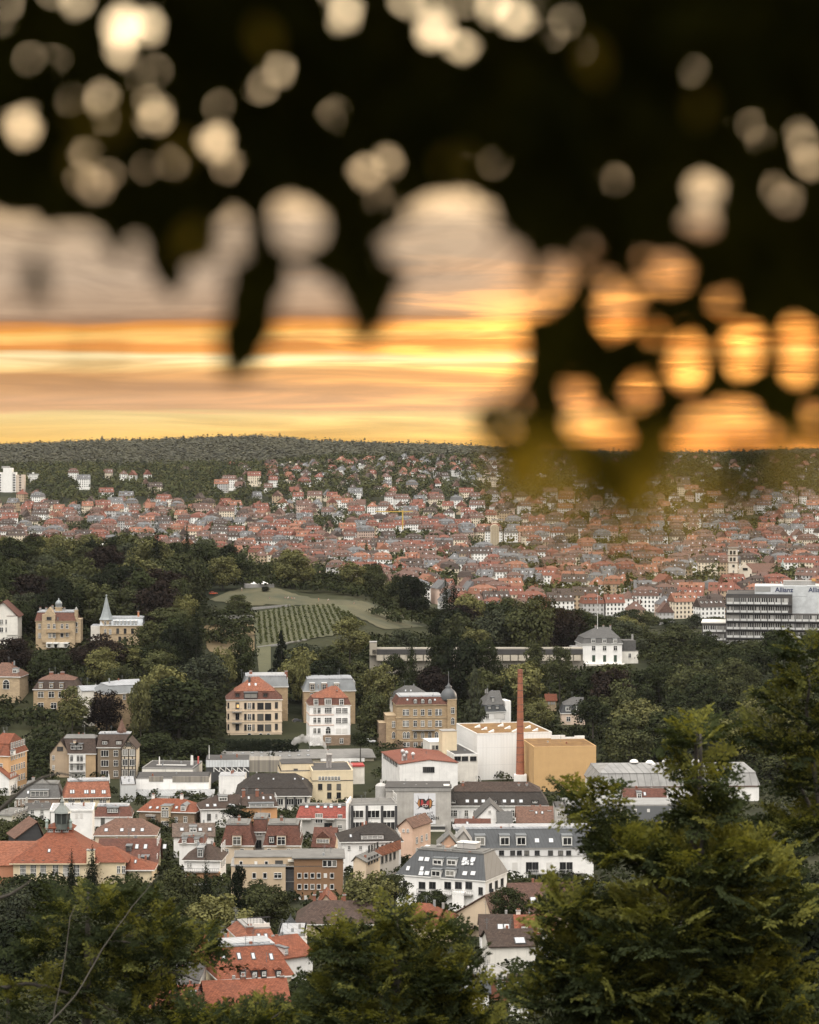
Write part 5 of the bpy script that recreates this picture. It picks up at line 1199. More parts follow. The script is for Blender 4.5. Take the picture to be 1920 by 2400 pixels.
for x, y in ((560, 880), (640, 872), (700, 885), (760, 878), (830, 888), (880, 884)): b.block('terrace_planter', x, x + 26, y - 12, y, 7, 8.4, rnd.choice([plain((0.35, 0.2, 0.13)), CONC, WHITE]))
b.block('pergola', 780, 905, 848, 884, 6.6, 9.5, plain((0.42, 0.4, 0.38)), WHITE)
b = B('J', 905, 885, 1700, 880, 1110, 14, 'terrace_row', 'long white modern row with grey metal roof and white-framed roof windows', 'building', D=712).walls(PWHITE)
b.mansard(RNEW, (760, 1680, 758), 5.0, PALER, flat=True, ov=0.4, trim=CONC, rb=2); b.block('upper_storey', 1040, 1700, 892, 940, -0.2, 0.3, plaster((0.62, 0.61, 0.60), 0.1))
b.dormer([937, 1102, 1213, 1523], 868, 66, 64, 'big', WHITE).sky([1320, 1415], 850, 30, 26).win([1080, 1155, 1200, 1250, 1320, 1410, 1478, 1532], 916, 28, 26, 'dark', -0.2).win([1170, 1400], 1010, 38, 58, 'shut').win([1265, 1308, 1493, 1538], 1012, 36, 60, 'dark').win([1300, 1420, 1540], 1085, 80, 44, 'dark').balcony(1260, 1640, 1028, 1056, 1.0, WHITE)
b = B('J', 655, 868, 780, 868, 960, 8, 'house', 'gabled end with bare peach brick beside the roof terrace', 'house', D=690).walls(plaster((0.52, 0.33, 0.23), 0.2)).gable_v(FLATR, 728, 795)
b = B('J', 762, 850, 872, 850, 960, 8, 'house', 'gabled end of plain grey render against the long modern row', 'house', D=702).walls(PGREY).gable_v(CONC, 825, 770)
# ---- flat apartment block, brown and beige
PBROWN = plaster((0.22, 0.13, 0.075), 0.1); PTAN = plaster((0.46, 0.36, 0.25), 0.15)
b = B('I', 998, 1010, 1395, 1008, 1400, 13, 'apartment_building', 'flat-roofed brown and beige apartment block with white windows', 'building', D=668, rot=2).walls(PBROWN).flat(FLATR, 0.0, CONC, 0.5)
b.win([1042, 1095, 1147, 1199, 1305], [1145, 1235], 26, 38, 'plain').win([1252], [1145, 1235], 26, 38, 'shut').win([1042, 1095, 1195], 1325, 26, 38, 'shut').win([1247, 1285, 1325], 1048, 30, 46, 'plain').side(2, [4, 7, 10], 1.2, 1.6, 'plain')
b.block('beige_wing', 490, 930, 1070, 1400, 0.1, 12, PTAN, CONC); b.block('attic_storey', 515, 1000, 1000, 1075, 1.8, 12, PTAN, FLATR); b.block('balcony_recess', 930, 1000, 1100, 1400, 1.0, 12, DARKF); b.balcony(932, 998, 1160, 1195, 0.0)
b.win([676, 763], 1145, 26, 40, 'plain', 0.08).win(867, 1145, 56, 40, 'cross', 0.08).win([570, 775, 1160], 1047, 24, 34, 'plain', 1.78).win([690], 1047, 24, 34, 'shut', 1.78).win(877, 1045, 56, 36, 'dark', 1.78)
b.block('awning', 948, 1022, 1022, 1036, 0.6, 1.7, plain((0.62, 0.58, 0.5), 0.8)); b.block('awning', 1030, 1100, 1022, 1036, 0.6, 1.7, plain((0.62, 0.58, 0.5), 0.8)); b.block('orange_screen', 1032, 1060, 1040, 1068, 1.2, 1.3, plain((0.5, 0.18, 0.05), 0.8)); b.balcony(515, 1220, 1058, 1075, -0.2)
b = B('I', 1478, 1030, 1580, 1060, 1120, 10, 'house', 'small house with dark glazed slope beside the brown apartment block', 'house', D=700, rot=-20).walls(PBEI).gable_v(FLATR, 1500, 990); b.side(4, [2, 5], 1, 1.6, 'dark')
b = B('I', 1600, 1000, 1640, 1010, 1130, 16, 'house', 'narrow red gabled house behind the brown apartment block', 'house', D=715, rot=-24).walls(PGREY).gable_v(RRUST, 1650, 935); b.side(5, [2, 5], 1, 1.7, 'dark')
# ---- twin mansard houses, red houses
for (xl, xr, bk, tp, lab) in ((415, 668, (450, 632, 738), (520, 640, 690), 'mansard house with rust-red roof and one tall gabled dormer'), (757, 1045, (790, 1030, 738), (860, 1090, 690), 'larger mansard house with rust-red roof, two gabled dormers and brick end')):
    b = B('I', xl, 902, xr, 905, 1010, 14, 'townhouse', lab, 'house', D=752, rot=0).walls(plaster((0.60, 0.49, 0.37), 0.2)).mansard(RDRED, bk, 1.9, FLATR, None)
    c = (xl + xr) / 2 - 5; b.dormer(c, 900, 74, 82, 'cross', plaster((0.60, 0.49, 0.37), 0.2), 'hip', RDRED, 0.5); b.win([c], 965, 36, 40); b.win([xl + 40, xr - 90], 945, 26, 34)
    if xl > 700: b.dormer(818, 880, 46, 56, 'cross', DARKF, 'hip', RDRED, 0.4); b.side(5, [1, 4, 7], 1, 1.6)
    b.chim([xl + 140], 665, 700, 22, 7)
b = B('I', 680, 790, 762, 790, 1010, 12, 'townhouse', 'recessed grey link house between the two mansard houses', 'house', D=762).walls(PGREY).mansard(RDRED, (672, 775, 690), 1.0, FLATR); b.win(712, [890], 40, 60, 'dark'); b.win(716, 805, 40, 34)
b = B('I', 1150, 915, 1318, 918, 1010, 11, 'house', 'little red-roofed house with a gabled dormer beside the larger mansard house', 'house', D=765).walls(PBEI).gable_u(RDRED, 758, x=1150); b.dormer(1232, 885, 108, 44, 'grid', PBEI, 'gable', RDRED); b.win([1203, 1270], 950, 22, 36)
b = B('I', 1020, 680, 1420, 684, 900, 12, 'apartment_building', 'red-roofed apartment house with grey balconies and a white firewall', 'building', D=812).walls(PGREY).mansard(tiles((0.235, 0.062, 0.047)), (1045, 1425, 580), 4.0, FLATR, flat=True, ov=0.3).sky([1100, 1190, 1250, 1298, 1365], 600, 26, 24)
b.balcony(1040, 1140, 660, 690); b.balcony(1250, 1330, 660, 690); b.win([1200], [660, 705], 56, 28, 'triple').win([1370], [665, 750], 30, 26).win([1275], 740, 60, 36, 'dark'); b.block('firewall', 1418, 1432, 556, 900, -0.4, 12.4, PWHITE)
b = B('I', 250, 608, 590, 600, 730, 12, 'house', 'long dark-roofed house with white wall and flat dormers before the dark hall', 'house', D=850).walls(PWHITE).hip(RBROWN, 370, 560, 492, 0.6).dormer([425], 545, 70, 38, 'triple', WHITE).sky([300, 360, 483, 510], 590, 24, 18).win(310, 672, 26, 44, 'dark').win([370, 425], 660, 14, 30)
b = B('I', 585, 590, 862, 585, 720, 12, 'house', 'dark-roofed house with orange side wall and long white dormer band', 'house', D=845).walls(plaster((0.55, 0.30, 0.15), 0.2)).hip(RBROWN, 590, 830, 488, 0.5).dormer(735, 606, 200, 26, 'grid', WHITE).sky([633, 752, 810], 530, 16, 20).win([710, 790], 660, 28, 34); b.chim([590, 700], 450, 490, 26, 5); b.side(3, [3, 6], 1, 1.6)
b = B('H', 1125, 760, 1572, 772, 935, 13, 'villa', 'sandstone house with orange-red hip roof and a central gabled bay', 'house', D=855).walls(SANDD).hip(RORANGE, 1240, 1490, 656, 0.6); b.block('bay', 1300, 1378, 722, 935, -1.0, 4, SANDL, LEAD); b.win([1320, 1350], [740], 22, 14, 'plain', -1.02).win(1335, [785, 870], 54, 46, 'grid', -1.02)
b.sky([1213, 1270, 1425], 745, 20, 16).dormer(1482, 762, 40, 42, 'cross', WHITE, 'gable', LEAD).win([1240, 1500], 830, 26, 44).win([1425], 835, 24, 44); b.balcony(1185, 1262, 785, 800, 1.0, WHITE); b.chim([1240, 1470], 625, 655, 24, 6.5, WHITE)
b = B('H', 760, 808, 1060, 806, 960, 10, 'house', 'flat-topped house with red roof and a wide glazed dormer', 'house', D=835).walls(PWHITE).mansard(RDRED, (790, 1040, 725), 2.5, PALER).dormer(912, 778, 90, 42, 'grid', DARKF).win([832], 845, 26, 50, 'dark')
b = B('H', 770, 957, 1256, 955, 1010, 12, 'house', 'brown hip-roofed house with four bright roof windows behind the school', 'house', D=760).walls(PBEI).hip(RBR, 932, 1145, 820, 0.6).sky([858, 985, 1077, 1150], 930, 26, 22)
b = B('H', 1405, 972, 1730, 968, 1060, 11, 'house', 'house with plain dark brown gabled roof and white roof windows', 'house', D=768).walls(PWHITE).gable_u(tiles((0.13, 0.095, 0.075)), 866, x=1405).sky([1472, 1620, 1697], 925, 28, 22).dormer([1562], 935, 58, 42, 'cross', WHITE)
b = B('I', 110, 1018, 400, 1015, 1180, 11, 'house', 'white house with dark hip roof, narrow glazed dormer and planted balcony', 'house', D=700, rot=-4).walls(PWHITE).hip(RBROWN, 250, 330, 888, 0.6).dormer(240, 1000, 48, 76, 'cross', ZINC, rmat=ZINC).win([145, 160], 1060, 16, 30); b.balcony(95, 390, 1080, 1110, 1.2); b.block('lower_wall', 130, 400, 1110, 1200, -0.2, 0.3, plaster((0.52, 0.30, 0.17), 0.2)); b.win(190, 1145, 26, 40, 'cross', -0.22); b.side(3, [3, 7], 1, 1.7)
b = B('H', 780, 1218, 1262, 1228, 1300, 14, 'house', 'yellow-walled house with big dark red tiled roof beside the school', 'house', D=722, rot=0).walls(plaster((0.60, 0.50, 0.30), 0.2)).gable_u(RDRED, 988, 0.5, x=900, vr=11).sky([1105, 1175, 1330], 1068, 26, 34).dormer([1042], 1085, 44, 40, 'dark', DARKF).dormer(1170, 1180, 58, 44, 'dark', DARKF); b.side(3, [4, 8], 1, 1.6)
# ---- half-timbered row, left edge houses
b = B('H', 405, 300, 560, 300, 520, 16, 'townhouse', 'beige gabled townhouse with brown roof and a white balcony bay', 'house', D=1006).walls(plaster((0.40, 0.31, 0.22), 0.25)).gable_v(RBROWN, 490, 190, 0.3).win([470, 487, 503], 258, 14, 28, 'dark').win(433, [330, 410], 16, 34)
b = B('H', 558, 298, 775, 298, 520, 14, 'townhouse', 'brown-roofed townhouse with stacked white balconies and a pale chimney', 'house', D=1004).walls(plaster((0.42, 0.30, 0.18), 0.25)).mansard(RBROWN, (520, 770, 175), 3.0, FLATR, (540, 760, 140)).dormer([600, 640], 268, 60, 46, 'cross', RBROWN); b.chim(605, 190, 270, 22, 1.5, PBEI)
for y in (345, 415): b.balcony(562, 690, y - 30, y + 30, 1.6, WHITE)
b.block('bay', 560, 692, 305, 520, -0.3, 0.5, WHITE); b.win([580, 632, 660], [335, 405], 18, 40, 'dark', -0.32)
b = B('H', 790, 247, 980, 247, 520, 14, 'townhouse', 'grey-brown townhouse with dark roof and white-framed windows', 'house', D=1003).walls(plaster((0.20, 0.155, 0.11), 0.3)).mansard(RBROWN, (800, 1050, 140), 4.0, PALER, flat=True).dormer([848, 962], 225, 48, 34, 'cross', RBROWN, rmat=RBROWN).win([848], [295, 375, 460], 58, 48, 'triple').win([938], [295, 375, 460], 34, 44)
b = B('H', 980, 262, 1100, 262, 512, 13, 'townhouse', 'narrow half-timbered gable house at the end of the dark-roofed row', 'house', D=1001).walls(plaster((0.58, 0.50, 0.38), 0.15)).gable_v(RBROWN, 1040, 188, 0.5)
m = MB(); T = plain((0.035, 0.025, 0.02), 0.8)
for x in (982, 1008, 1040, 1072, 1098): u, z1 = b.f(x, 265, -0.08); _, z0 = b.f(x, 512, -0.08); m.box((u - 0.16, -0.12, z0), (u + 0.16, 0.02, z1), T)
for y in (262, 318, 343, 398, 425, 480, 505): u0, z = b.f(980, y, 0); u1, _ = b.f(1100, y, 0); m.box((u0, -0.10, z - 0.14), (u1, 0.02, z + 0.14), T)
for x0, x1 in ((995, 1030), (1085, 1050), (1010, 1038), (1070, 1042)): a = b.f(x0, 258, 0); c = b.f(x1, 208, 0); m.tube([(a[0], -0.05, a[1]), (c[0], -0.05, c[1])], 0.14, 4, T)
m.build('timber_frame', b.o); b.win([1012, 1070], [290, 370, 455], 40, 46, 'triple', -0.06).win(1040, 222, 40, 26, 'dark', -0.06)
sp = MB(); u, z = b.f(985, 120, 8); sp.lathe([(1.7, z - 2), (1.7, z + 0.5), (1.0, z + 2.2), (0.12, z + 4.6)], (u, 8, 0), 8, RBR); b.add('turret', sp)
b = B('H', -90, 312, 70, 345, 700, 17, 'townhouse', 'ochre corner house with orange-red mansard and brown window side', 'house', D=965, rot=-14).walls(plaster((0.58, 0.36, 0.19), 0.2)).mansard(RORANGE, (-70, 70, 215), 2.2, RORANGE, (20, 120, 130), vtop=8).side(6, [3, 7, 11, 15, 19], 1.2, 1.9).dormer([100], 300, 30, 26, 'cross', WHITE); b.win([10], [400, 480], 26, 44)
b = B('H', -80, 500, 75, 520, 760, 9, 'townhouse', 'white house with red verge at the photo edge below the ochre corner house', 'house', D=960, rot=-10).walls(PWHITE).gable_v(RORANGE, -20, 420); b.side(3, [3, 7, 11], 1, 1.6)
b = B('H', 135, 658, 482, 655, 760, 14, 'townhouse', 'brick townhouse with grey slate mansard and wide flat dormer', 'house', D=905).walls(masonry((0.28, 0.2, 0.15), 0.5, 0.2)).mansard(RGREY, (215, 470, 548), 3.0, FLATR, flat=True).dormer(320, 645, 145, 50, 'grid', PGREY, rmat=ZINC).sky([228], 625, 18, 22).win([300], 692, 34, 26).win([210, 380], 695, 26, 22); b.chim([270, 345], 490, 530, 24, 8, CONC)
b = B('H', 520, 656, 888, 650, 760, 15, 'townhouse', 'townhouse with red flat-topped roof, timber eaves and shingled side wall', 'house', D=900, rot=8).walls(PCREAM).mansard(RRED, (552, 880, 525), 4.2, PALER, flat=True).sky([575, 595, 690, 708, 745, 762, 832, 848], 622, 14, 26).win([567, 592, 665, 743], 696, 22, 40).win([817, 845], 694, 22, 40); b.chim(835, 485, 520, 34, 10, WHITE)
m = MB(); u0, z = b.f(522, 655, -0.3); u1, _ = b.f(888, 650, -0.3)
for k in range(26): x = u0 + (u1 - u0) * k / 26; m.box((x, -0.5, b.H - 0.9), (x + 0.25, -0.02, b.H - 0.28), T)
m.build('eaves_bracket', b.o)['kind'] = 'stuff'
m = MB(); m.box((b.W + 0.02, 0.2, 0), (b.W + 0.15, b.dep - 0.2, b.H - 0.3), tiles((0.22, 0.085, 0.06))); m.build('shingled_side', b.o); b.side(3, [5, 8.5], 1, 1.5)
b = B('H', -60, 790, 95, 802, 960, 14, 'townhouse', 'pale green-grey plastered block with flat roof at the photo edge', 'house', D=860, rot=-16).walls(plaster((0.55, 0.53, 0.46), 0.25)).flat(FLATR, 0.3, CONC, 0.4).side(4, [3, 6, 9], 1, 1.5).win([40], [850, 910], 24, 30)
b = B('H', 215, 748, 405, 744, 960, 12, 'townhouse', 'white flat-roofed house with small paired windows behind the school turret', 'house', D=870).walls(PWHITE).flat(DFLAT, 0.25, CONC, 0.4).win([262, 340], [772, 802], 24, 30).win([270], 845, 70, 34, 'dark')
b = B('H', 410, 765, 748, 728, 965, 14, 'townhouse', 'smooth white block with pale rounded roof beside the school turret', 'house', D=800, rot=4).walls(PWHITE).flat(PALER, 0.4, WHITE, 0.2).win([620, 660], [800], 20, 40, 'shut')
b = B('H', 980, 552, 1100, 550, 740, 20, 'factory_building', 'plain pale wall of a workshop between the red townhouse and the white range', 'factory', D=935).walls(plaster((0.52, 0.53, 0.53), 0.2)).flat(PALER, 0.3, CONC)
b = B('H', 130, 985, 345, 985, 1060, 10, 'house', 'brown-gabled house end with dark timber front beside the school turret', 'house', D=775, rot=20).walls(DARKF).gable_v(RBR, 300, 850, 0.6)
b = B('H', 1450, 1020, 1650, 1020, 1120, 10, 'house', 'small house with pale barrel dormer and red roof by the white rooftop', 'house', D=738).walls(PWHITE).mansard(RDRED, (1465, 1640, 975), 1.5, FLATR).dormer([1490, 1590], 1065, 36, 34, 'cross', WHITE)
# ---- school with the ventilation turret
b = B('H', 108, 1182, 772, 1176, 1330, 22, 'school', 'cream school with sweeping orange roof crowned by a dark octagonal turret', 'school', D=700, rot=0).walls(PCREAM)
v1 = 9.0; a0, z1 = b.f(375, 935, v1); a1, _ = b.f(590, 935, v1); m = MB(); b.fascia(m, 0.9, PCREAM); vb = b.dep - v1
um, zm = b.f(285, 1040, 4.2); un, _ = b.f(650, 1040, 4.2)
m.ringloft([b.rect(-0.9, b.H + 0.03), [(um, 4.2, zm), (un, 4.2, zm), (un, b.dep - 4.2, zm), (um, b.dep - 4.2, zm)], [(a0, v1, z1), (a1, v1, z1), (a1, vb, z1), (a0, vb, z1)]], RORANGE); b.add('roof', m)
b.fronts = [(-0.9, b.H), (4.2, zm), (v1, z1)]; b.sky([397], 1095, 18, 22)
_, zt = b.f(375, 900, v1); m = MB(); m.box((a0 + 0.2, v1 + 0.2, z1), (a1 - 0.2, vb - 0.2, zt), tiles((0.30, 0.085, 0.045))); b.add('lantern_storey', m)
b.win([408, 470, 532], 920, 40, 16, 'triple', v1 + 0.18)
u2, zp = b.f(450, 850, 11); u3, _ = b.f(560, 850, 11); m = MB(); m.ringloft([[(a0 - 0.5, v1 - 0.5, zt), (a1 + 0.5, v1 - 0.5, zt), (a1 + 0.5, vb + 0.5, zt), (a0 - 0.5, vb + 0.5, zt)], [(u2, 11, zp), (u3, 11, zp), (u3, 11.1, zp), (u2, 11.1, zp)]], RORANGE); b.add('upper_roof', m)
u, z0 = b.f(505, 858, 9.6); _, za = b.f(505, 775, 9.6); k = b.m(1); m = MB(); GRN = metal((0.10, 0.115, 0.105), 0.5)
m.lathe([(58 * k, z0 - 1.5), (58 * k, z0)], (u, 9.6, 0), 8, GRN); b.add('turret_base', m); m = MB(); m.lathe([(60 * k, z0), (60 * k, za)], (u, 9.6, 0), 8, plain((0.028, 0.034, 0.032), 0.4)); b.add('turret', m)
m = MB()
for q in range(8): an = q * math.pi / 4; m.box((u + 59 * k * math.cos(an) - 0.12, 9.6 + 59 * k * math.sin(an) - 0.12, z0), (u + 59 * k * math.cos(an) + 0.12, 9.6 + 59 * k * math.sin(an) + 0.12, za), GRN)
b.add('turret_post', m)['kind'] = 'stuff'
m = MB(); m.lathe([(76 * k, za), (70 * k, za + 12 * k), (46 * k, za + 40 * k), (26 * k, za + 62 * k), (17 * k, za + 84 * k), (20 * k, za + 92 * k), (10 * k, za + 112 * k), (3 * k, za + 135 * k)], (u, 9.6, 0), 8, metal((0.20, 0.215, 0.20), 0.45)); b.add('turret_dome', m)
for x in (380, 572):
    u, z = b.f(x, 885, v1); m = MB(); m.lathe([(0.45, z - 0.8), (0.35, z + 0.9), (0.5, z + 1.3), (0.05, z + 2.0)], (u, v1, 0), 8, metal((0.30, 0.36, 0.33), 0.5)); b.add('finial', m)
b.win([187, 270, 350, 450, 535, 620], 1240, 42, 88, 'grid'); b.band(1186, 8, WHITE, 0.5)
for x in (187, 270, 350, 450): u, z = b.f(x, 1190, -0.1); m = MB(); m.lathe([(0.9, -0.06), (0.9, 0.05)], n=16, mat=GRN); o_ = m.build('medallion', b.o, (u, -0.06, z + 0.1)); o_.rotation_euler = (math.pi / 2, 0, 0)
b.chim(735, 1070, 1150, 62, -0.5, PCREAM)
# wings of the school
u0, z0 = b.f(768, 1176, 3); u1, _ = b.f(1040, 1166, 3); _, z1 = b.f(850, 1055, 7); m = MB()
m.box((u0, 3, -4), (u1 - 1, 13, z0), PCREAM); b.add('wing', m)
m = MB(); m.ringloft([[(u0 - 0.3, 2.5, z0), (u1, 2.5, z0), (u1, 13.5, z0), (u0 - 0.3, 13.5, z0)], [(u0, 7, z1), (u1 - 4, 7, z1), (u1 - 4, 9, z1), (u0, 9, z1)]], RORANGE); b.add('wing_roof', m)
b.win([960, 1000], 1235, 24, 54, 'cross', 2.98)
u0, z0 = b.f(-160, 1200, 4); u1, _ = b.f(310, 1200, 4); _, z1 = b.f(100, 1018, 10); m = MB(); m.ringloft([[(u0, 3.5, z0), (u1, 3.5, z0), (u1, 20, z0), (u0, 20, z0)], [(u0, 10, z1), (u1, 10, z1), (u1, 13, z1), (u0, 13, z1)]], RRUST); b.add('wing_roof', m); m = MB(); m.box((u0, 4, -4), (u1 - 0.5, 19, z0), plaster((0.42, 0.2, 0.12), 0.2)); b.add('wing', m)
b = B('H', 1040, 1235, 1228, 1240, 1320, 9, 'house', 'low cream house with bright orange curved gable roof beside the school', 'house', D=705, rot=0).walls(PCREAM).hip(RORANGE, 1050, 1085, 1128, 0.8).sky([1095], 1185, 14, 22)
# ---- red roofs near the bottom of the hill
b = B('M', 205, 795, 655, 768, 1000, 17, 'house', 'large house with steep red tiled roof, four skylights and a row of gabled dormers', 'house', D=500).walls(PCREAM)
b.mansard(RORANGE, (178, 545, 595), 5.0, PALER, flat=True, ov=0.6).sky([228, 328, 418, 532], [685, 672, 663, 650][1], 20, 34)
b.dormer([348, 422, 480, 573], 782, 36, 46, 'cross', DARKF, 'gable', RORANGE, 0.3); b.mast(498, 625, 800, 2, 0.05)
b = B('M', 345, 555, 545, 545, 720, 13, 'house', 'red-roofed house with a railed roof terrace behind the row of gabled dormers', 'house', D=522).walls(PCREAM).mansard(RRED, (375, 520, 478), 2.0, CONC, flat=True).sky([453, 498], 540, 18, 26).chim([392], 455, 520, 42, 1.5).block('railing', 375, 518, 405, 412, 2, 2.05, DARKF) and BLD[-1]
m = MB()
for x in range(378, 520, 20): u, z1 = b.f(x, 408, 2); _, z0 = b.f(x, 480, 2); m.box((u - 0.03, 2, z0), (u + 0.03, 2.05, z1), DARKF)
b.add('railing', m)['kind'] = 'stuff'; b.block('parapet', 415, 518, 445, 500, 1.9, 2.2, POFF)
for x, y0, y1, r0, lab in ((112, 505, 660, 34, 'slim red tiled turret roof with a finial above the hillside trees'),):
    o, h, k = lathe_thing('turret_roof', lab, 'turret', 'M', x, y0, y1, r0, 2, 520, RORANGE, 8, lambda h: [(2.6, -6), (2.6, h * 0.25), (1.6, h * 0.45), (0.25, h * 0.85), (0.12, h)])
b = B('M', 155, 640, 250, 640, 780, 9, 'house', 'narrow house with pointed red roof next to the slim turret', 'house', D=530).walls(PCREAM).hip(RORANGE, 195, 225, 512, 0.5)
b = B('M', 240, 560, 345, 560, 780, 9, 'house', 'narrow house with taller pointed red roof and a finial', 'house', D=540).walls(PCREAM).hip(RRUST, 285, 330, 440, 0.5); b.mast(298, 408, 445, 4)
b = B('M', 140, 1010, 640, 990, 1200, 14, 'house', 'house with broad plain red gabled roof and two brick chimneys', 'house', D=452).walls(PCREAM).gable_u(RORANGE, 800, 0.6, x=400); b.chim([350, 595], 770, 840, 24, 7)
b = B('M', -20, 960, 130, 930, 1100, 11, 'house', 'house with red roof cut by white skylight strips', 'house', D=468, rot=14).walls(PCREAM).gable_u(RORANGE, 835, 0.5, x=20); b.sky([5, 30, 60], [905], 10, 44)
b = B('M', 60, 1000, 140, 985, 1100, 8, 'house', 'small white-fronted dormer house between the low red roofs', 'house', D=456, rot=10).walls(PWHITE).gable_v(RORANGE, 105, 925)
b = B('M', -230, 980, -30, 985, 1100, 12, 'house', 'house with rusty hipped roof in front of a dark flat roof', 'house', D=462).walls(PCREAM).hip(RORANGE, -195, -90, 865, 0.5).sky([-60], 960, 30, 20)
b = B('M', -120, 830, 70, 830, 1000, 18, 'house', 'dark flat-roofed building among the red roofs', 'house', D=490).walls(POFF).flat(DFLAT, 0.2, CONC)
b = B('M', 610, 665, 790, 640, 830, 12, 'house', 'white-walled house with red gabled roof beside the leafy olive tree', 'house', D=515).walls(PWHITE).gable_u(RORANGE, 520, 0.5, x=640); b.dormer(620, 640, 26, 40, 'cross', WHITE)
b = B('M', 570, 520, 740, 520, 640, 12, 'house', 'pale flat roof behind the red gabled roof', 'house', D=545).walls(PWHITE).flat(PALER, 0.3, CONC)
o, h, k = lathe_thing('turret_roof', 'small grey pyramid turret with a pale finial among the roofs', 'turret', 'M', 650, 380, 470, 30, 2, 560, RSLATE, 4, lambda h: [(1.9, -6), (2.1, 0), (0.25, h * 0.75), (0.08, h)])
b = B('M', 692, 445, 1180, 440, 520, 14, 'house', 'house with wide dark brown hipped roof below the brown apartment block', 'house', D=590, rot=0).walls(PBEI).hip(tiles((0.075, 0.05, 0.04)), 800, 1160, 296, 0.6, vr=6); b.chim([800, 990], 258, 300, 18, 6); b.chim(930, 385, 430, 22, 1)
b = B('M', 830, 330, 925, 330, 480, 9, 'house', 'little orange gable poking above the wide dark brown roof', 'house', D=606).walls(PBEI).gable_v(RORANGE, 872, 262); b.chim(842, 238, 290, 16, 5)
b = B('M', 1425, 450, 1630, 470, 560, 12, 'house', 'house with bright orange hipped roof half hidden by olive foliage', 'house', D=580, rot=-12).walls(PCREAM).hip(RORANGE, 1455, 1530, 312, 0.5)
b = B('N', 300, 345, 452, 345, 400, 11, 'house', 'house with dark brown roof and a bright double roof window', 'house', D=560).walls(PWHITE).gable_u(RBROWN, 260, 0.4, x=300).sky([383, 410], 325, 22, 22); b.chim([458], 238, 262, 18, 5, POFF)
b = B('N', 450, 338, 612, 338, 400, 11, 'house', 'house with orange roof and two white gabled dormers', 'house', D=558).walls(PWHITE).gable_u(RORANGE, 262, 0.4, x=450).dormer([485, 553], 333, 26, 26, 'cross', WHITE, 'gable', RORANGE)
b = B('N', 435, 255, 700, 250, 330, 13, 'house', 'house with long dark reddish-brown roof below the modern white block', 'house', D=600).walls(PBEI).gable_u(tiles((0.105, 0.058, 0.044)), 128, 0.4, x=440); b.sky([523], 212, 22, 24).dormer([543], 225, 14, 18, 'plain', WHITE)
b = B('N', 180, 262, 345, 250, 330, 12, 'house', 'house with steep brown roof seen edge-on before the modern white block', 'house', D=596, rot=-28).walls(PBEI).gable_v(tiles((0.12, 0.07, 0.052)), 320, 178)
b = B('N', 340, 395, 530, 390, 460, 10, 'house', 'house with grey-brown tiled roof and twin bright roof windows', 'house', D=535).walls(POFF).gable_u(RBROWN, 322, 0.4, x=400).sky([458, 478], 380, 22, 26)
b = B('N', 335, 530, 450, 520, 590, 10, 'house', 'house with pale flat roof over a red-brown wall', 'house', D=480).walls(masonry((0.25, 0.1, 0.06), 0.4, 0.15)).flat(CONC, 0.4, CONC, 0.5); b.win([385], 555, 34, 30)
b = B('N', 215, 590, 335, 590, 660, 9, 'house', 'house with dark slate roof glimpsed through the olive tree', 'house', D=470).walls(PWHITE).gable_u(RSLATE, 530, 0.4, x=220).sky([240, 262], 575, 18, 26)
b = B('N', 425, 585, 500, 585, 640, 9, 'house', 'house with brown roof glimpsed at the foot of the large tree', 'house', D=465).walls(PWHITE).gable_u(RBROWN, 512, 0.4, x=430).sky([462], 565, 18, 22)
# ---- hall with the big grey mansard and neighbours behind the large tree
b = B('K', 312, 442, 1345, 442, 560, 30, 'assembly_hall', 'long white hall under a huge pale grey sloping metal roof with planted top', 'hall', D=936, rot=3).walls(PWHITE)
GM = metal((0.27, 0.265, 0.255), 0.6, 2.4); b.mansard(GM, (342, 1322, 358), 1.5, GM, (396, 1250, 292), trim=RDRED, vtop=9)
for x, y in ((555, 282), (655, 288), (760, 280), (945, 280), (670, 300)):
    u, z = b.f(x, y + 4, 9); m = MB(); m.lathe([(1.5, z), (1.3, z + 0.5), (0.7, z + 0.9), (0.1, z + 1.0)], (u, 9, 0), 12, WHITE); m.build('roof_dome', b.o, smooth=True)
b = B('K', 495, 540, 760, 540, 620, 13, 'house', 'house with dark red roof and white gable before the grey metal-roofed hall', 'house', D=905, rot=0).walls(PWHITE).gable_u(RDRED, 455, 0.4, x=500); b.dormer([590], 520, 30, 40, 'cross', WHITE).sky([625], 500, 14, 20)
b = B('K', 108, 562, 860, 560, 720, 16, 'apartment_building', 'flat dark grey modern block with small square white windows', 'building', D=860, rot=0).walls(plaster((0.13, 0.135, 0.14), 0.1)).flat(ZINC, 0.3, CONC); b.win([155, 470, 565, 647, 785], 592, 18, 20, 'shut').win([170], 645, 60, 24, 'dark').win([540], 635, 60, 26, 'triple').win([300, 400], 600, 18, 20, 'shut')
b = B('K', 38, 500, 310, 500, 560, 12, 'brewery_annex', 'low white annex at the foot of the ochre hall', 'annex', D=995).walls(PWHITE).flat(DFLAT, 0.2, WHITE)
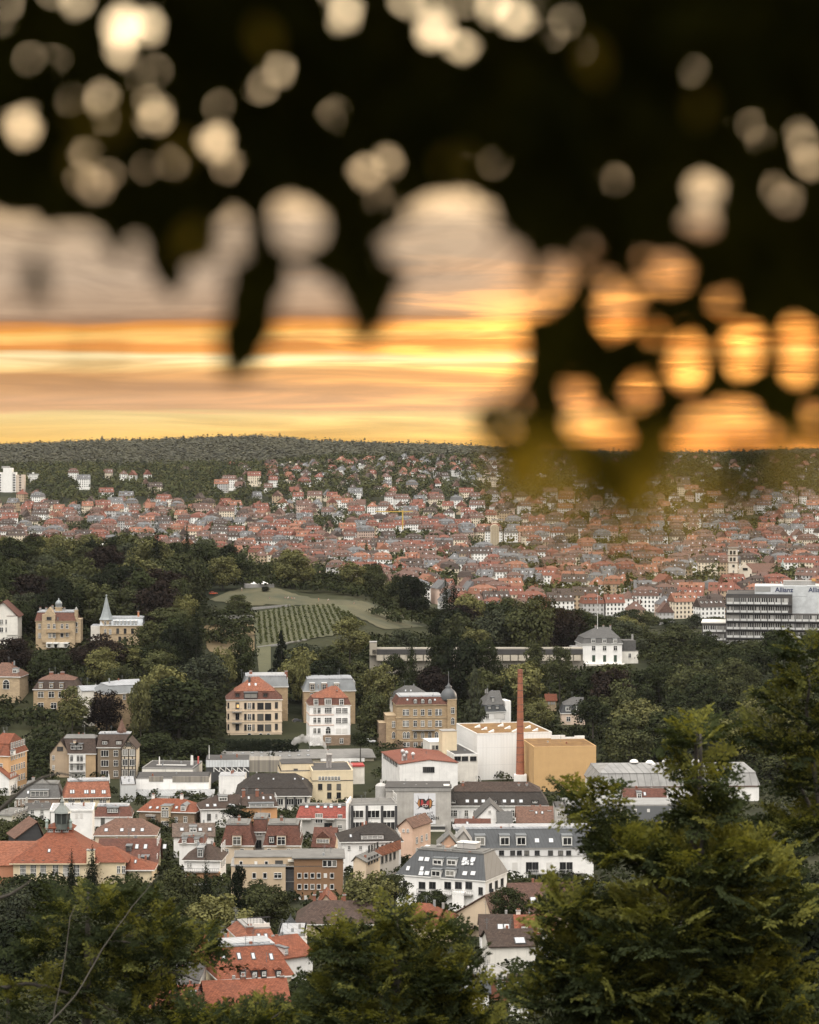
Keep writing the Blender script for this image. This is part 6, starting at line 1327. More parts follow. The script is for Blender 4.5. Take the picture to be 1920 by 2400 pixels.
# ---- castle-like villas on the hillside
b = B('C', 138, 432, 665, 432, 725, 17, 'villa', 'sandstone villa with stepped gables and a domed round tower', 'villa', D=1215).walls(SANDL)
b.mansard(RDRED, (160, 650, 318), 2.6, PALER, flat=True, trim=SANDL); b.win([190], [505, 630], 30, 62).win([312, 388, 492, 562], 505, 32, 58).win([330, 385], 628, 36, 62).win([492], 625, 40, 52, 'plain').win([562], 618, 34, 50, 'arch')
g = b.block('gable_front', 222, 400, 345, 725, -0.8, 6, SANDL); u0, z = b.f(250, 345, -0.8); u1, _ = b.f(392, 345, -0.8); um, zm = b.f(318, 250, -0.8); m = MB(); m.prism([(u0, 0, z), (u1, 0, z), (um, 0, zm)], (0, -0.8, 0), (0, 5, 0), SANDL); b.add('stepped_gable', m); b.win([296, 318, 340], 398, 14, 34, 'dark', -0.82).win([312, 388], 505, 32, 58, 'cross', -0.82).win([330, 385], 628, 36, 62, 'cross', -0.82).win([435], 400, 14, 34, 'dark')
b.block('balcony', 275, 600, 545, 590, -1.6, -0.8, SAND); b.block('round_bay', 650, 745, 415, 725, 1.0, 9, SANDL, SANDL); b.win([690], [480, 560], 22, 56, 'plain', 0.98)
k = b.m(1)
for x, yb, yt, r_, mt, dm in ((448, 400, 262, 50, SANDL, 1), (685, 430, 300, 26, SANDL, 0)):
    v = 6.0 if dm else 2.0; u, z0 = b.f(x, yb, v); _, z1 = b.f(x, yt, v); m = MB(); m.lathe([(r_ * k, z0 - 3), (r_ * k, z1), (r_ * 1.12 * k, z1 + 0.1), (r_ * 1.12 * k, z1 + 0.5)], (u, v, 0), 14, mt); b.add('tower', m, smooth=False)
    m = MB()
    if dm: m.lathe([(44 * k, z1 + 0.5), (44 * k, z1 + 50 * k), (48 * k, z1 + 54 * k), (44 * k, z1 + 78 * k), (28 * k, z1 + 100 * k), (8 * k, z1 + 112 * k), (4 * k, z1 + 140 * k)], (u, v, 0), 14, metal((0.26, 0.28, 0.29), 0.4)); 
    else: m.lathe([(r_ * k, z1 + 0.4), (r_ * 0.9 * k, z1 + 25 * k), (r_ * 0.3 * k, z1 + 48 * k), (2 * k, z1 + 60 * k)], (u, v, 0), 10, CONC)
    b.add('dome', m, smooth=True)
for x in (280, 525, 365, 200): b.chim(x, 255 if x != 365 else 225, 330, 26, 8, CONC)
b.block('terrace', 275, 585, 728, 790, -3, 0, POFF)
for x in (318, 408, 545): b.block('awning', x - 35, x + 35, 722, 742, -4.2, -3, WHITE); b.win([x], 768, 40, 42, 'plain', -3.02)
b = B('C', 1010, 490, 1570, 488, 720, 15, 'villa', 'sandstone villa with pale mansard and a tall slender spire', 'villa', D=1215).walls(SANDL)
b.mansard(metal((0.36, 0.38, 0.40), 0.4), (1020, 1580, 402), 1.5, PALER, flat=True, trim=WHITE); b.dormer([1200, 1242, 1292, 1340, 1390, 1442, 1488], 478, 26, 44, 'arch', metal((0.30, 0.32, 0.34), 0.4), rmat=WHITE)
b.win([1242, 1342, 1442], 568, 32, 66, 'dark').win([1270, 1342], 678, 30, 60, 'dark').band([610], 8, SAND)
k = b.m(1); u, z0 = b.f(1090, 412, 2.5); m = MB(); ph = math.pi / 8; m.lathe([(92 * k, -6), (92 * k, z0)], (u, 2.5, 0), 8, SANDL, phase=ph); b.add('tower', m)
_, zt = b.f(1103, 100, 2.5); m = MB(); m.lathe([(104 * k, z0 - 0.1), (84 * k, z0 + 30 * k), (62 * k, z0 + 95 * k), (36 * k, z0 + 190 * k), (10 * k, zt - 10 * k), (5 * k, zt), (14 * k, zt + 4 * k), (14 * k, zt + 16 * k), (2 * k, zt + 24 * k)], (u, 2.5, 0), 8, metal((0.27, 0.295, 0.30), 0.4), phase=ph); b.add('spire', m)
b.win([1075, 1142], 465, 26, 40, 'arch', 2.5 - 84 * k).win([1075, 1142], 580, 26, 56, 'arch', 2.5 - 84 * k); b.chim(1522, 300, 395, 24, 6, plaster((0.45, 0.2, 0.11), 0.2))
b = B('C', 880, 505, 1008, 505, 600, 10, 'house', 'pale single-storey pavilion with flat roof beside the slender spire', 'house', D=1222).walls(POFF).flat(PALER, 0.2, WHITE)
b = B('D', -110, 205, 112, 200, 320, 13, 'villa', 'white gabled villa with dark brown roof at the photo edge', 'villa', D=1210, rot=0).walls(POFF).gable_v(RDRED, 20, 110, 0.8).win([10, 45, 75], [235, 285], 20, 28); b.block('bay', 45, 112, 200, 320, -0.5, 6, POFF, RDRED)
b = B('D', 212, 662, 490, 662, 790, 15, 'villa', 'sandstone villa with dark mansard, three pale dormers and two brick chimneys', 'villa', D=1120).walls(SAND).mansard(RBROWN, (245, 470, 605), 1.6, RBR, (320, 420, 565), vtop=7).dormer([258, 325, 388], 655, 26, 32, 'cross', SAND, rmat=ZINC).win([258, 325, 388], 695, 34, 34).win([258, 340], 765, 34, 34).chim([325, 395], 550, 585, 24, 7); b.side(3, [5], 1, 1.8)
b = B('D', -60, 580, 125, 585, 690, 13, 'villa', 'pinkish villa with brown hipped roof and arched loggia at the photo edge', 'villa', D=1130, rot=-8).walls(SANDL).hip(RBR, 10, 60, 492, 0.5).dormer(95, 560, 30, 26, 'cross', WHITE).win([40], 638, 40, 40, 'arch')
b = B('D', 520, 672, 660, 668, 740, 14, 'school_annex', 'long low building with pale sloping roof behind the purple beech', 'building', D=1100).walls(POFF).gable_u(PALER, 640, 0.4, x=540)
b = B('D', 655, 690, 900, 680, 760, 16, 'school_annex', 'building with white metal roof and grey mansard end in the trees', 'building', D=1090).walls(SAND).mansard(LEAD, (690, 890, 640), 2.0, PALER, (770, 880, 600), vtop=8); b.win([785], 710, 16, 30)
# ---- white palace and its long terrace wall
b = B('G', 182, 583, 440, 580, 715, 16, 'palace', 'white palace with grey mansard, three dormers and green shutters', 'palace', D=1228).walls(PWHITE)
b.mansard(RGREY, (195, 425, 545), 1.0, RGREY, (270, 350, 472), vtop=8).dormer([253, 325, 395], 575, 26, 26, 'cross', WHITE, rmat=ZINC).win([255, 326, 396], 610, 22, 28)
m = MB(); SH = plain((0.03, 0.055, 0.035), 0.6)
for x in (255, 326, 396): u, z0 = b.f(x, 698, 0); _, z1 = b.f(x, 655, 0); w_ = b.m(10); m.box((u - w_, -0.12, z0), (u + w_, 0.0, z1), SH); m.build('shutter', b.o); m = MB()
b.band(584, 6, WHITE, 0.4); b.block('terrace', 130, 460, 715, 745, -2.5, 0, POFF); b.chim([318, 363, 268], 462, 490, 12, 8, CONC); b.block('side_wing', 440, 545, 630, 730, 3, 14, POFF, RGREY); b.win([490], 658, 16, 26, 'cross', 2.98); b.block('side_wing', 448, 530, 560, 632, 5, 13, RGREY); b.dormer(490, 620, 20, 20) if False else None
b.block('loggia', 120, 184, 605, 730, 1.5, 10, POFF, CONC); b.win([140], 655, 36, 44, 'dark', 1.48); b.block('chimney', 503, 514, 520, 570, 8, 9, CONC)
ox = FR['G']; fp = P(1300 + 280 / 2.782, 1300 + 470 / 2.782, 1236); m = MB(); m.lathe([(0.14, -4), (0.10, 6), (0.05, 14.5)], n=8, mat=WHITE); o = empty('flagpole', 'white flagpole rising behind the white palace roof', 'flagpole', fp); m.build('pole', o); m = MB(); m.lathe([(0.02, 14.5), (0.2, 14.7), (0.02, 14.95)], n=8, mat=CONC); m.build('finial', o)
b = B('F', 20, 62, 1560, 60, 185, 7, 'terrace_wall', 'long cream terrace wall with arcade panels and a dark roof strip across the park', 'wall', D=1205, rot=1).walls(plaster((0.33, 0.30, 0.25), 0.4)); b.H = b.m(120)
b.block('roof_strip', 40, 1560, 70, 105, -2.0, 3.0, DFLAT)
for k in range(26): b.block('panel', 70 + k * 57, 120 + k * 57, 108, 150, -2.2, -1.9, plaster((0.50, 0.45, 0.37), 0.3))
b.block('pavilion', 20, 72, 18, 110, -2, 4, plaster((0.40, 0.36, 0.29), 0.3), CONC)
# ---- dark office block on the far side of the park
b = B('Z', 160, 318, 1272, 330, 1400, 30, 'office_building', 'dark-framed office block with white bands, louvred top storey and rooftop lettering', 'office', D=1370, rot=-8).walls(plain((0.060, 0.054, 0.050), 0.6))
b.flat(DFLAT, 0.5, DARKF)
WPAN = plaster((0.55, 0.55, 0.53), 0.1); pitch = b.m(141); z0 = b.f(200, 362, 0)[1]; bay = b.m(115); W2 = b.f(1730, 600, 0)[0] + 6; n = int(W2 / bay)
m = MB(); m.box((b.W, 0, -5), (W2, b.dep, z0 - 2 * pitch + 0.4), plain((0.060, 0.054, 0.050), 0.6)); b.add('wall', m)
PW = plaster((0.42, 0.41, 0.39), 0.1)
fm = [MB(), MB(), MB()]
WG = MB(); WG.box((0, -0.04, 0), (bay * 0.88, 0.0, pitch * 0.46), GL); gme = WG.mesh('pane')
fmsh = MB()
for q in (0.0, 0.34, 0.67, 0.96): fmsh.box((bay * 0.88 * q, -0.10, 0), (bay * 0.88 * q + 0.30, 0.0, pitch * 0.46), PW)
fmsh.box((0, -0.35, -pitch * 0.26), (bay * 0.88, 0.0, -0.06), WPAN); fme = fmsh.mesh('window')
for fl in range(7):
    for q in range(n):
        u = q * bay + bay * 0.08
        if fl < 2 and u + bay > b.W: continue
        zz = z0 - fl * pitch - pitch * 0.5; o_ = link('window', fme, b.o, (u, -0.03, zz)); link('pane', gme, o_)
        if rnd.random() < 0.3: o2 = MB(); o2.box((bay * 0.3, -0.07, 0.05), (bay * (0.3 + rnd.choice([0.28, 0.5])), -0.05, pitch * 0.44), PW); o2.build('blind', o_)
m = MB()
for q in range(0, n + 1, 2):
    u = q * bay; m.box((u - 0.16, -1.5, -4), (u + 0.16, -1.2, b.H if u < b.W else z0 - 2 * pitch), DARKF)
tag(b.add('mullion', m), kind='stuff'); m = MB()
for fl in range(7): m.box((0, -1.45, z0 - fl * pitch - pitch * 0.86), (b.W if fl < 2 else W2, -0.02, z0 - fl * pitch - pitch * 0.80), DARKF)
tag(b.add('walkway', m), kind='stuff')
PEN = metal((0.56, 0.58, 0.59), 0.5, 0.55); pu0, pz0 = b.f(640, 315, 5); pu1, pz1 = b.f(1520, 172, 5); _, plow = b.f(1500, 600, 5); m = MB(); m.box((pu0, 5, pz0 - 0.6), (pu1, 22, pz1), PEN); m.box((b.f(1275, 300, 5)[0], 4.9, plow - 3), (pu1, 22, pz0 - 0.7), PEN); b.add('penthouse', m)
m = MB(); m.box((pu1 + 0.02, 5, plow - 3), (pu1 + 28, 22.2, pz1 + 0.2), PEN); b.add('penthouse', m)
m = MB(); lu1 = b.f(908, 200, 4.9)[0]; lz = b.f(700, 262, 4.9)[1]; m.box((pu0 + 0.3, 4.85, lz), (lu1, 4.98, pz1 - 0.4), plaster((0.27, 0.27, 0.26), 0.1)); b.add('louvre', m)
m = MB(); m.box((b.f(1120, 150, 10)[0], 10, pz1), (b.f(1660, 150, 10)[0], 18, pz1 + 2.2), CONC); b.add('roof_plant', m); m = MB(); m.box((b.f(1600, 150, 12)[0], 9, pz1 + 2.2), (b.f(1665, 150, 12)[0], 14, pz1 + 3.2), plain((0.4, 0.22, 0.06))); b.add('roof_plant', m)
NAVY = plain((0.02, 0.03, 0.09), 0.5); tx, tz = b.f(985, 268, 4.8); lettering('Allianz', tx, tz, b.m(112), b.o, NAVY, 4.85, bold=0.06); tx, tz = b.f(1545, 270, 4.8); lettering('Allianz', tx, tz, b.m(112), b.o, NAVY, 4.9, bold=0.06)
b = B('Z', -250, 790, 160, 770, 1200, 20, 'office_building', 'low dark-framed office wing beside the taller dark office block', 'office', D=1378, rot=-8).walls(plain((0.06, 0.055, 0.05), 0.6)).flat(POFF, 0.4, POFF, 0.3)
for fl in range(3):
    for q in range(6): u = q * bay + 0.6; o_ = link('window', fme, b.o, (u, -0.03, b.H - 1.2 - fl * pitch - pitch * 0.5)); link('pane', gme, o_)
# ---- landmarks in the far town
TW = plaster((0.66, 0.58, 0.48), 0.15)
b = B('T', 1155, 760, 1210, 760, 960, 7.5, 'church', 'church with a white square tower, dark pyramid cap and long brown nave', 'church', D=2450).walls(TW); b.hip(RBR, 1178, 1184, 722, 0.8); b.win([1168, 1190], [795, 838], 14, 22, 'dark').win([1184], [880], 14, 14, 'dark').win([1184], 920, 8, 22, 'dark'); b.band([772, 815, 860], 5, RBR)
b.block('tower_base', 1152, 1213, 925, 975, -0.4, 8, SANDD)
u0, z0 = b.f(1285, 922, 12); u1, _ = b.f(1490, 922, 12); _, zr = b.f(1300, 862, 20); m = MB(); m.box((u0, 12, -12), (u1, 28, z0), TW); b.add('nave', m); m = MB(); m.prism([(0, 11, z0), (0, 29, z0), (0, 20, zr)], (u0 - 2, 0, 0), (u1, 0, 0), RBR); b.add('nave_roof', m)
ua, za = b.f(1215, 905, 8); ub, _ = b.f(1300, 905, 8); uc, zc = b.f(1255, 862, 8); m = MB(); m.box((ua, 8, -12), (ub, 12, za), TW); m.prism([(ua, 0, za), (ub, 0, za), (uc, 0, zc)], (0, 8, 0), (0, 11.9, 0), TW); b.add('transept', m); b.win([1258], 900, 30, 14, 'dark', 7.97)
u, z = b.f(1495, 905, 14); m = MB(); m.lathe([(2.4, -12), (2.4, z), (2.6, z), (0.3, z + 9)], (u, 14, 0), 8, metal((0.30, 0.36, 0.33), 0.5)); b.add('ridge_turret', m)
b = B('S', 1375, 640, 1428, 640, 800, 14, 'tower_block', 'slim beige slab tower with rounded top standing in the town', 'tower', D=2950).walls(plaster((0.44, 0.37, 0.27), 0.15)); u0, z = b.f(1402, 640, 0); m = MB(); m.prism([(b.W / 2 + b.W / 2 * math.cos(q), 0, b.H + b.W * 0.4 * math.sin(q)) for q in np.linspace(0, math.pi, 11)], (0, 0, 0), (0, 14, 0), plaster((0.44, 0.37, 0.27), 0.15)); b.add('rounded_top', m)
m = MB()
for q in range(1, 5): m.box((b.W * q / 5 - 0.25, -0.25, 2), (b.W * q / 5 + 0.25, 0.02, b.H + 2), plaster((0.30, 0.25, 0.18), 0.1))
b.add('rib', m)['kind'] = 'stuff'
b = B('A', -60, 290, 100, 290, 440, 16, 'tower_block', 'white stepped high-rise with dark window columns at the photo edge', 'tower', D=3780).walls(plaster((0.70, 0.69, 0.66), 0.1)).flat(CONC, 0.3); b.block('core', 20, 78, 262, 440, -1.5, 12, plaster((0.74, 0.73, 0.7), 0.1)); b.block('wing', 100, 155, 305, 450, 1, 14, plaster((0.55, 0.46, 0.38), 0.1)); b.block('roof_plant', 10, 60, 250, 265, 2, 9, CONC)
for x in (-30, 0, 90, 128): b.win([x], [y for y in range(305, 430, 16)], 12, 8, 'dark', -0.02 if x < 95 else 0.98)
def crane(px, py, D):
    o = empty('tower_crane', 'small yellow construction crane above the red roofs', 'crane', P(px, py + 22, D)); Y_ = plain((0.50, 0.33, 0.06), 0.5); k = D / F; m = MB()
    m.box((-0.7, -0.7, -10), (0.7, 0.7, 24 * k), Y_); m.build('mast', o); m = MB(); m.box((-64 * k, -0.5, 20 * k), (24 * k, 0.5, 22.2 * k), Y_); m.build('jib', o); m = MB(); m.box((16 * k, -1, 18 * k), (23 * k, 1, 21 * k), CONC); m.build('counterweight', o); m = MB(); m.prism([(0, 0, 22 * k), (1.6 * k, 0, 22 * k), (0.8 * k, 0, 28 * k)], (0, -0.4, 0), (0, 0.4, 0), Y_); m.build('cab', o)
    BLD.append(type('T', (), dict(o=o, px=px, py=py))())
crane(944, 1198, 3050)
# ------------------------------------------------------------------ lawns, vineyard, paths on the park hill
def Dgv(px, py):
    out = []
    for a, b in zip(px, py): out.append(Dg(a, b))
    return np.array(out)
def sheet(name, poly, mat, lift, label, step=7, kind='structure'):
    xs = [p[0] for p in poly]; ys_ = [p[1] for p in poly]; gx_ = np.arange(min(xs), max(xs) + step, step); m = bpy.data.meshes.new(name); vs, fs = [], []; cols = []
    for x in gx_:
        hits = []
        for (x0, y0), (x1, y1) in zip(poly, poly[1:] + poly[:1]):
            if (x0 - x) * (x1 - x) <= 0 and x0 != x1: hits.append(y0 + (y1 - y0) * (x - x0) / (x1 - x0))
        if len(hits) < 2: cols.append(None); continue
        a, b = min(hits), max(hits); c = []
        for t in np.linspace(0, 1, 9):
            y = a + (b - a) * t; D = Dg(x, y); X_ = (x - 960) / F * D; c.append(len(vs)); vs.append((X_, D, float(gz(X_, D)) + lift))
        cols.append(c)
    for c0, c1 in zip(cols, cols[1:]):
        if c0 and c1:
            for k in range(8): fs.append((c0[k], c0[k + 1], c1[k + 1], c1[k]))
    m.from_pydata(vs, [], fs); m.materials.append(mat)
    return tag(link(name, m), label, None, None, kind)
def grassmat(a, b_):
    def fn(t, bs):
        p = t.new('ShaderNodeNewGeometry').outputs['Position']
        t.put(bs.inputs['Base Color'], t.mix(t.remap(t.noise(p, 0.06, 6, 0.65), 0.35, 0.65), a, b_)); bs.inputs['Roughness'].default_value = 1.0
    return mat_base(('gr', a, b_), 'grass', fn)
LAWN = grassmat((0.038, 0.042, 0.020), (0.078, 0.070, 0.034)); VINEG = grassmat((0.052, 0.056, 0.028), (0.080, 0.078, 0.038)); DRY = grassmat((0.085, 0.065, 0.030), (0.145, 0.102, 0.050)); TRACK = plain((0.30, 0.26, 0.20), 0.95, 'gravel')
sheet('lawn', [(490, 1408), (520, 1395), (560, 1382), (645, 1378), (700, 1398), (760, 1408), (860, 1412), (940, 1440), (1010, 1470), (900, 1478), (830, 1445), (760, 1425), (640, 1420), (560, 1422)], LAWN, 0.3, None)
sheet('meadow', [(478, 1470), (520, 1468), (600, 1466), (600, 1530), (520, 1540), (486, 1528)], DRY, 0.35, None)
sheet('vineyard_ground', [(590, 1440), (680, 1425), (810, 1420), (830, 1446), (800, 1490), (730, 1500), (690, 1510), (600, 1520), (596, 1470)], VINEG, 0.4, None)
sheet('vineyard_ground', [(600, 1515), (640, 1510), (640, 1580), (605, 1580)], VINEG, 0.4, None)
rows = []
rg = np.random.default_rng(61)
for k in range(19):
    x0, x1 = 606 + k * 11.6, 612 + k * 13.2; yt = np.interp(x1, [590, 680, 810, 840], [1446, 1428, 1423, 1440]); yb = np.interp(x1, [590, 690, 760, 840], [1515, 1508, 1494, 1470])
    for s in np.linspace(0, 1, 64):
        y = yb + (yt - yb) * s; x = x0 + (x1 - x0) * (1 - s) + rg.normal() * 0.4; D = Dg(x, y); X_ = (x - 960) / F * D; rows.append((X_, D, float(gz(X_, D)) + 0.9))
C = np.repeat(np.array(rows), 6, 0) + rg.normal(size=(len(rows) * 6, 3)) * np.array([0.34, 0.6, 0.35])
tag(link('vineyard', quads('vines', leaf_quads(C, np.tile([0, -0.3, 1.0], (len(C), 1)), 0.62, 1.2, 0.5), [leafmat((0.044, 0.052, 0.024), 0.15, 0.35, 'foliage', 0.3)])), 'rows of vines climbing the park hill', None, None, 'stuff')
wl = MB()
def strip(name, pts, h, th, mat, label, cat):
    o = empty(name, label, cat, P(*pts[0], Dg(*pts[0]))); m = MB(); off = o.location
    for (x0, y0), (x1, y1) in zip(pts, pts[1:]):
        a = Vector(P(x0, y0, Dg(x0, y0))) - off; c = Vector(P(x1, y1, Dg(x1, y1))) - off; d = (c - a); nrm = Vector((-d.y, d.x, 0)).normalized() * th
        m.ringloft([[a - Vector((0, 0, 1)), c - Vector((0, 0, 1)), c + nrm - Vector((0, 0, 1)), a + nrm - Vector((0, 0, 1))], [a + Vector((0, 0, h)), c + Vector((0, 0, h)), c + nrm + Vector((0, 0, h)), a + nrm + Vector((0, 0, h))]], mat)
    m.build('masonry', o); m2 = MB(); BLD.append(type('T', (), dict(o=o, px=pts[0][0], py=pts[0][1]))()); return o
strip('garden_wall', [(498, 1451), (596, 1449)], 1.6, 0.5, CONC, 'pale garden wall terracing the slope beside the vineyard', 'wall')
strip('garden_wall', [(585, 1431), (640, 1427), (680, 1424)], 1.5, 0.5, CONC, 'stone wall along the upper edge of the vineyard', 'wall')
strip('garden_wall', [(604, 1522), (660, 1514), (720, 1504)], 1.2, 0.5, CONC, 'low wall along the lower edge of the vineyard', 'wall')
strip('garden_wall', [(575, 1379), (643, 1379)], 2.2, 3.0, CONC, 'retaining wall of the parasol terrace on the park hill', 'wall')
# ---- parasols, people, a car on the park hill
for x, y, r_, lab in ((618, 1365, 2.9, 'larger white parasol on the park terrace'), (595, 1366, 2.1, 'smaller white parasol on the park terrace')):
    D = Dg(x, 1379) + 4; o = empty('parasol', lab, 'parasol', P(x, y + 12, D), 0, 'parasols on the park terrace'); m = MB(); m.lathe([(r_, 2.0), (r_ * 0.5, 2.6), (0.05, 3.2)], n=8, mat=WHITE); m.build('canopy', o); m = MB(); m.lathe([(0.06, 0), (0.05, 3.1)], n=6, mat=DARKF); m.build('pole', o)
def person(px, py, label, shirt, seated):
    D = Dg(px, py); X_ = (px - 960) / F * D; z = float(gz(X_, D)) + 0.3
    o = empty('person', label, 'person', (X_, D, z), rnd.uniform(-0.6, 0.6), 'people out on the park lawn')
    hz = 0.12 if seated else 0.92
    js = [(0, 0, hz), (0, 0, hz + 0.25), (0, 0.02, hz + 0.50), (0, 0.01, hz + 0.60), (0, 0, hz + 0.74), (0, 0, hz + 0.84)]; ed = [(0, 1), (1, 2), (2, 3), (3, 4), (4, 5)]; rad = [.15, .14, .15, .06, .10, .08]
    for sx in (-1, 1):
        k = len(js); leg = [(sx * .1, -.1, hz), (sx * .14, -.48, hz + .32), (sx * .12, -.78, 0.06), (sx * .12, -.92, 0.05)] if seated else [(sx * .1, 0, hz - .05), (sx * .1, -.02, .48), (sx * .1, .02, .08), (sx * .1, -.14, .04)]
        js += leg; ed += [(0, k), (k, k + 1), (k + 1, k + 2), (k + 2, k + 3)]; rad += [.10, .07, .05, .04]
        k = len(js); arm = [(sx * .19, 0, hz + .48), (sx * .24, -.02, hz + .22), (sx * .2, -.22, hz + .1)]; js += arm; ed += [(2, k), (k, k + 1), (k + 1, k + 2)]; rad += [.07, .05, .035]
    me = bpy.data.meshes.new('body'); me.from_pydata(js, ed, []); bo = link('body', me, o); bo.modifiers.new('skin', 'SKIN')
    for v, r_ in zip(me.skin_vertices[0].data, rad): v.radius = (r_, r_)
    me.skin_vertices[0].data[0].use_root = True; me.materials.append(plain((0.30, 0.2, 0.15), 0.8))
    m = MB(); m.lathe([(.17, hz + .02), (.185, hz + .3), (.2, hz + .5), (.1, hz + .6)], n=10, mat=plain(shirt, 0.8)); m.build('shirt', o, smooth=True); m = MB(); m.lathe([(.105, hz + .74), (.115, hz + .84), (.06, hz + .93)], n=8, mat=plain((0.03, 0.02, 0.015), 0.8)); m.build('hair', o, smooth=True)
for x, y, lab, c, s_ in ((567, 1388, 'person in a white shirt standing on the lawn near the parasol terrace', (0.6, 0.6, 0.6), False), (668, 1405, 'person in dark clothes sitting on the lawn, first of the sitting group', (0.05, 0.05, 0.06), True), (676, 1407, 'person in a white shirt sitting on the lawn in the sitting group', (0.65, 0.65, 0.65), True), (684, 1408, 'person in a red shirt sitting on the lawn in the sitting group', (0.35, 0.08, 0.06), True), (690, 1406, 'person in a grey shirt sitting at the vineyard end of the sitting group', (0.3, 0.3, 0.3), True),
                         (632, 1407, 'person in a dark shirt sitting on the lawn below the round bush', (0.06, 0.06, 0.07), True), (747, 1412, 'person in an orange shirt standing on the path above the vineyard', (0.45, 0.2, 0.1), False), (770, 1412, 'person in a white shirt beside the tall pale tree above the vineyard', (0.7, 0.7, 0.68), True), (830, 1419, 'person in black sitting on the far end of the lawn', (0.03, 0.03, 0.03), True)): person(x, y, lab, c, s_)
def car(px, py, D, rz, label, col):
    x = (px - 960) / F * D; o = empty('car', label, 'car', (x, D, max(float(gz(x, D)), EZ - (py - YE) / F * D) + 0.25), rz); RC = plain(col, 0.3); m = MB()
    m.ringloft([[(-2, -.8, .35), (2, -.8, .35), (2, .8, .35), (-2, .8, .35)], [(-2.05, -.85, .8), (2.05, -.85, .7), (2.05, .85, .7), (-2.05, .85, .8)], [(-1.9, -.8, .95), (1.2, -.8, .9), (1.2, .8, .9), (-1.9, .8, .95)]], RC); m.build('body', o)
    m = MB(); m.ringloft([[(-1.7, -.78, .9), (0.9, -.78, .9), (0.9, .78, .9), (-1.7, .78, .9)], [(-1.3, -.65, 1.38), (0.2, -.65, 1.38), (0.2, .65, 1.38), (-1.3, .65, 1.38)]], GL); m.build('window', o)
    m = MB(); m.box((-1.32, -.66, 1.38), (0.22, .66, 1.43), RC); m.build('roof', o)
    for a_, c in ((-1.25, -.85), (1.25, -.85), (-1.25, .85), (1.25, .85)): m = MB(); m.prism([(a_ + .32 * math.cos(q), 0, .32 + .32 * math.sin(q)) for q in np.linspace(0, 6.28, 13)[:-1]], (0, c - .1, 0), (0, c + .1, 0), DARKF); m.build('wheel', o)
car(500, 1396, Dg(500, 1396), 0.5, 'small bright red-orange car parked on the park hill', (0.55, 0.09, 0.03))
car(697, 1694, 1082, 0.3, 'black car parked in the lane between the cream and the white villa', (0.015, 0.015, 0.017)); car(868, 1742, 1050, -0.2, 'pale car parked in the yard beside the sandstone palace', (0.5, 0.5, 0.5))

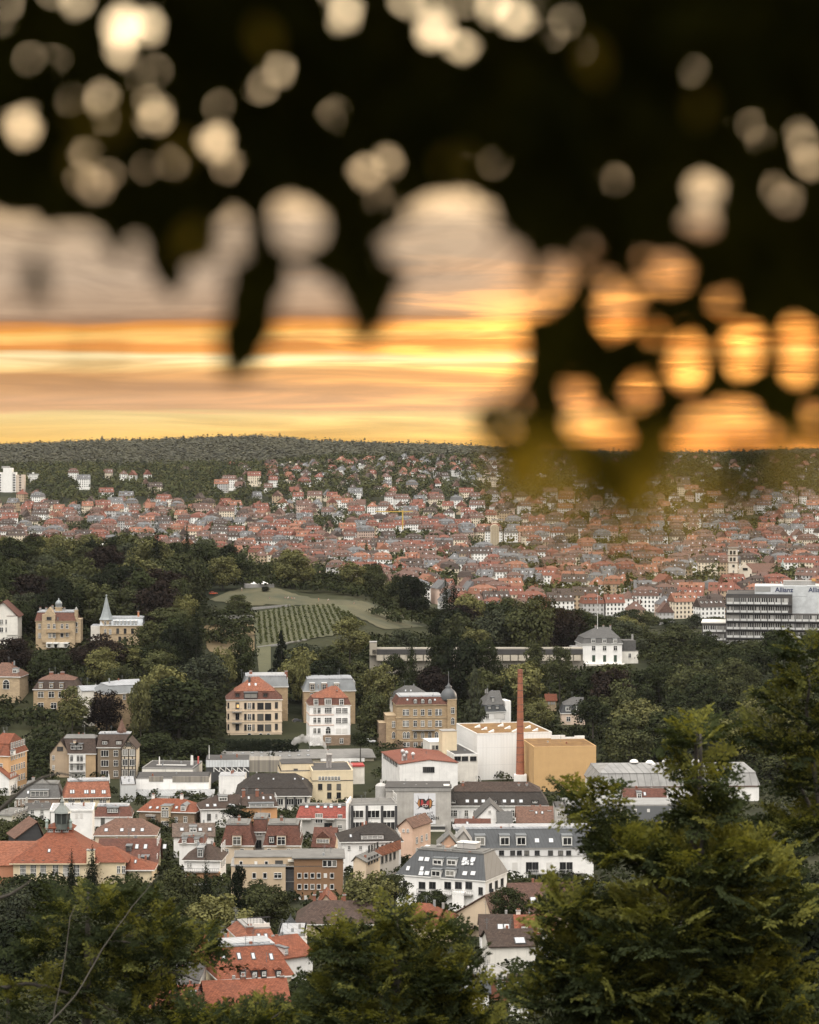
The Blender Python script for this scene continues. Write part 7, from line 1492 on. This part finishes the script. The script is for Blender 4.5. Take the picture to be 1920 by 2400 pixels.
# ------------------------------------------------------------------ trees
NOTE = [
    *[(1140 + k * 41 + (k * 37) % 17, 1424 + (k * 29) % 23 + (12 if k > 9 else 0), 46 + (k * 13) % 22, 1482, 1835, ('round', 'egg', 'spread')[k % 3], ('dark green', 'mid green', 'dark green', 'blue-green')[k % 4], None) for k in range(14)],
    (1030, 1488, 66, 1600, 1165, 'egg', 'dark green', 'oval dark tree before the terrace wall by the huge blackish tree'), (1140, 1500, 60, 1600, 1170, 'round', 'dark green', 'round dark tree before the terrace wall on the chimney side'), (925, 1535, 54, 1600, 1150, 'spread', 'dark green', 'low dark tree at the pavilion end of the terrace wall'),
    (1345, 1428, 88, 1500, 1330, 'round', 'dark green', 'dark tree against the town behind the white palace'), (1262, 1398, 92, 1480, 1390, 'round', 'dark green', 'tall dark tree on the ridge just before the palace flagpole'), (1585, 1466, 110, 1560, 1320, 'spread', 'mid green', 'broad green tree in front of the low dark-framed office wing'),
    (1190, 1402, 86, 1480, 1395, 'round', 'mid green', 'green tree on the ridge where the town first shows'), (1435, 1446, 84, 1500, 1330, 'round', 'dark green', 'dark tree rising just over the white palace roof'), (1650, 1480, 70, 1540, 1300, 'round', 'dark green', 'small dark tree at the foot of the low office wing'),
    (1110, 1405, 90, 1490, 1385, 'round', 'yellow-green', 'lit tree on the ridge below the slab tower'),
    # photo x, crown top row, width, crown bottom row, distance, shape, tone, label
    (126, 1304, 76, 1412, 1390, 'egg', 'blue-green', 'dense egg-shaped tree with silvery speckled crown above the domed villa'),
    (690, 1288, 92, 1405, 1445, 'column', 'yellow-green', 'big pale-green tree with drooping crown at the top of the lawn'),
    (660, 1462, 62, 1590, 1190, 'cone', 'blackish green', 'nearly black broad conifer in front of the vineyard'),
    (1112, 1534, 62, 1692, 1076, 'cone', 'blue-green', 'tall giant conifer with russet side between the sandstone palace and the chimney'),
    (623, 1374, 22, 1398, 1400, 'round', 'blackish green', 'dark clipped round bush on the lawn'),
    (475, 1340, 46, 1410, 1400, 'column', 'mid green', 'pale feathery birch at the end of the lawn by the red-orange car'),
    (560, 1395, 58, 1460, 1340, 'round', 'mid green', 'small green tree standing on the terraces beside the vineyard'),
    (310, 1520, 72, 1600, 1175, 'round', 'yellow-green', 'sunlit yellow-green tree behind the white metal roof'),
    (330, 1585, 62, 1720, 1060, 'column', 'yellow-green', 'tall yellow-green tree with dark base behind the half-timbered row'),
    (170, 1608, 78, 1690, 1075, 'egg', 'yellow-green', 'yellow-green tree beside the villa with two brick chimneys'),
    (250, 1618, 80, 1710, 1085, 'round', 'dark purple', 'large dark purple beech between two yellow-green trees'),
    (420, 1592, 180, 1720, 1075, 'spread', 'dark green', 'very wide dark green tree beside the cream villa'),
    (230, 1488, 120, 1570, 1170, 'round', 'dark purple', 'broad blackish purple beech below the slender spire'),
    (270, 1390, 84, 1460, 1270, 'round', 'dark green', 'rounded green tree right behind the slender spire'),
    (430, 1394, 66, 1450, 1240, 'round', 'yellow-green', 'lit green tree on the slope towards the lawn'),
    (395, 1425, 100, 1470, 1215, 'spread', 'mid green', 'wide low green tree on the slope below the lit one'),
    (360, 1460, 90, 1530, 1190, 'spread', 'mid green', 'wide green tree beside the villa with the slender spire'),
    (380, 1500, 96, 1570, 1165, 'round', 'dark green', 'full dark green tree below the wide green one'),
    (460, 1450, 60, 1560, 1180, 'conifer', 'blackish green', 'dark cedar with flat layered branches at the edge of the meadow'),
    (520, 1518, 66, 1610, 1150, 'round', 'yellow-green', 'lit yellow-green tree behind the grey mansard block'),
    (570, 1490, 70, 1580, 1160, 'round', 'dark green', 'dark green tree below the meadow'),
    (708, 1545, 46, 1640, 1125, 'column', 'yellow-green', 'bright upright tree between the two grey mansard blocks'),
    (778, 1515, 74, 1590, 1150, 'round', 'mid green', 'rounded green tree behind the white red-roofed villa'),
    (820, 1450, 90, 1530, 1180, 'spread', 'yellow-green', 'spreading olive tree at the lower corner of the vineyard'),
    (890, 1552, 84, 1640, 1110, 'round', 'yellow-green', 'lit yellow-green tree beside the sandstone palace'),
    (872, 1618, 74, 1720, 1085, 'round', 'mid green', 'green tree between the white villa and the sandstone palace'),
    (965, 1510, 46, 1600, 1140, 'conifer', 'dark green', 'slim dark conifer in front of the terrace wall'),
    (1070, 1480, 120, 1640, 1160, 'round', 'blackish green', 'huge blackish tree breaking the line of the terrace wall'),
    (1190, 1580, 46, 1640, 1120, 'cone', 'dark green', 'pointed dark conifer behind the chimney top'),
    (1255, 1505, 66, 1600, 1165, 'column', 'mid green', 'upright tree before the terrace wall near the white palace'),
    (1312, 1515, 62, 1590, 1150, 'egg', 'mid green', 'oval tree just before the white palace loggia'),
    (1263, 1642, 74, 1700, 1080, 'round', 'yellow-green', 'lit round tree behind the white hall'),
    (1390, 1632, 88, 1700, 1075, 'round', 'dark green', 'dark round tree beside the small pinkish villa'),
    (1620, 1555, 104, 1640, 1140, 'round', 'mid green', 'large pale domed tree in the middle of the park wood'),
    (1510, 1608, 66, 1700, 1110, 'column', 'dark green', 'dark upright tree in the wood above the ochre hall'),
    (1545, 1555, 90, 1650, 1150, 'egg', 'dark green', 'very dark oval tree in the park wood'),
    (1450, 1700, 90, 1790, 1050, 'round', 'dark green', 'dark green tree rising behind the ochre hall'),
    (1540, 1700, 100, 1790, 1050, 'round', 'dark green', 'full dark tree above the grey metal-roofed hall'),
    (1750, 1560, 66, 1640, 1130, 'round', 'mid green', 'green tree at the edge of the leafy near tree'),
    (1745, 1730, 70, 1860, 1040, 'column', 'mid green', 'drooping grey-green tree at the end of the grey metal-roofed hall'),
    (1650, 1498, 80, 1560, 1320, 'round', 'dark green', 'dark tree under the dark office block'),
    (1770, 1500, 110, 1580, 1300, 'round', 'mid green', 'broad tree under the long side of the dark office block'),
    (1510, 1465, 70, 1530, 1330, 'round', 'mid green', 'green tree beside the white palace facing the town'),
    (1505, 1460, 40, 1510, 1340, 'column', 'yellow-green', 'small lit tree behind the white palace chimney'),
]
LOW = [
    (168, 2012, 34, 2080, 655, 'conifer', 'blackish green', 'slim black spruce in front of the school windows'), (216, 2005, 52, 2085, 650, 'conifer', 'blackish green', 'larger black spruce in front of the school'),
    (80, 2052, 170, 2170, 600, 'spread', 'dark green', 'dark spreading tree below the school'), (30, 2080, 110, 2190, 560, 'round', 'blue-green', 'grey-green tree at the photo edge below the school'), (300, 2072, 130, 2150, 600, 'spread', 'mid green', 'wide green tree under the school wing'),
    (412, 2040, 110, 2160, 590, 'round', 'mid green', 'tall green tree with autumn tint below the planted balcony house'), (484, 2035, 50, 2125, 590, 'conifer', 'blackish green', 'black conifer below the planted balcony house'), (561, 2030, 46, 2140, 590, 'column', 'blackish green', 'black ivy-clad columnar tree before the beige apartment wing'),
    (508, 2098, 145, 2200, 550, 'round', 'yellow-green', 'round light green tree below the columnar black tree'), (450, 2150, 130, 2240, 530, 'round', 'mid green', 'green tree just below the round light green one'), (630, 2078, 110, 2180, 570, 'round', 'mid green', 'green tree before the brown apartment block'),
    (600, 2062, 66, 2120, 600, 'round', 'dark green', 'small dark tree under the beige apartment wing'), (866, 2042, 120, 2140, 600, 'round', 'yellow-green', 'bushy olive tree between the brown block and the modern white block'), (925, 2050, 70, 2110, 605, 'round', 'mid green', 'smaller green tree beside the bushy olive one'),
    (1015, 2088, 84, 2160, 590, 'round', 'dark green', 'dark tree in front of the modern white block'), (1196, 2076, 92, 2150, 585, 'round', 'dark green', 'dark round tree before the long dark reddish-brown roof'), (1288, 2090, 66, 2150, 580, 'egg', 'mid green', 'green tree beside the long dark reddish-brown roof'),
    (557, 1888, 72, 1930, 838, 'spread', 'blackish green', 'dark tree in the courtyard before the orange-walled house'), (1230, 2058, 60, 2080, 690, 'spread', 'mid green', 'low green tree on the terrace of the long modern row'), (1330, 2056, 60, 2082, 690, 'spread', 'dark green', 'low dark tree on the terrace of the long modern row'),
    (20, 2160, 200, 2320, 430, 'spread', 'blackish green', 'deep shadowy tree at the lower photo edge'), (200, 2180, 200, 2330, 440, 'spread', 'dark green', 'dark tree behind the open-crowned tree with the pale limb'), (360, 2190, 180, 2330, 450, 'spread', 'dark green', 'dark tree above the rusty hipped roof'),
    (40, 1790, 90, 1880, 985, 'round', 'dark green', 'dark tree between the ochre corner house and the slate mansard'), (95, 1730, 90, 1830, 1040, 'round', 'dark green', 'dark tree beside the beige gabled townhouse'), (10, 1920, 60, 1990, 800, 'round', 'mid green', 'green tree at the photo edge below the pale green-grey block'),
    (360, 1720, 110, 1810, 1030, 'spread', 'dark green', 'dark tree behind the half-timbered gable house'), (470, 1730, 110, 1790, 1040, 'spread', 'dark green', 'dark tree at the shed end of the cream villa hedge'), (845, 1718, 46, 1750, 1040, 'round', 'dark green', 'small dark tree beside the white red-roofed villa base'),
    (1480, 2200, 260, 2420, 300, 'spread', 'blackish green', 'dark tree filling the depth behind the large leafy tree'), (1700, 2100, 300, 2400, 300, 'spread', 'blackish green', 'second dark tree deep behind the large leafy tree'), (1400, 2330, 200, 2450, 330, 'spread', 'blackish green', 'dark low tree beneath the large leafy tree'), (1870, 2050, 220, 2300, 320, 'spread', 'blackish green', 'dark tree at the photo edge behind the large leafy tree'),
    (980, 2330, 220, 2450, 380, 'spread', 'blackish green', 'dark tree behind the bushy tree with sloping sprays'), (720, 2360, 160, 2450, 380, 'spread', 'blackish green', 'dark low tree behind the low leafy corner tree'), (1600, 1960, 160, 2080, 560, 'spread', 'blackish green', 'dark tree seen through the top of the large leafy tree'), (1800, 1930, 200, 2060, 600, 'spread', 'dark green', 'dark green tree behind the leafy tree at the photo edge'),
]
for t in NOTE: tree(*t)
for t in LOW: tree(*t, 'trees among the houses below')
gr_ = random.Random(55); GRID = []
for row, yt_ in enumerate(range(1478, 1740, 43)):
    for px_ in range(1405 + (row % 2) * 40, 1915, 84):
        a_, t_ = px_ + gr_.uniform(-18, 18), yt_ + gr_.uniform(-14, 14); w_ = gr_.uniform(84, 116); D_ = min(1330, max(1000, Dg(a_, min(1830, t_ + w_ * 1.05))))
        if a_ < 1500 and yt_ < 1560: continue
        if a_ < 1400 + 60 and yt_ > 1700: continue
        if any(abs(n_[0] - a_) < 40 and abs(n_[1] - t_) < 34 for n_ in NOTE): continue
        if t_ + w_ > 1788 and 1395 < a_ < 1785: t_ = 1788 - w_
        GRID.append((a_, D_)); tree(a_, t_, w_, t_ + w_ * 0.98, D_, gr_.choice(['round', 'round', 'egg', 'spread']), gr_.choices(['dark green', 'mid green', 'yellow-green', 'blue-green', 'dark purple'], [3.2, 4, 2.8, 2, 0.6])[0])
# the open view towards these must stay clear of random trees in front: x0,y0,x1,y1, distance
CLEAR = [(85, 1400, 192, 1515, 1215), (222, 1390, 340, 1498, 1215), (0, 1405, 48, 1492, 1210), (78, 1570, 186, 1655, 1120), (0, 1550, 50, 1625, 1130), (195, 1580, 330, 1622, 1095), (484, 1375, 960, 1425, 1400), (600, 1412, 850, 1512, 1420), (478, 1462, 600, 1535, 1240), (830, 1428, 1010, 1482, 1350), (590, 1500, 660, 1580, 1230), (860, 1508, 1380, 1552, 1200), (1362, 1465, 1492, 1556, 1228), (1140, 1612, 1205, 1690, 1105), (1312, 1628, 1375, 1695, 1120), (1278, 1622, 1308, 1660, 1150), (528, 1570, 682, 1735, 1122), (708, 1575, 840, 1745, 1118), (900, 1575, 1076, 1750, 1112), (1050, 1570, 1400, 1860, 990), (1395, 1780, 1785, 1930, 985), (110, 1690, 322, 1830, 1030), (1700, 1365, 1920, 1505, 1370), (1610, 1455, 1710, 1500, 1378), (640, 1700, 710, 1760, 1060), (0, 1715, 54, 1890, 1080)]
def blocked(px, yt, wpx, yb, D):
    for x0, y0, x1, y1, cd in CLEAR:
        if D < cd + 14 and px + wpx * 0.42 > x0 and px - wpx * 0.42 < x1 and yb > y0 and yt + 6 < y1: return True
    return False
FP = [(o_.o.location.x, o_.o.location.y) for o_ in BLD]
tr = random.Random(404); filled = []
for _ in range(9000):
    if len(filled) >= 172: break
    D = tr.uniform(985, 1545); px = tr.uniform(-40, 1960); x = (px - 960) / F * D
    if px > 1000 and D > 1400: continue
    if px > 1420 and D < 1330 and tr.random() < 0.8: continue
    w_ = tr.uniform(14.5, 24); h_ = w_ * tr.uniform(0.85, 1.15)
    g = float(gz(x, D)); s_ = D / F; wpx = w_ / s_; top = g + h_ * 1.15; yt = YE + (EZ - top) / s_; yb = yt + h_ / s_
    if D < 1090 and 330 < px < 1420: continue
    if D < 1050 and px < 330 and any(abs(a - x) < 16 and -12 < D - c < 22 for a, c in FP): continue
    if blocked(px, yt, wpx, yb, D): continue
    if yt < np.interp(px, *TREELINE) - 8: continue
    if any((x - a) ** 2 + (D - c) ** 2 < (0.335 * (w_ + e)) ** 2 for a, c, e in filled): continue
    if any(abs((t[0] - 960) / F * t[4] - x) < w_ * 0.45 and abs(t[4] - D) < 12 for t in NOTE): continue
    if any(abs(a - x) < 12 and -3 < D - c < 22 for a, c in FP): continue
    filled.append((x, D, w_))
    shp = tr.choices(['round', 'egg', 'spread', 'column', 'conifer', 'cone'], [5, 2.5, 3, 1.5, 0.9, 0.5])[0]
    tone = tr.choices(list(TONES), [4.2, 4, 2.3, 1.6, 1.5, 2])[0]
    if shp in ('conifer', 'cone'): wpx *= 0.6; yt -= 12; tone = tr.choice(['blackish green', 'dark green'])
    tree(px, yt, wpx, yb, D, shp, tone)
print('park trees', len(filled))
# bushes and young growth under and between the trees
n = 6000; r_ = np.random.default_rng(8); yy = r_.uniform(985, 1600, n); pxx = r_.uniform(-60, 1980, n); xx = (pxx - 960) / F * yy; zz = gz(xx, yy); yt = YE + (EZ - zz - 5.5) * F / yy; yb = YE + (EZ - zz) * F / yy
ok = np.array([not blocked(a, b_, 34, c, d) for a, b_, c, d in zip(pxx, yt, yb, yy)]) & (yt > np.interp(pxx, *TREELINE)) & ~((yy < 1075) & (pxx > 470) & (pxx < 1420))
UM = [leafmat((0.019, 0.024, 0.014), 0.1, 0.3, 'foliage', 0.1), leafmat((0.013, 0.016, 0.010), 0.1, 0.3, 'foliage', 0.1), leafmat((0.028, 0.033, 0.018), 0.1, 0.3, 'foliage', 0.1)]
blob_mass('undergrowth', xx[ok], yy[ok], 9, 5, 46, 1.2, UM, 'dark undergrowth and bushes filling the park slope', 23, 0.0)
n = 3400; yy = r_.uniform(380, 1075, n); pxx = r_.uniform(-80, 2000, n); xx = (pxx - 960) / F * yy
ks = ~((pxx > 950) & (pxx < 1060) & (yy > 770) & (yy < 860)); ks &= ~((pxx > 640) & (pxx < 880) & (yy > 930))
blob_mass('shrubbery', xx[ks], yy[ks], 4.5, 2.6, 46, 0.7, UM, 'garden shrubs between the houses in the valley', 24, 0.0)
n = 900; yy = r_.uniform(80, 420, n); pxx = r_.uniform(-120, 2050, n); xx = (pxx - 960) / F * yy
blob_mass('hillside_bushes', xx, yy, 6, 5.5, 120, 0.55, UM, 'dark bushes on the slope under the viewpoint', 25, 0.0)
# hedge in front of the cream villa
def hedge(px0, px1, py, D, h, label, seed):
    global rg
    rg = np.random.default_rng(seed); x0, x1 = (px0 - 960) / F * D, (px1 - 960) / F * D; n = 2200
    C = np.stack([rg.uniform(x0, x1, n), D + rg.uniform(-1.5, 1.5, n), EZ - (py - YE) / F * D + rg.uniform(-2, h, n)], 1); N = np.stack([np.zeros(n), -np.ones(n), np.ones(n)], 1)
    o = empty('hedge', label, 'hedge', (x0, D, float(gz(x0, D)))); link('foliage', quads('foliage', leaf_quads(C, N, 0.7, 1.2, 0.5) - np.array(o.location), [TM['blackish green']]), o)
    BLD.append(type('T', (), dict(o=o, px=(px0 + px1) / 2, py=py))())
hedge(530, 700, 1758, 1050, 4.0, 'dark clipped hedge below the cream villa', 71)
# steam from the twin stacks
sm = bpy.data.materials.new('steam'); sm.use_nodes = True; q = NT(sm.node_tree); q.n.clear(); pv = q.new('ShaderNodeVolumePrincipled'); pv.inputs['Color'].default_value = (0.97, 0.96, 0.94, 1); pv.inputs['Density'].default_value = 0.6; pv.inputs['Anisotropy'].default_value = 0.0
q.l.new(pv.outputs[0], q.new('ShaderNodeOutputMaterial').inputs['Volume'])
sb = bmesh.new(); r2 = random.Random(4)
for x, y, rr in ((767, 1763, 3), (765, 1757, 4), (761, 1750, 5.5), (757, 1744, 7), (750, 1738, 9), (742, 1736, 10), (733, 1731, 9), (724, 1730, 10), (714, 1733, 9), (705, 1736, 8), (697, 1733, 10), (690, 1741, 7), (748, 1729, 7), (738, 1742, 7), (708, 1724, 6)):
    c = P(x, y, 945) + Vector((0, r2.uniform(-0.6, 0.6), 0)); k = 945 / F
    bmesh.ops.create_icosphere(sb, subdivisions=2, radius=rr * k, matrix=Matrix.Translation(c) @ Matrix.Diagonal((1, 0.8, r2.uniform(0.75, 1.0), 1)))
me = bpy.data.meshes.new('steam'); sb.to_mesh(me); sb.free(); me.materials.append(sm); so_ = link('steam', me); rm = so_.modifiers.new('join', 'REMESH'); rm.mode = 'VOXEL'; rm.voxel_size = 0.3; tx_ = bpy.data.textures.new('puffs', 'CLOUDS'); tx_.noise_scale = 1.6; dm = so_.modifiers.new('puffs', 'DISPLACE'); dm.texture = tx_; dm.strength = 1.5
tag(so_, 'white steam drifting from the twin steel stacks', None, None, 'stuff')
# ------------------------------------------------------------------ aerials, vents and lit windows
cr = random.Random(19)
for b_ in list(BLD):
    if not isinstance(b_, B) or b_.D > 1160 or b_.o['category'] in ('wall', 'office'): continue
    z = b_.fronts[-1][1] if b_.fronts else b_.H + 0.2; v = b_.fronts[-1][0] if b_.fronts else b_.dep * 0.5
    a0, a1 = (b_.ridge[0], b_.ridge[1]) if hasattr(b_, 'ridge') else (b_.W * 0.25, b_.W * 0.75)
    for k in range(cr.choice([1, 1, 2])):
        u = cr.uniform(min(a0, a1), max(a0, a1) + 0.01); m = MB(); h = cr.uniform(1.6, 3.2)
        m.box((u - 0.035, v - 0.035, z - 0.6), (u + 0.035, v + 0.035, z + h), LEAD)
        for q in range(3): m.box((u - 0.55 + q * 0.12, v - 0.02, z + h - 0.25 - q * 0.3), (u + 0.55 - q * 0.12, v + 0.02, z + h - 0.21 - q * 0.3), LEAD)
        m.build('aerial', b_.o)
    for k in range(cr.choice([1, 2, 3])):
        u = cr.uniform(b_.W * 0.2, b_.W * 0.8); m = MB(); zz = z
        if b_.fronts: vv = v + 0.3; zz = z - 0.5
        else: vv = cr.uniform(b_.dep * 0.2, b_.dep * 0.8)
        m.box((u - 0.25, vv - 0.25, zz - 0.6), (u + 0.25, vv + 0.25, zz + cr.uniform(0.6, 1.3)), cr.choice([ZINC, CONC, BRICK])); m.build('vent_stack', b_.o)
LIT = mat_base('lit', 'lit_window', lambda t, bs: (t.put(bs.inputs['Base Color'], (0.5, 0.3, 0.1, 1)), t.put(bs.inputs['Emission Color'], (1.0, 0.55, 0.2, 1)), t.put(bs.inputs['Emission Strength'], 1.2)))
v0 = [q for q in BLD if isinstance(q, B) and q.o['label'].startswith('cream villa')][0]
u, z = v0.f(216, 590, 0); m = MB(); m.box((u - 0.4, -0.08, z - 0.2), (u + 0.35, -0.06, z + 1.0), LIT); m.build('lit_pane', v0.o)['label'] = 'one pane glowing warm orange'
# ------------------------------------------------------------------ labels for the many: look, then place told by landmarks
LM = [('the church tower', 1718, 1330), ('the slab tower', 1158, 1265), ('the white high-rise', 25, 1115), ('the yellow crane', 944, 1200), ('the office block', 1790, 1430), ('the rooftop lettering', 1830, 1385), ('the white palace', 1425, 1515),
      ('the vineyard', 715, 1460), ('the parasol terrace', 610, 1365), ('the domed villa', 138, 1450), ('the slender spire', 252, 1430), ('the chimney top', 1218, 1575), ('the palace dome', 1047, 1610), ('the cream villa', 595, 1640), ('the red-roofed villa', 770, 1660),
      ('the ochre hall', 1325, 1790), ('the giant conifer', 1112, 1600), ('the egg-shaped tree', 126, 1350), ('the drooping tree', 690, 1340), ('the terrace wall', 980, 1530), ('the pinkish villa', 1342, 1660)]
ORD = ['', 'second ', 'third ', 'fourth ', 'fifth ', 'sixth ', 'seventh ', 'eighth ', 'ninth ', 'tenth ', 'eleventh ', 'twelfth ', 'thirteenth ', 'fourteenth ', 'fifteenth ', 'sixteenth ', 'seventeenth ', 'eighteenth ', 'nineteenth ', 'twentieth ']
def place(items, short):
    """items: (object, look, px, py): say which by the order met going from one landmark towards another"""
    by = {}
    for o, look, px, py in items:
        a = min(LM, key=lambda l: math.hypot(l[1] - px, l[2] - py)); va = math.atan2(py - a[2], px - a[1])
        def off(l): d = math.atan2(l[2] - a[2], l[1] - a[1]) - va; return abs(math.atan2(math.sin(d), math.cos(d))) * (1 + math.hypot(l[1] - a[1], l[2] - a[2]) / 6000)
        bb = min((l for l in LM if l is not a), key=off); by.setdefault((look, a[0], bb[0]), []).append((math.hypot(px - a[1], py - a[2]), o))
    for (look, a, bb), v in by.items():
        v.sort(key=lambda t: t[0])
        for k, (_, o) in enumerate(v):
            t = f'{ORD[min(k, 19)]}{look} from {a} towards {bb}'.strip()
            if len(t.split()) > 16: t = t.replace(' the ', ' ')
            o['label'] = t
place(HOUSES, 'house')
place([(o, f'{tone} {SHAPEW[sh]} {"conifer" if sh in ("conifer", "cone") else "tree"}', px, py) for o, lab, tone, sh, w_, px, py in TREES if not lab], 'tree')
# ------------------------------------------------------------------ evening haze in the valley
hm = bpy.data.materials.new('haze'); hm.use_nodes = True; ht = NT(hm.node_tree); ht.n.clear()
pv = ht.new('ShaderNodeVolumePrincipled'); pv.inputs['Color'].default_value = (0.78, 0.80, 0.86, 1); pv.inputs['Density'].default_value = 0.000010; pv.inputs['Anisotropy'].default_value = 0.2
ht.l.new(pv.outputs[0], ht.new('ShaderNodeOutputMaterial').inputs['Volume'])
hb = MB(); hb.box((-2900, -120, -16), (2900, 8100, 172), hm)
tag(hb.build('haze'), 'thin evening haze over the valley', None, None, 'stuff')
